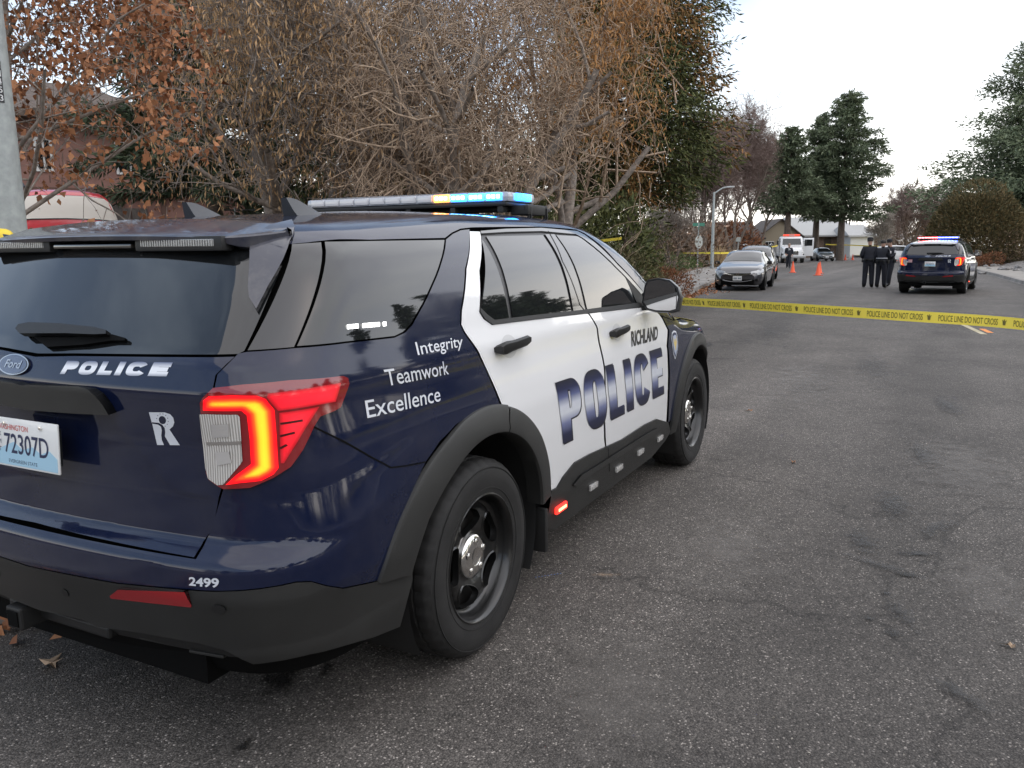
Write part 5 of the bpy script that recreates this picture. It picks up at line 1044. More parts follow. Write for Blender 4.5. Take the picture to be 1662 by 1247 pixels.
# ------------------------------------------------------------------ buildings
def frame_at(px0, px1, D0, D1):     # facade line between two sight lines: origin, unit vector along it, length, outward normal (towards the camera)
    a = np.array(AT(px0, D0)); b = np.array(AT(px1, D1)); u = (b-a)/np.linalg.norm(b-a); return a, u, np.linalg.norm(b-a), np.array([u[1], -u[0]])
def hz_of(px, py, D): return float(pt(px, py, D)[2])
def wallbox(b, a, u, n, s0, s1, z0, z1, d0, d1):      # box on a facade: along s0..s1, heights, from depth d0 (towards camera +) to d1
    c = a+u*(s0+s1)/2+n*(d0+d1)/2; b.box((c[0], c[1], (z0+z1)/2), (s1-s0, abs(d1-d0), z1-z0), rz=math.atan2(u[1], u[0])); return b
stucco = mat('pink_stucco', (.24, .13, .105), .9, var=.12, vscale=2, bump=.25, bscale=90); trimbr = mat('brown_trim', (.11, .06, .045), .8); shingle = mat('brown_shingle', (.10, .075, .06), .9, var=.35, vscale=9, bump=.5, bscale=30)
darkw = mat('dark_window', (.012, .013, .015), .08, spec=.8); doorw = mat('weathered_wood', (.05, .042, .038), .85, col2=(.10, .085, .075), vscale=8)
a, u, Lw, nn = frame_at(28, 404, 25, 29); hs = thing('house', 'pink-brown two-storey house behind the oak, with house number 1959', 'house'); zb = .55
b = MB(); wallbox(b, a, u, nn, 0, Lw, zb, 3.3, 0, -8); wallbox(b, a, u, nn, 0, Lw*.62, 3.3, 5.4, -.0, -8.01); b.build('wall', stucco, hs)
b = MB(); wallbox(b, a, u, nn, -.5, Lw*.62+.6, 5.4, 5.62, .7, -8.6)
P4 = [a+u*-.5+nn*.7, a+u*(Lw*.62+.6)+nn*.7, a+u*(Lw*.62+.6)-nn*8.6, a+u*-.5-nn*8.6]; r0 = a+u*1.5-nn*4; r1 = a+u*(Lw*.62-1.6)-nn*4
b.add([(*p, 5.63) for p in P4]+[(*r0, 7.2), (*r1, 7.2)], [(0, 1, 5, 4), (1, 2, 5), (2, 3, 4, 5), (3, 0, 4)]); b.build('roof', shingle, hs)
b = MB(); wallbox(b, a, u, nn, -.3, Lw+.3, 3.3, 3.42, .35, -.0); wallbox(b, a, u, nn, 0, Lw, 1.72, 1.86, .05, 0); wallbox(b, a, u, nn, Lw*.60, Lw*.62, 1.86, 5.4, .06, 0.002); wallbox(b, a, u, nn, Lw*.425, Lw*.44, zb, 3.3, .07, 0.002); b.build('trim', trimbr, hs)
b = MB(); wallbox(b, a, u, nn, Lw*.20, Lw*.31, zb, 3.1, .03, -.02); o = b.build('garage_opening_shade', mat('opening_shade_black', (.012, .010, .009), .8), hs)  # flat near-black slab on the wall, painted as the shade inside an opening
b = MB(); wallbox(b, a, u, nn, Lw*.325, Lw*.425, zb, 2.95, .06, 0.003)
for k in range(6): wallbox(b, a, u, nn, Lw*.325+k*.25, Lw*.325+k*.25+.22, zb+.1, 2.85, .085, .06)
b.build('door', doorw, hs)
for s0, s1, z0, z1 in ((.54, .70, .75, 1.60), (.10, .17, 3.9, 4.9), (.42, .54, 3.9, 4.9)):
    b = MB(); wallbox(b, a, u, nn, Lw*s0, Lw*s1, z0, z1, .05, .002); w = b.build('window', mat('white_frame', (.6, .6, .58), .5), hs); b = MB(); wallbox(b, a, u, nn, Lw*s0+.08, Lw*(s0+s1)/2-.03, z0+.08, z1-.08, .065, .051); wallbox(b, a, u, nn, Lw*(s0+s1)/2+.03, Lw*s1-.08, z0+.08, z1-.08, .065, .051); b.build('pane', darkw, w)
P = pt(80, 297, 24.6); text_plane('house_number', '1959', (P[0]+nn[0]*.05, P[1]+nn[1]*.05, P[2]), (u[0]*.62, u[1]*.62, -.10), (0, 0, .22), trimbr, hs, bold=.01)
# wire gate with a small notice
a, u, Lw, nn = frame_at(352, 425, 20, 20.5); gt = thing('wire_gate', 'chain-link gate with a small white notice behind the rear roof', 'gate'); gz0 = gz(*a)
b = MB(); 
for s in (0, Lw*.45, Lw): b.tube([(*(a+u*s), gz0), (*(a+u*s), gz0+1.75)], .03, 8)
for z in (.15, 1.7): b.tube([(*a, gz0+z), (*(a+u*Lw), gz0+z)], .02, 8)
b.build('frame', mat('galvanised', (.30, .31, .31), .4, metal=.7), gt, smooth=True)
b = MB()
for k in range(24):
    s = Lw*k/24
    for sg in (1, -1): b.tube([(*(a+u*s), gz0+(.15 if sg > 0 else 1.7)), (*(a+u*min(Lw, s+.9)), gz0+(.15+1.55*min(1, (Lw-s)/.9) if sg > 0 else 1.7-1.55*min(1, (Lw-s)/.9)))], .003, 4, cap=False)
b.build('mesh', MATS['galvanised'], gt)
b = MB(); wallbox(b, a, u, nn, Lw*.60, Lw*.78, gz0+1.36, gz0+1.56, .04, .03); b.build('notice', mat('white_board', (.65, .65, .65), .6), gt)
# far houses
def gable_house(px0, px1, D, zeave, zridge, depth_, wm, rm, label, wins=(), gable=False, over=.5, D1=None, parts=None):
    a, u, Lw, nn = frame_at(px0, px1, D, D1 or D); z0 = gz(*a)-.1; h = thing('house', label, 'house', group='houses beyond the bend')
    b = MB(); wallbox(b, a, u, nn, 0, Lw, z0, zeave, 0, -depth_)
    if gable:      # gable end faces the camera
        m_ = a+u*Lw/2; b.add([(*a, zeave), (*(a+u*Lw), zeave), (*m_, zridge), (*(a-nn*depth_), zeave), (*(a+u*Lw-nn*depth_), zeave), (*(m_-nn*depth_), zridge)], [(0, 1, 2), (3, 5, 4)])
    b.build('wall', wm, h); b = MB()
    if gable:
        for sg, e in ((0, a-u*over), (1, a+u*(Lw+over))):
            dz = (zridge-zeave)/(Lw/2)*over; m_ = a+u*Lw/2; q = [(*(e+nn*over), zeave-dz), (*(m_+nn*over), zridge), (*(m_-nn*(depth_+over)), zridge), (*(e-nn*(depth_+over)), zeave-dz)]; b.add(q+[(x, y, z+.16) for x, y, z in q], [(0, 1, 2, 3), (4, 5, 6, 7), (0, 1, 5, 4), (1, 2, 6, 5), (2, 3, 7, 6), (3, 0, 4, 7)])
    else:
        e0, e1 = a-u*over+nn*over, a+u*(Lw+over)+nn*over; r0, r1 = a-u*over*0-nn*depth_/2, a+u*Lw-nn*depth_/2; f0, f1 = a-u*over-nn*(depth_+over), a+u*(Lw+over)-nn*(depth_+over)
        b.add([(*e0, zeave), (*e1, zeave), (*r1, zridge), (*r0, zridge), (*f0, zeave), (*f1, zeave)], [(0, 1, 2, 3), (3, 2, 5, 4), (0, 3, 4), (1, 5, 2)]); wallbox(b, a, u, nn, -over, Lw+over, zeave-.22, zeave-.01, over, over-.05)
    b.build('roof', rm, h)
    for s0, s1, z0_, z1_, nm, m in wins:
        b = MB(); wallbox(b, a, u, nn, Lw*s0, Lw*s1, z0_, z1_, .06, .003); w = b.build(nm, m, h)
        if nm == 'window': b = MB(); k = 3; [wallbox(b, a, u, nn, Lw*(s0+(s1-s0)*(i+.08)/k), Lw*(s0+(s1-s0)*(i+.92)/k), z0_+.1, z1_-.1, .075, .061) for i in range(k)]; b.build('pane', darkw, w)
    return h
wf = MATS['white_frame']; sl = mat('slate_siding', (.085, .10, .115), .8, var=.1); rd = mat('dark_roof', (.075, .062, .055), .9, var=.25, vscale=3)
gable_house(1150, 1232, 112, 2.35, 4.6, 9, sl, rd, 'slate-blue low house with a dark roof behind the street lamp', ((.1, .2, .6, 1.6, 'window', wf),), over=.7)
gable_house(1186, 1228, 100, 1.55, 3.1, 6, mat('grey_siding', (.17, .19, .19), .8), mat('grey_roof', (.22, .22, .21), .9), 'small grey gabled garage with a row of white-framed windows', ((.22, .80, .75, 1.5, 'window', wf),), gable=True)
gable_house(1232, 1300, 118, 2.6, 4.9, 9, mat('tan_siding', (.26, .22, .16), .8), rd, 'tan house with dark gabled roof just left of the white truck cab', ((.15, .35, .7, 1.9, 'window', wf),), gable=True)
gable_house(1292, 1386, 124, 2.75, 5.6, 12, mat('brown_brick', (.17, .12, .09), .9, var=.3, vscale=4), mat('pale_roof', (.36, .36, .35), .8, var=.08), 'long low brick house with a pale grey roof behind the pines', ((.48, .60, -.3, 2.3, 'door', mat('dark_door', (.05, .035, .02), .6)), (.80, .93, .6, 2.0, 'window', wf), (.05, .3, .6, 1.8, 'window', wf)), over=.9)
gable_house(1380, 1418, 119, 2.6, 4.2, 8, mat('white_siding', (.62, .62, .58), .7), MATS['pale_roof'], 'white garage wing at the end of the long brick house', (), over=.5)
gable_house(1412, 1452, 140, 2.4, 4.0, 8, mat('beige_siding', (.42, .36, .30), .8), mat('beige_roof', (.30, .26, .22), .9), 'low beige house behind the three officers', ((.3, .5, .6, 1.6, 'window', wf),))

# ------------------------------------------------------------------ poles, lamp, signs
galv = mat('galvanised_pole', (.27, .29, .285), .55, metal=.25, col2=(.36, .385, .375), vscale=16, bump=.1, bscale=120)
x, y = AT(-1, 6.); zb = gz(x, y)-.1; t = thing('utility_pole', 'thick grey galvanised pole with stacked tag HI453 at the left edge', 'pole', (x, y, zb))
b = MB(); b.lathe([(.196*(1-.0235*h) , h) for h in np.linspace(0, 9.5, 20)]+[(.0, 9.52)], 40); b.build('shaft', galv, t, smooth=True)
b = MB(); b.lathe([(.26, 0), (.26, .04), (.21, .05)], 24); b.build('base_plate', galv, t, smooth=True)
b = MB(); b.tube([(0, 0, 9.3), (-.5, -1.2, 9.8), (-.6, -2.6, 9.9)], .05, 8); b.box((-.62, -2.9, 9.88), (.25, .6, .12), bev=.04); b.build('lamp_arm', galv, t, auto=40)
vd = np.array([CAM[0]-x, CAM[1]-y]); vd /= np.linalg.norm(vd); rt = np.array([-vd[1], vd[0]])   # rt = photo right as seen from the camera
ang = .62; dv = vd*math.cos(ang)+rt*math.sin(ang); rv = rt*math.cos(ang)-vd*math.sin(ang)
for i, ch in enumerate('HI453'):
    py = 101+i*13.6; z = hz_of(14, py, 5.85)-zb; r = .196*(1-.0235*z)+.004
    b = MB(); c = dv*r; ca = math.atan2(rv[1], rv[0]); b.box((c[0], c[1], z), (.042, .004, .060), rz=ca); p = b.build('tag', blackd, t)
    o_ = c+dv*.0032-rv*.013; text_plane('tag_letter', ch, (o_[0], o_[1], z-.021), (rv[0]*.026, rv[1]*.026, 0), (0, 0, .042), mat('tag_silver', (.55, .56, .55), .5), t, bold=.01)
x, y = AT(4, 5.3); zt = hz_of(4, 371, 5.3); yb_ = gz(x, y); t = thing('marker_post', 'yellow dome-topped post at the foot of the grey pole', 'post', (x, y, yb_)); hh = zt-yb_
b = MB(); b.lathe([(.075, 0), (.075, hh-.07), (.072, hh-.04), (.055, hh-.015), (.03, hh-.003), (0, hh)], 24); b.build('sleeve', mat('yellow_plastic', (.72, .52, .02), .4), t, auto=50); b = MB(); b.lathe([(.0755, hh-.2), (.0762, hh-.2), (.0762, hh-.14), (.0755, hh-.14)], 24); b.build('band', mat('dark_band', (.03, .03, .03), .5), t)
x, y = AT(1156.5, 57); zt = hz_of(1159, 312, 57); z0 = gz(x, y); t = thing('street_lamp', 'slim galvanised street lamp with a short curved arm beyond the junipers', 'street lamp', (x, y, z0)); hh = zt-z0
b = MB(); b.tube([(0, 0, 0), (0, 0, hh*.5), (0, 0, hh)], [.13, .10, .07], 10); b.build('shaft', galv, t, smooth=True)
arm = [np.array([0, 0, hh-.1]), np.array([.2, -.5, hh+.25]), np.array([.3, -.8, hh+.32])]; b = MB(); b.tube(arm, .05, 8); b.build('lamp_arm', galv, t, smooth=True); b = MB(); b.box(arm[2]+np.array([.03, -.22, 0]), (.2, .5, .11), rz=0, bev=.05); b.build('lamp_head', mat('lamp_grey', (.45, .45, .44), .5), t, auto=40)
x, y = AT(1133, 44); z0 = gz(x, y); t = thing('street_sign', 'street name sign post with green blades and the grey back of a stop sign', 'sign', (x, y, z0)); zt = hz_of(1133, 361, 44)-z0
b = MB(); b.tube([(0, 0, 0), (0, 0, zt)], .03, 8); b.build('post', galv, t, smooth=True)
gs = mat('sign_green', (.06, .22, .15), .5); b = MB(); b.box((0, 0, zt-.12), (.62, .02, .17), rz=-1.2); b.build('name_blade', gs, t); b = MB(); b.box((0, 0, zt-.32), (.55, .02, .17), rz=.35); b.build('name_blade', gs, t)
b = MB(); oc = [(.36*math.cos(PI/8+k*PI/4), .36*math.sin(PI/8+k*PI/4)) for k in range(8)]; b.prism(oc, .012, org=(.03, -.03, zt-1.02), U=(math.sin(1.2), math.cos(1.2)*-1, 0), W=(0, 0, 1), N=(math.cos(1.2), math.sin(1.2), 0)); b.build('sign_back', mat('sign_back_grey', (.34, .36, .34), .5, metal=.3), t)
x, y = AT(1198, 75); z0 = gz(x, y); t = thing('sign_post', 'small square sign on a thin post left of the dark parked car', 'sign', (x, y, z0)); b = MB(); b.tube([(0, 0, 0), (0, 0, 2.3)], .03, 6); b.build('post', galv, t); b = MB(); b.box((-.03, 0, 2.15), (.02, .4, .4), rz=.3); b.build('panel', MATS['sign_back_grey'], t)
# ------------------------------------------------------------------ other vehicles
def smoothcar(T, dx=.09):
    T = np.array(T, float); xs = np.arange(T[0, 0], T[-1, 0]+1e-6, dx); xs[-1] = T[-1, 0]; C = [xs]
    for c in range(1, T.shape[1]):
        y = np.interp(xs, T[:, 0], T[:, c]); k = np.array([.25, .5, .25]); y2 = np.convolve(np.pad(y, 1, mode='edge'), k, 'valid'); C.append(y2)
    return np.stack(C, 1)
def ringpts(r):
    x, zb, zs, w, zt, wt = r; h = zt-zs
    half = [(0, zb), (-w*.84, zb), (-w*.96, zb+.10), (-w*1.0, zb+(zs-zb)*.5), (-w*.985, zs-.10), (-w*.945, zs), (-(wt+(w*.93-wt)*.45), zs+h*.5), (-(wt+(w*.93-wt)*.12), zs+h*.86), (-wt*.90, zt-h*.04-.004), (-wt*.5, zt+.006), (0, zt+.012)]
    return half
def car(name, label, cat, T, paint, loc, rz, wb, R=.32, track=.77, group=None, glass=(), face='front', plate=True, extras=None, lamps=True, tail=False):
    t = thing(name, label, cat, loc, rz, group); S = smoothcar(T); H = [ringpts(r) for r in S]; n = len(H[0]); rings = []
    for r, h in zip(S, H): rings.append([(r[0], y, z) for y, z in h]+[(r[0], -y, z) for y, z in h[-2:0:-1]])
    b = MB(); b.loft(rings); body = b.build('body', paint, t, auto=38); Harr = np.array(H)
    def sp_(x, s):     # point on the skin: x along the car, s ring parameter, s>10 is the left side
        ss = s if s <= 10 else 20-s; i = min(n-2, int(ss)); f = ss-i; q = [np.interp(x, S[:, 0], Harr[:, i, k]*(1-f)+Harr[:, i+1, k]*f) for k in (0, 1)]
        return np.array([x, q[0] if s <= 10 else -q[0], q[1]])
    def patch(nm, quad, m, parent, off=.008, nu=8, nv=6):     # quad corners in (x, s)
        q = np.array(quad, float); V = []
        for i in range(nu+1):
            for j in range(nv+1):
                a, c = i/nu, j/nv; xs = q[0]*(1-a)*(1-c)+q[1]*a*(1-c)+q[2]*a*c+q[3]*(1-a)*c; p0 = sp_(*xs); e = .02; du = sp_(xs[0]+e, xs[1])-p0; dv_ = sp_(xs[0], xs[1]+e*3)-p0
                nn = np.cross(du, dv_); nn /= np.linalg.norm(nn)+1e-9; cen = np.array([xs[0], 0, .7]); nn = nn if np.dot(nn, p0-cen) > 0 or abs(np.dot(nn, p0-cen)) < 1e-6 else -nn; V.append(p0+nn*off)
        return mesh_obj(nm, V, [(i*(nv+1)+j, (i+1)*(nv+1)+j, (i+1)*(nv+1)+j+1, i*(nv+1)+j+1) for i in range(nu) for j in range(nv)], m, parent, smooth=True)
    for nm, quad in glass:
        patch(nm, quad, tint, t); 
        if nm == 'side_window': patch(nm, [(x, 20-s) for x, s in quad], tint, t)
    for sx in (-1, 1):
        for sy in (-1, 1):
            w = thing('wheel', None, None); w.parent = t; w.location = (sx*wb/2, sy*(track+.02), R)
            b = MB(); b.lathe([(R*.62, sy*.09), (R*.9, sy*.095), (R, sy*.06), (R, -sy*.10), (R*.6, -sy*.10)], 28, 'Y'); b.build('tyre', rubber, w, auto=40)
            b = MB(); b.lathe([(R*.64, sy*.085), (R*.55, sy*.055), (.0, sy*.045)], 24, 'Y'); [b.box((R*.34*math.cos(k*2*PI/5), sy*.06, R*.34*math.sin(k*2*PI/5)), (R*.5, .02, .05), rot=Matrix.Rotation(-k*2*PI/5, 3, 'Y')) for k in range(5)]; b.build('rim', mat('alloy', (.30, .30, .31), .35, metal=.8), w, auto=40)
            wl_ = MB(); yy = sp_(sx*wb/2, 3)[1]*-sy*-1; yo_ = abs(sp_(sx*wb/2, 3)[1])+.004; ts = np.linspace(0, PI, 18); V = [(sx*wb/2+(R+.05)*math.cos(a), sy*yo_, R+(R+.05)*math.sin(a)) for a in ts]+[(sx*wb/2-(R+.05), sy*yo_, .1), (sx*wb/2+(R+.05), sy*yo_, .1)]
            wl_.prism([(v[0], v[2]) for v in V], -sy*.20, org=(0, sy*yo_, 0)); wl_.build('wheel_well_shade', shell, t)  # flat black disc just proud of the side, painted as wheel well shade
    return t, sp_, patch
def add_mirrors(t, x, y, z, m):
    for s in (-1, 1): b = MB(); b.box((x, s*(y+.09), z), (.09, .17, .12), bev=.035); b.box((x+.0, s*(y-.01), z-.05), (.04, .08, .03), bev=.01); b.build('door_mirror', m, t, auto=40)
# profile rows: x, underside, shoulder height, half width, top height, half width of the top
SED = [(-2.28, .42, .62, .52, .70, .40), (-2.22, .30, .86, .72, .98, .60), (-2.0, .22, .93, .83, 1.06, .66), (-1.55, .20, .95, .87, 1.13, .64), (-.95, .19, .94, .877, 1.37, .57), (-.3, .19, .93, .877, 1.435, .57), (.35, .19, .91, .877, 1.40, .57), (.85, .19, .90, .877, 1.18, .62), (1.18, .19, .89, .875, .99, .70), (1.6, .19, .84, .86, .92, .70), (2.0, .20, .75, .81, .82, .66), (2.2, .24, .62, .70, .70, .58), (2.28, .34, .50, .55, .55, .45)]
greyp = mat('grey_metallic', (.045, .045, .052), .3, metal=.3, coat=1.); silver_ = mat('silver_grey', (.13, .145, .15), .3, metal=.5, coat=1.)
Gs = [('windscreen', [(1.10, 7.3), (.50, 7.3), (.50, 12.7), (1.10, 12.7)]), ('side_window', [(-1.25, 5.4), (.72, 5.4), (.30, 7.1), (-.95, 7.1)]), ('rear_window', [(-1.1, 7.6), (-1.62, 7.6), (-1.62, 12.4), (-1.1, 12.4)])]
def front_details(t, sp_, patch, L=2.28, zl=.62, hw=.84, badge=True, lampm=None):
    lm_ = lampm or mat('headlamp', (.36, .37, .38), .2, coat=.7, metal=.2)
    for s in (-1, 1):
        b = MB(); b.loft([[(L-.47, s*.845, zl+.13), (L-.47, s*.845, zl+.03), (L-.50, s*.81, zl+.16)], [(L-.20, s*.735, zl+.085), (L-.17, s*.745, zl-.04), (L-.24, s*.69, zl+.13)], [(L-.03, s*.44, zl+.02), (L-.01, s*.44, zl-.045), (L-.08, s*.44, zl+.07)]]); b.build('headlight', lm_, t, auto=60)
        b = MB(); b.box((L-.06, s*.62, .40), (.05, .20, .10), bev=.03, rz=-s*.5); b.build('fog_lamp', dplast, t, auto=40)
    b = MB(); b.box((L+.0, 0, zl-.015), (.05, .84, .07), bev=.03); b.build('grille', MATS['grille_black'], t, auto=40)
    b = MB(); pts = [(L+.04, y, zl-.055+.055*abs(y/.45)**2*1.2) for y in np.linspace(-.46, .46, 11)]; b.tube(pts, .022, 6); b.build('grille_bar', chrome, t, smooth=True)
    b = MB(); b.box((L+.0, 0, .33), (.06, 1.15, .17), bev=.05); g_ = b.build('lower_intake', shell, t, auto=40)
    b = MB(); pts = [(L+.035, y, .335+.06*abs(y/.5)**2) for y in np.linspace(-.5, .5, 11)]; b.tube(pts, .014, 6); b.build('intake_bar', mat('satin_bar', (.35, .35, .36), .3, metal=.6), t, smooth=True)
    if badge: b = MB(); [b.box((L+.038, y, zl-.01), (.008, .016, .075)) for y in (-.035, .035)]; b.box((L+.038, 0, zl-.01), (.008, .07, .014)); b.build('emblem', chrome, t)
    b = MB(); b.box((L+.04, 0, .46), (.012, .31, .155), bev=.004); p = b.build('number_plate', MATS['plate_white'], t, auto=40)
    b = MB(); [b.box((L+.048, -.11+.037*k, .455), (.003, .022, .06)) for k in range(7) if k != 3]; b.build('plate_marks', mat('plate_ink', (.08, .10, .16), .6), p)
x, y = AT(1212, 31.2)
t, sp_, pa_ = car('sedan', 'dark grey four-door sedan parked facing the camera at the left kerb', 'car', SED, greyp, (x, y, float(zroad(x, y))), math.radians(180+4.5), 2.67, .315, glass=Gs); front_details(t, sp_, pa_); add_mirrors(t, .85, .84, .98, dplast)
b = MB(); b.box((.62, 0, 1.22), (.02, .12, .05)); b.build('mirror_inside', shell, t)
WAG = [(-2.35, .4, .7, .62, .80, .5), (-2.25, .25, .95, .80, 1.40, .56), (-1.9, .22, .98, .88, 1.56, .60), (-.8, .2, .98, .90, 1.62, .62), (.3, .2, .96, .90, 1.58, .61), (.85, .2, .95, .90, 1.30, .66), (1.2, .2, .94, .89, 1.08, .72), (1.7, .2, .90, .87, .99, .70), (2.15, .22, .78, .80, .86, .62), (2.35, .32, .55, .62, .6, .5)]
Gw = [('windscreen', [(1.10, 7.3), (.50, 7.3), (.50, 12.7), (1.10, 12.7)]), ('side_window', [(-2.0, 5.4), (.72, 5.4), (.30, 7.1), (-1.85, 7.1)]), ('rear_window', [(-2.24, 6.6), (-2.31, 6.6), (-2.31, 13.4), (-2.24, 13.4)])]
x, y = AT(1229, 39)
t, sp_, pa_ = car('estate_car', 'dark blue-black estate car with roof rails parked right behind the grey sedan', 'car', WAG, mat('ink_blue', (.02, .024, .035), .3, coat=1.), (x, y, float(zroad(x, y))), math.radians(180+7), 2.7, .33, glass=Gw); front_details(t, sp_, pa_, 2.33, .74)
for s in (-1, 1): b = MB(); b.tube([(-1.8, s*.58, 1.60), (-1.7, s*.6, 1.67), (.1, s*.6, 1.67), (.25, s*.58, 1.62)], .02, 6); b.build('roof_rail', chrome, t, smooth=True)
x, y = AT(1335, 92)
t, sp_, pa_ = car('sedan', 'silver-grey sedan parked beside the open door of the white truck', 'car', [(r[0], r[1], r[2]*1.0, r[3], r[4]*1.02, r[5]) for r in SED], silver_, (x, y, float(zroad(x, y))), math.radians(180+20), 2.67, .315, glass=Gs); front_details(t, sp_, pa_); add_mirrors(t, .85, .84, .98, silver_)
# white vehicles far behind
wp_ = mat('white_body', (.70, .70, .70), .35, coat=.8)
x, y = AT(1462, 80); t, sp_, pa_ = car('white_suv', 'white SUV parked side-on behind the three officers', 'car', WAG, wp_, (x, y, float(zroad(x, y))), math.radians(-62), 2.7, .36, glass=Gw); add_mirrors(t, .85, .84, 1.05, wp_)
PIC = [(-2.7, .5, .95, .88, 1.02, .80), (-2.6, .42, 1.02, .94, 1.05, .86), (-.75, .38, 1.04, .95, 1.07, .86), (-.70, .38, 1.05, .95, 1.70, .66), (.3, .36, 1.06, .95, 1.80, .66), (.75, .36, 1.06, .95, 1.42, .70), (1.05, .36, 1.06, .95, 1.16, .78), (2.2, .36, 1.02, .92, 1.10, .76), (2.6, .42, .9, .86, .95, .7), (2.7, .5, .75, .75, .8, .6)]
x, y = AT(1462, 150); t, sp_, pa_ = car('pickup_truck', 'white pickup parked on the rise beyond the white SUV', 'pickup', PIC, wp_, (x, y, hz_of(1462, 397, 150)), math.radians(-58), 3.4, .40, glass=[('windscreen', [(1.0, 7.3), (.5, 7.3), (.5, 12.7), (1.0, 12.7)]), ('side_window', [(-.65, 5.4), (.75, 5.4), (.3, 7.1), (-.62, 7.1)])])
b = MB(); b.box((-1.6, 0, -.2), (9, 4, 1.0)); 
# red SUV by the house, its rear window covered by a cream sheet
redp = mat('red_paint', (.50, .018, .03), .35, coat=1.)
JEEP = [(-2.2, .45, .80, .84, .90, .74), (-2.14, .38, .98, .90, 1.10, .80), (-2.05, .36, 1.0, .92, 1.40, .72), (-1.85, .36, 1.0, .92, 1.66, .66), (-1.5, .34, 1.0, .92, 1.71, .66), (-.3, .34, 1.0, .92, 1.72, .66), (.45, .34, 1.0, .92, 1.68, .66), (.95, .34, 1.0, .92, 1.25, .70), (1.15, .34, 1.0, .91, 1.08, .76), (2.1, .36, .96, .88, 1.02, .76), (2.2, .42, .8, .8, .86, .7)]
x, y = AT(88, 15.6); zj_ = hz_of(100, 300, 13.5)-1.73
t, sp_, pa_ = car('red_suv', 'red boxy SUV with a cream sheet over its rear window, by the pink house', 'car', JEEP, redp, (x, y, zj_), math.atan2(y-CAM[1], x-CAM[0])+.10, 2.6, .37, glass=[('side_window', [(-1.75, 5.4), (.65, 5.4), (.35, 7.0), (-1.65, 7.0)])])
pa_('rear_window', [(-2.11, 5.55), (-1.90, 6.9), (-1.90, 13.1), (-2.11, 14.45)], gloss, t, off=.012); pa_('window_sheet', [(-2.105, 5.80), (-1.915, 6.85), (-1.915, 13.15), (-2.105, 14.2)], mat('cream_sheet', (.62, .58, .52), .8), t, off=.022)
for s in (-1, 1): b = MB(); b.tube([(-1.8, s*.52, 1.72), (-1.65, s*.54, 1.79), (.1, s*.54, 1.79), (.25, s*.52, 1.72)], .02, 6); b.build('roof_rail', dplast, t, smooth=True)
b = MB(); b.box((-2.17, 0, 1.03), (.03, .06, .05), bev=.01); b.build('window_latch', dplast, t)
b = MB(); b.box((x, y, zj_/2-.05), (5.6, 3.4, max(.1, zj_-.05)), rz=t.rotation_euler.z); o = b.build('driveway', concrete, None); o['kind'] = 'structure'
# white medium-duty truck with a red light bar, cab door open
x, y = AT(1284, 83.5); t = thing('utility_truck', 'white long-nosed work truck with a red light bar and its cab door open', 'truck', (x, y, float(zroad(x, y))), math.radians(180+15)); wt_ = wp_
b = MB(); b.loft([[(X, -w, zb_), (X, -w, zt_-.12), (X, -w*.86, zt_), (X, w*.86, zt_), (X, w, zt_-.12), (X, w, zb_)] for X, w, zb_, zt_ in ((2.3, .78, .75, 1.28), (2.2, .88, .65, 1.38), (1.2, .98, .62, 1.62), (.55, 1.02, .62, 1.74))]); b.build('bonnet', wt_, t, auto=40)
b = MB(); b.loft([[(X, -w, zb_), (X, -w, zt_-.15), (X, -w*.88, zt_), (X, w*.88, zt_), (X, w, zt_-.15), (X, w, zb_)] for X, w, zb_, zt_ in ((.62, 1.10, .62, 1.72), (.52, 1.10, .62, 1.80), (.22, 1.06, .62, 2.50), (.05, 1.06, .62, 2.60), (-1.3, 1.08, .62, 2.62))]); b.build('cab', wt_, t, auto=40)
b = MB(); b.prism([(-.90, 0), (.90, 0), (.84, .66), (-.84, .66)], .02, org=(.56, 0, 1.78), U=(0, 1, 0), W=(-.40, 0, .92), N=(.92, 0, .4)); b.build('windscreen', tint, t)
b = MB(); b.box((-3.6, 0, 1.15), (4.2, 2.3, .95), bev=.04); b.box((-1.55, 0, 1.5), (.2, 2.2, 1.7)); b.build('body_box', wt_, t, auto=40)
b = MB(); b.box((2.32, 0, 1.02), (.06, .92, .46), bev=.04); g_ = b.build('grille', chrome, t, auto=40); b = MB(); [b.box((2.355, 0, .86+.08*k), (.02, .84, .045)) for k in range(5)]; b.build('grille_slats', MATS['grille_black'], g_)
b = MB(); b.box((2.45, 0, .62), (.22, 2.25, .30), bev=.05); b.build('bumper', mat('dull_chrome', (.45, .45, .45), .35, metal=.7), t, auto=40)
for s in (-1, 1):
    b = MB(); b.box((2.22, s*.70, 1.0), (.14, .28, .22), bev=.05); b.build('headlight', MATS['headlamp'], t, auto=40)
    b = MB(); b.box((.45, s*1.35, 2.0), (.10, .18, .42), bev=.03); b.tube([(.4, s*1.05, 2.1), (.45, s*1.3, 2.1)], .02, 6); b.build('door_mirror', dplast, t, auto=40)
    b = MB(); b.box((1.45, s*.98, .98), (1.05, .14, .22), bev=.05); b.build('mudguard', wt_, t, auto=40)
    for X in (1.45, -3.9):
        b = MB(); b.lathe([(.28, s*.14), (.46, s*.14), (.50, s*.08), (.50, -s*.14), (.3, -s*.14)], 26, 'Y', (X, s*.93, .50)); b.lathe([(.28, s*.13), (.0, s*.02)], 20, 'Y', (X, s*.93, .50)); b.build('wheel', rubber, t, auto=40)
b = MB(); b.box((-.1, 0, 2.74), (.38, 1.62, .17), bev=.05); lb_ = b.build('light_bar', mat('red_bar', (.55, .04, .03), .3, emis=(1, .12, .06), es=.35), t, auto=40)
b = MB(); b.box((.10, 0, 2.74), (.02, .5, .10)); b.build('clear_panel', lampclear, lb_)
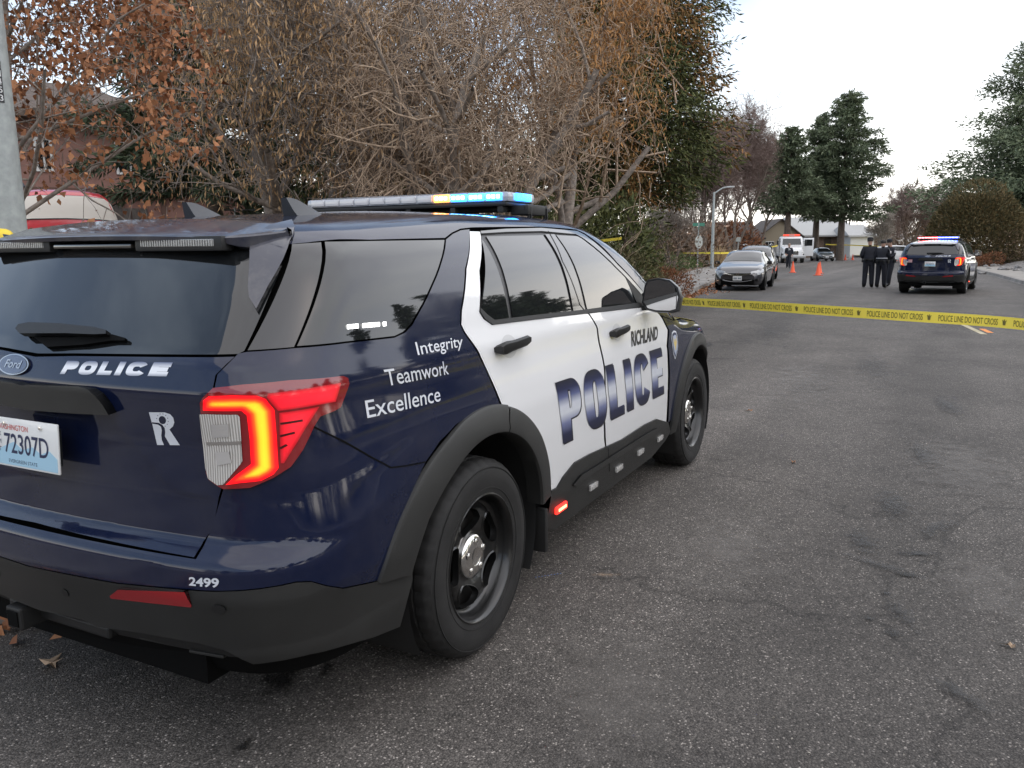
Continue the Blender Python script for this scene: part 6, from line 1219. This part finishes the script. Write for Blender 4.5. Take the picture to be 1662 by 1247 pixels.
b = MB(); b.box((.18, 1.62, 1.55), (.08, 1.02, 1.80), bev=.03); dr_ = b.build('door', wt_, t, auto=40)
b = MB(); b.box((.235, 1.62, 1.98), (.02, .74, .62)); b.build('door_window', darkw, dr_)
b = MB(); b.box((-.45, 1.105, 1.65), (1.0, .02, 1.7)); b.build('doorway_shade', shell, t)  # thin black slab on the closed cab, painted as the shaded interior
b = MB(); b.box((-1.5, 0, .55), (6.5, .9, .2)); b.build('chassis', shell, t)

# ------------------------------------------------------------------ the second police vehicle: a copy with red and blue lamps
x, y = AT(1519, 26.8); far = near.copy(); COL.objects.link(far); far.location = (x, y, float(zroad(x, y))); far.rotation_euler = (0, 0, math.radians(-6.5))
far['label'] = 'dark police SUV seen from behind in mid-street with red and blue lamps flashing'
near['group'] = far['group'] = 'police vehicles'
SKIP = ('light_bar_base', 'strobe_light', 'strobe_housing', 'fleet_number', 'motto_lettering', 'antenna_fin')
def cpy(a, b2, top=True):
    for ch in list(a.children):
        if any(ch.name.split('.')[0] == s for s in SKIP): continue
        k = ch.copy(); COL.objects.link(k); k.parent = b2; cpy(ch, k, False)
kids_ = [c for c in near.children]
cpy(near, far); lightbar(far, False)
tg = [c for c in far.children if c.name.split('.')[0] == 'tailgate'][0]
b = MB(); b.box((-1.052, .60, 1.05), (.006, .16, .095)); fl_ = b.build('flag_decal', mat('flag_white', (.62, .60, .62), .5), tg); b = MB(); [b.box((-1.0565, .58, 1.015+.026*k), (.003, .12, .011)) for k in range(4)]; b.build('flag_stripes', mat('flag_red', (.45, .06, .08), .5), fl_)
b = MB(); b.box((-1.0565, .655, 1.072), (.003, .05, .048)); b.build('flag_canton', mat('flag_blue', (.04, .06, .2), .5), fl_)

# ------------------------------------------------------------------ people
skin_m = mat('skin', (.42, .25, .18), .55); unif = mat('navy_uniform', (.010, .011, .018), .8, var=.3, vscale=10); boot = mat('black_boots', (.008, .008, .008), .4); hair_d = mat('dark_hair', (.02, .015, .012), .6)
def person(label, x, y, rz, H, pose, hat=True, hairm=None, group=None, extras=()):
    t = thing('person', label, 'person', (x, y, gz(x, y)), rz, group); k = H/1.80
    J = {'pelvis': (0, 0, .96), 'spine': (.01, 0, 1.12), 'chest': (.0, 0, 1.34), 'neck': (0, 0, 1.50), 'head0': (.015, 0, 1.60), 'head1': (.02, 0, 1.70), 'top': (.01, 0, 1.755)}
    rad = {'pelvis': (.20, .155), 'spine': (.195, .15), 'chest': (.225, .165), 'neck': (.062, .062), 'head0': (.075, .085), 'head1': (.082, .098), 'top': (.05, .06)}
    E = [('pelvis', 'spine'), ('spine', 'chest'), ('chest', 'neck'), ('neck', 'head0'), ('head0', 'head1'), ('head1', 'top')]
    J['nose'] = (.115, 0, 1.645); rad['nose'] = (.016, .014); E.append(('head0', 'nose')); 
    for s, n in ((1, 'l'), (-1, 'r')):
        P = pose[n]
        J['hip'+n] = (0, s*.095, .90); J['knee'+n] = (P['knee'][0], s*P['knee'][1], P['knee'][2]); J['ank'+n] = (P['ank'][0], s*P['ank'][1], P['ank'][2]); J['toe'+n] = (P['ank'][0]+.17, s*(P['ank'][1]+.02), P['ank'][2]-.045)
        J['sho'+n] = (0, s*.185, 1.42); J['elb'+n] = (P['elb'][0], s*P['elb'][1], P['elb'][2]); J['wri'+n] = (P['wri'][0], s*P['wri'][1], P['wri'][2])
        d = unit(np.array(J['wri'+n])-np.array(J['elb'+n])); J['palm'+n] = tuple(np.array(J['wri'+n])+d*.07)
        for a, r in (('hip', (.125, .125)), ('knee', (.096, .096)), ('ank', (.080, .080)), ('toe', (.042, .036)), ('sho', (.098, .098)), ('elb', (.076, .076)), ('wri', (.036, .036)), ('palm', (.034, .022))): rad[a+n] = r
        E += [('pelvis', 'hip'+n), ('hip'+n, 'knee'+n), ('knee'+n, 'ank'+n), ('ank'+n, 'toe'+n), ('chest', 'sho'+n), ('sho'+n, 'elb'+n), ('elb'+n, 'wri'+n), ('wri'+n, 'palm'+n)]
        side = unit(np.cross(d, np.array([0, 1., 0]))); lat = np.cross(side, d)
        for q, (o_, L_) in enumerate(((.028, .075), (.010, .085), (-.009, .080), (-.026, .062))):
            a = np.array(J['palm'+n])+side*o_+d*.02; b2 = a+d*L_*.5+lat*.012*s; c = b2+d*L_*.38+lat*.03*s
            for nm, p in (('fa', a), ('fb', b2), ('fc', c)): J[f'{nm}{q}{n}'] = tuple(p); rad[f'{nm}{q}{n}'] = (.009, .009)
            E += [('palm'+n, f'fa{q}{n}'), (f'fa{q}{n}', f'fb{q}{n}'), (f'fb{q}{n}', f'fc{q}{n}')]
        a = np.array(J['wri'+n])+d*.035+side*.035; J['th'+n] = tuple(a); J['ti'+n] = tuple(a+d*.045+side*.02); rad['th'+n] = (.012, .012); rad['ti'+n] = (.009, .009); E += [('wri'+n, 'th'+n), ('th'+n, 'ti'+n)]
    lean = pose.get('lean', 0.); names = list(J); ix = {a: i for i, a in enumerate(names)}; V = []
    for a in names:
        p = np.array(J[a], float)*k
        if lean and p[2] > .95*k: dz = p[2]-.95*k; p[0] += dz*math.sin(lean); p[2] = .95*k+dz*math.cos(lean)
        V.append(tuple(p))
    me = bpy.data.meshes.new('body'); me.from_pydata(V, [(ix[a], ix[b2]) for a, b2 in E], []); o = bpy.data.objects.new('body', me); COL.objects.link(o)
    sk = o.modifiers.new('s', 'SKIN'); sk.use_smooth_shade = True; sv = me.skin_vertices[0].data
    for i, a in enumerate(names): sv[i].radius = (rad[a][0]*k, rad[a][1]*k); sv[i].use_root = (a == 'pelvis')
    o.modifiers.new('ss', 'SUBSURF').levels = 1; o.modifiers['ss'].render_levels = 1
    dg = bpy.context.evaluated_depsgraph_get(); dg.update(); m2 = bpy.data.meshes.new_from_object(o.evaluated_get(dg)); bpy.data.objects.remove(o)
    body = bpy.data.objects.new('body', m2); link(body, t); m2.materials.clear()
    for m in (unif, skin_m, boot): m2.materials.append(m)
    nv = np.array([p.center[:] for p in m2.polygons]); zt = np.array(V[ix['neck']]); mi = np.zeros(len(nv), int); mi[nv[:, 2] > zt[2]+.035*k] = 1
    for n in 'lr': mi[np.linalg.norm(nv-np.array(V[ix['palm'+n]]), axis=1) < .13*k] = 1
    for n in 'lr': mi[np.linalg.norm(nv-np.array(V[ix['wri'+n]]), axis=1) < .02] = 0
    mi[nv[:, 2] < .13*k] = 2; m2.polygons.foreach_set('material_index', mi.astype(np.int32)); m2.polygons.foreach_set('use_smooth', np.ones(len(nv), dtype=bool))
    hd = np.array(V[ix['head1']])
    b = MB(); b.lathe([(.096*k, -.045*k), (.101*k, .0), (.092*k, .045*k), (.06*k, .078*k), (.0, .088*k)], 16, 'Z', hd+np.array([-.012*k, 0, .012*k])); hr = b.build('hair', hairm or hair_d, t, smooth=True)
    if hat: b = MB(); b.lathe([(.100*k, .0), (.105*k, .03*k), (.097*k, .07*k), (.05*k, .098*k), (0, .10*k)], 16, 'Z', hd+np.array([-.005*k, 0, .02*k])); b.build('cap', mat('black_cap', (.012, .012, .016), .8), t, smooth=True)
    for s in (-1, 1): b = MB(); b.box(hd+np.array([0, s*.088*k, -.04*k]), (.03*k, .018*k, .05*k), bev=.008); b.build('ear', skin_m, t, auto=60)
    for s in (-1, 1): b = MB(); b.box(hd+np.array([.092*k, s*.032*k, -.03*k]), (.012, .022*k, .010*k), bev=.004); b.build('eye', hair_d, t)
    b = MB(); b.box(np.array(V[ix['head0']])+np.array([.083*k, 0, -.005*k]), (.012, .045*k, .008*k), bev=.003); b.build('mouth', mat('lips', (.30, .13, .10), .6), t)
    if pose.get('belt', True):
        p = np.array(V[ix['pelvis']])+np.array([0, 0, .06*k]); b = MB(); b.loft([[(p[0]+.175*k*math.cos(a), .222*k*math.sin(a), p[2]+dz) for a in np.linspace(0, 2*PI, 21)[:-1]] for dz in (-.025, .03)]); [b.box((p[0]+.17*math.cos(a), .22*math.sin(a), p[2]-.04), (.07, .05, .13), bev=.012, rz=a) for a in (1.55, -1.55, 2.6, -2.5)]; b.build('duty_belt', boot, t, auto=40)
    for fn in extras: fn(t, V, ix, k)
    return t
stand = dict(l=dict(knee=(.01, .11, .50), ank=(-.02, .12, .085), elb=(.0, .27, 1.15), wri=(.20, .17, 1.03)), r=dict(knee=(.01, .11, .50), ank=(-.02, .13, .085), elb=(.0, .27, 1.15), wri=(.20, .15, 1.05)))
stand2 = dict(l=dict(knee=(.02, .12, .50), ank=(.0, .14, .085), elb=(-.02, .28, 1.14), wri=(.16, .20, 1.06)), r=dict(knee=(.03, .10, .50), ank=(.06, .10, .085), elb=(.02, .27, 1.16), wri=(.22, .12, 1.12)), lean=.04)
stand3 = dict(l=dict(knee=(.08, .10, .50), ank=(.12, .10, .085), elb=(.06, .26, 1.16), wri=(.26, .14, 1.14)), r=dict(knee=(-.02, .11, .50), ank=(-.14, .12, .085), elb=(.02, .27, 1.15), wri=(.24, .14, 1.08)), lean=.08)
walkp = dict(l=dict(knee=(.14, .09, .52), ank=(.16, .09, .085), elb=(-.05, .26, 1.16), wri=(.10, .26, .94)), r=dict(knee=(.0, .09, .50), ank=(-.20, .10, .12), elb=(-.04, .26, 1.15), wri=(.16, .20, 1.00)), belt=False)
GO = 'officers standing by the police SUV'
def stripe(t, V, ix, k):
    p = np.array(V[ix['spine']]); b = MB(); b.loft([[(p[0]+.185*k*math.cos(a), .222*k*math.sin(a), p[2]+dz+.0) for a in np.linspace(PI*.62, PI*1.42, 12)] for dz in (-.016, .008)], cap=False); b.build('white_stripe', mat('reflective', (.6, .6, .62), .4), t)
def patch_(t, V, ix, k):
    for n in 'lr':
        e = np.array(V[ix['sho'+n]])*.55+np.array(V[ix['elb'+n]])*.45; s = 1 if n == 'l' else -1; b = MB(); b.box(e+np.array([0, s*.068, .03]), (.075, .012, .09), bev=.004); b.build('shoulder_patch', MATS['reflective'], t)
def badge_(t, V, ix, k):
    e = np.array(V[ix['chest']]); b = MB(); b.box(e+np.array([.128, .07, .02]), (.012, .07, .06), bev=.004); b.build('chest_badge', MATS['reflective'], t)
    e = np.array(V[ix['palmr']]); b = MB(); b.box(e+np.array([.03, 0, -.04]), (.02, .12, .09), bev=.004); b.build('folded_paper', mat('paper', (.6, .6, .58), .7), t)
    e = np.array(V[ix['chest']]); b = MB(); b.prism([(-.04, .09), (.04, .09), (.0, -.10)], .012, org=e+np.array([.118, 0, .03]), U=(0, 1, 0), W=(0, 0, 1), N=(1, 0, 0)); b.build('shirt_front', MATS['paper'], t)
x, y = AT(1412, 30.5); person('officer in dark uniform and cap, back to the camera, leftmost of the group', x, y, .05, 1.84, stand, group=GO)
x, y = AT(1433, 30.2); person('officer in dark jacket with a white line across the waist, middle of the group', x, y, -.35, 1.76, stand2, hat=False, group=GO, extras=(stripe, patch_))
x, y = AT(1446, 31.2); person('officer in black cap turned sideways, nearest to the police SUV', x, y, 2.4, 1.78, stand3, group=GO, extras=(patch_,))
x, y = AT(1281, 60.5); person('man in black suit walking past an orange cone near the white truck', x, y, math.radians(186), 1.80, walkp, hat=False, hairm=mat('thin_hair', (.25, .16, .12), .6), extras=(badge_,))

# ------------------------------------------------------------------ cones
cm_ = mat('cone_orange', (.78, .10, .03), .55)
def cone():
    t = thing('traffic_cone', 'x', 'traffic cone', group='orange traffic cones'); b = MB(); b.lathe([(.15, .03), (.135, .05), (.028, .66), (.022, .68), (.0, .682)], 24); b.build('cone', cm_, t, smooth=True)
    b = MB(); b.box((0, 0, .016), (.38, .38, .032), bev=.012); b.build('base', mat('cone_base', (.55, .08, .03), .6), t, auto=40); return t
c0 = cone(); spots = ((1288.5, 50, 'orange cone at the feet of the man in the black suit'), (1330, 44.5, 'nearer of the two overlapping cones in mid-street'), (1332.5, 48, 'farther of the two overlapping cones in mid-street'), (1373, 96, 'left one of the pair of distant cones by the far kerb'), (1385, 96, 'right one of the pair of distant cones by the far kerb'), (1456, 88, 'distant cone between the officers and the police SUV'))
for i, (px, D, lb) in enumerate(spots):
    x, y = AT(px, D)
    o = c0 if i == 0 else dup(c0, (0, 0, 0)); o.location = (x, y, float(zroad(x, y))); o['label'] = lb; o.rotation_euler.z = i*.7

# ------------------------------------------------------------------ barrier tape
ty = mat('tape_yellow', (.95, .76, .10), .4); tp_ink = mat('tape_ink', (.17, .14, .03), .6)
def ribbon(path, h, tilt, m, name='tape', parent=None):
    P = np.array(path); T = unit(np.gradient(P, axis=0)); V = []
    for i, (p, t_) in enumerate(zip(P, T)):
        up_ = np.array([0, 0, 1.]); s_ = unit(np.cross(t_, up_)); w = up_*math.cos(tilt[i])+s_*math.sin(tilt[i]); V += [p+w*h/2, p-w*h/2]
    return np.array(V)
def tape_line(anchor, label, tilt_fn, text=True, h=.070, group='yellow police barrier tapes', n=170):
    A = np.array([pt(*a) if len(a) == 3 else a[:3] for a in anchor]); L = np.concatenate([[0], np.cumsum(np.linalg.norm(np.diff(A, axis=0), axis=1))]); u = np.linspace(0, L[-1], n)
    P = np.column_stack([np.interp(u, L, A[:, c]) for c in range(3)])
    ker = np.ones(9)/9
    for c in range(3): P[4:-4, c] = np.convolve(P[:, c], ker, 'valid')
    tl = [tilt_fn(s/L[-1]) for s in u]; V = ribbon(P, h, tl, ty); t = thing('barrier_tape', label, 'tape', tuple(P[0]), group=group)
    o = mesh_obj('tape', V-P[0], [(2*i, 2*i+1, 2*i+3, 2*i+2) for i in range(n-1)], ty, t, smooth=True)
    if text:
        V2, Fc = text2d('POLICE LINE DO NOT CROSS', .008); per = .43; s0 = .04; k = 0
        C_, W_2 = P, (V[0::2]-V[1::2])/h
        while s0+per < L[-1]:
            X = s0+V2[:, 0]*per*.79; Q = np.column_stack([np.interp(X, u, C_[:, c]) for c in range(3)]); Wv = unit(np.column_stack([np.interp(X, u, W_2[:, c]) for c in range(3)])); tg_ = unit(np.array([np.interp(X+.01, u, C_[:, c]) for c in range(3)]).T-Q)
            nn = np.cross(tg_, Wv); vw = CAM-Q[0]; nn *= np.sign(nn[0]@vw)
            mesh_obj('tape_lettering', Q+Wv*((V2[:, 1:]-.5)*h*.56)+nn*.0015-P[0], Fc, tp_ink, t)
            # small hand emblem between the phrases
            sx = s0+per*.875; em = [(-.010, -.4), (.010, -.4), (.014, .1), (.020, .28), (.013, .32), (.006, .12), (.004, .42), (-.003, .42), (-.005, .12), (-.011, .36), (-.017, .32), (-.013, 0)]
            Q = []
            for a, b2 in em: X_ = sx+a*.7; Q.append([np.interp(X_, u, C_[:, c]) for c in range(3)]+unit(np.array([np.interp(X_, u, W_2[:, c]) for c in range(3)]))*b2*h*.62+nn[0]*.0015)
            mesh_obj('tape_emblem', np.array(Q)-P[0], [tuple(q) for q in tessellate_polygon([[Vector((a, b2, 0)) for a, b2 in em]])], tp_ink, t); s0 += per; k += 1
    return t
tape_line([(880, 470, 9.2), (1000, 481, 8.0), (1100, 489.5, 6.75), (1200, 494.5, 6.1), (1330, 503.5, 5.65), (1470, 513, 5.3), (1580, 519.5, 5.15), (1662, 524.5, 5.05), (1.75, -5.2, .86, 0), (.9, -8., .82, 0), (.3, -10.75, .88, 0)], 'long yellow tape printed POLICE LINE DO NOT CROSS across the street', lambda s: 1.0*max(0, 1-s*2.7)**1.3, True)
t = thing('stake', 'wooden stake at the right kerb holding the end of the long printed tape', 'stake', (.3, -10.8, gz(.3, -10.8))); b = MB(); b.box((0, 0, .5), (.05, .05, 1.06), bev=.006); b.box((0, 0, .012), (.3, .3, .02)); b.build('stake_post', mat('raw_wood', (.30, .21, .12), .8, var=.3, vscale=20), t)
t = thing('stake', 'wooden stake at the left kerb holding the near end of the long printed tape', 'stake', (*pt(880, 470, 9.2)[:2], gz(*pt(880, 470, 9.2)[:2]))); b = MB(); b.box((0, 0, .5), (.05, .05, 1.1), bev=.006); b.box((0, 0, .012), (.3, .3, .02)); b.build('stake_post', MATS['raw_wood'], t)
tape_line([(1100, 411, 62), (1157, 411, 57), (1190, 411, 58), (1215, 409, 60), (1240, 404, 62), (1262, 399, 64)], 'sagging yellow tape from the street lamp towards the parked sedan', lambda s: .2, False, .12, n=40)
tape_line([(1340, 397, 97), (1380, 398, 97), (1420, 400, 95), (1460, 402, 95), (1480, 402.5, 95)], 'thin distant yellow tape in front of the brick house lawn', lambda s: 0, False, .12, n=30)
tape_line([(955, 396, 17.6), (975, 391, 17.6), (995, 389, 17.6), (1009, 387, 17.6)], 'short bit of yellow tape seen in the bushes above the door mirror', lambda s: .3, False, .06, n=24)

# ------------------------------------------------------------------ the side of the street behind the camera (seen only in reflections)
def findt(nm, k=0): return [o for o in bpy.data.objects if o.parent is None and o.name.split('.')[0] == nm][k]
src = [findt('pine_tree', 1), findt('bare_tree', 5), findt('pine_tree', 2)]
for i, (x, y, k, s) in enumerate(((4, -30, 0, .8), (13, -33, 0, .9), (-6, -31, 0, .7), (-16, -27, 0, .9), (24, -31, 0, .8), (22, -15.5, 2, .62), (29, -16.5, 2, .8), (35, -16, 2, .6), (17, -18, 2, .55), (38, -19, 0, .75), (47, -25, 2, .8), (58, -27, 0, .85), (70, -33, 2, .95), (41, -22, 0, .6), (-27, -12, 0, .8), (-30, 4, 0, .7), (8.5, -25, 1, .55), (-11, -27, 1, .6), (-24, -20, 1, .7))):
    dup(src[k], (x, y, -.1), i*1.1, label=('evergreen' if k != 1 else 'bare')+' tree across the street behind the photographer', group='trees behind the photographer', sc=s)
tk = [o for o in bpy.data.objects if o.parent is None and o.name.split('.')[0] == 'evergreen_shrub'][0]
for i, (x, y, s) in enumerate(((-26, 2, 2.6), (-27, -4, 2.4), (-28, -16, 2.8), (-20, -22, 2.6), (-12, -21, 2.2), (2, -22, 2.2), (9, -21, 1.9), (16, -20, 2.0), (21, -17, 1.8), (28, -17, 2.1), (33, -14.5, 1.6), (-3, -24, 2.4), (-25, 8, 2.6))):
    dup(tk, (x, y, -.1), i*1.7, label='unseen dark hedge shrub added across the street to darken reflections', group='unseen hedge added for reflections', sc=s)  # unseen hedge ring, added so the car paint reflects something dark
b = MB(); hb_ = thing('house', 'pale house across the street behind the photographer', 'house', (-20, -6, 0), .6, 'houses behind the photographer'); b.box((0, 0, 1.4), (6, 9, 2.8)); b.add([(-3, -4.5, 2.8), (3, -4.5, 2.8), (3, 4.5, 2.8), (-3, 4.5, 2.8), (0, -4.5, 4.4), (0, 4.5, 4.4)], [(0, 1, 4), (2, 3, 5)]); b.build('wall', MATS['beige_siding'], hb_)
b = MB(); b.add([(-3.5, -5, 2.6), (0, -5, 4.5), (0, 5, 4.5), (-3.5, 5, 2.6), (3.5, -5, 2.6), (3.5, 5, 2.6)], [(0, 1, 2, 3), (1, 4, 5, 2)]); b.build('roof', rd, hb_)
b = MB(); b.box((3.02, -1.5, 1.5), (.04, 1.4, 1.2)); b.box((3.02, 2, 1.2), (.04, 1., 2.1)); b.build('window', darkw, hb_)
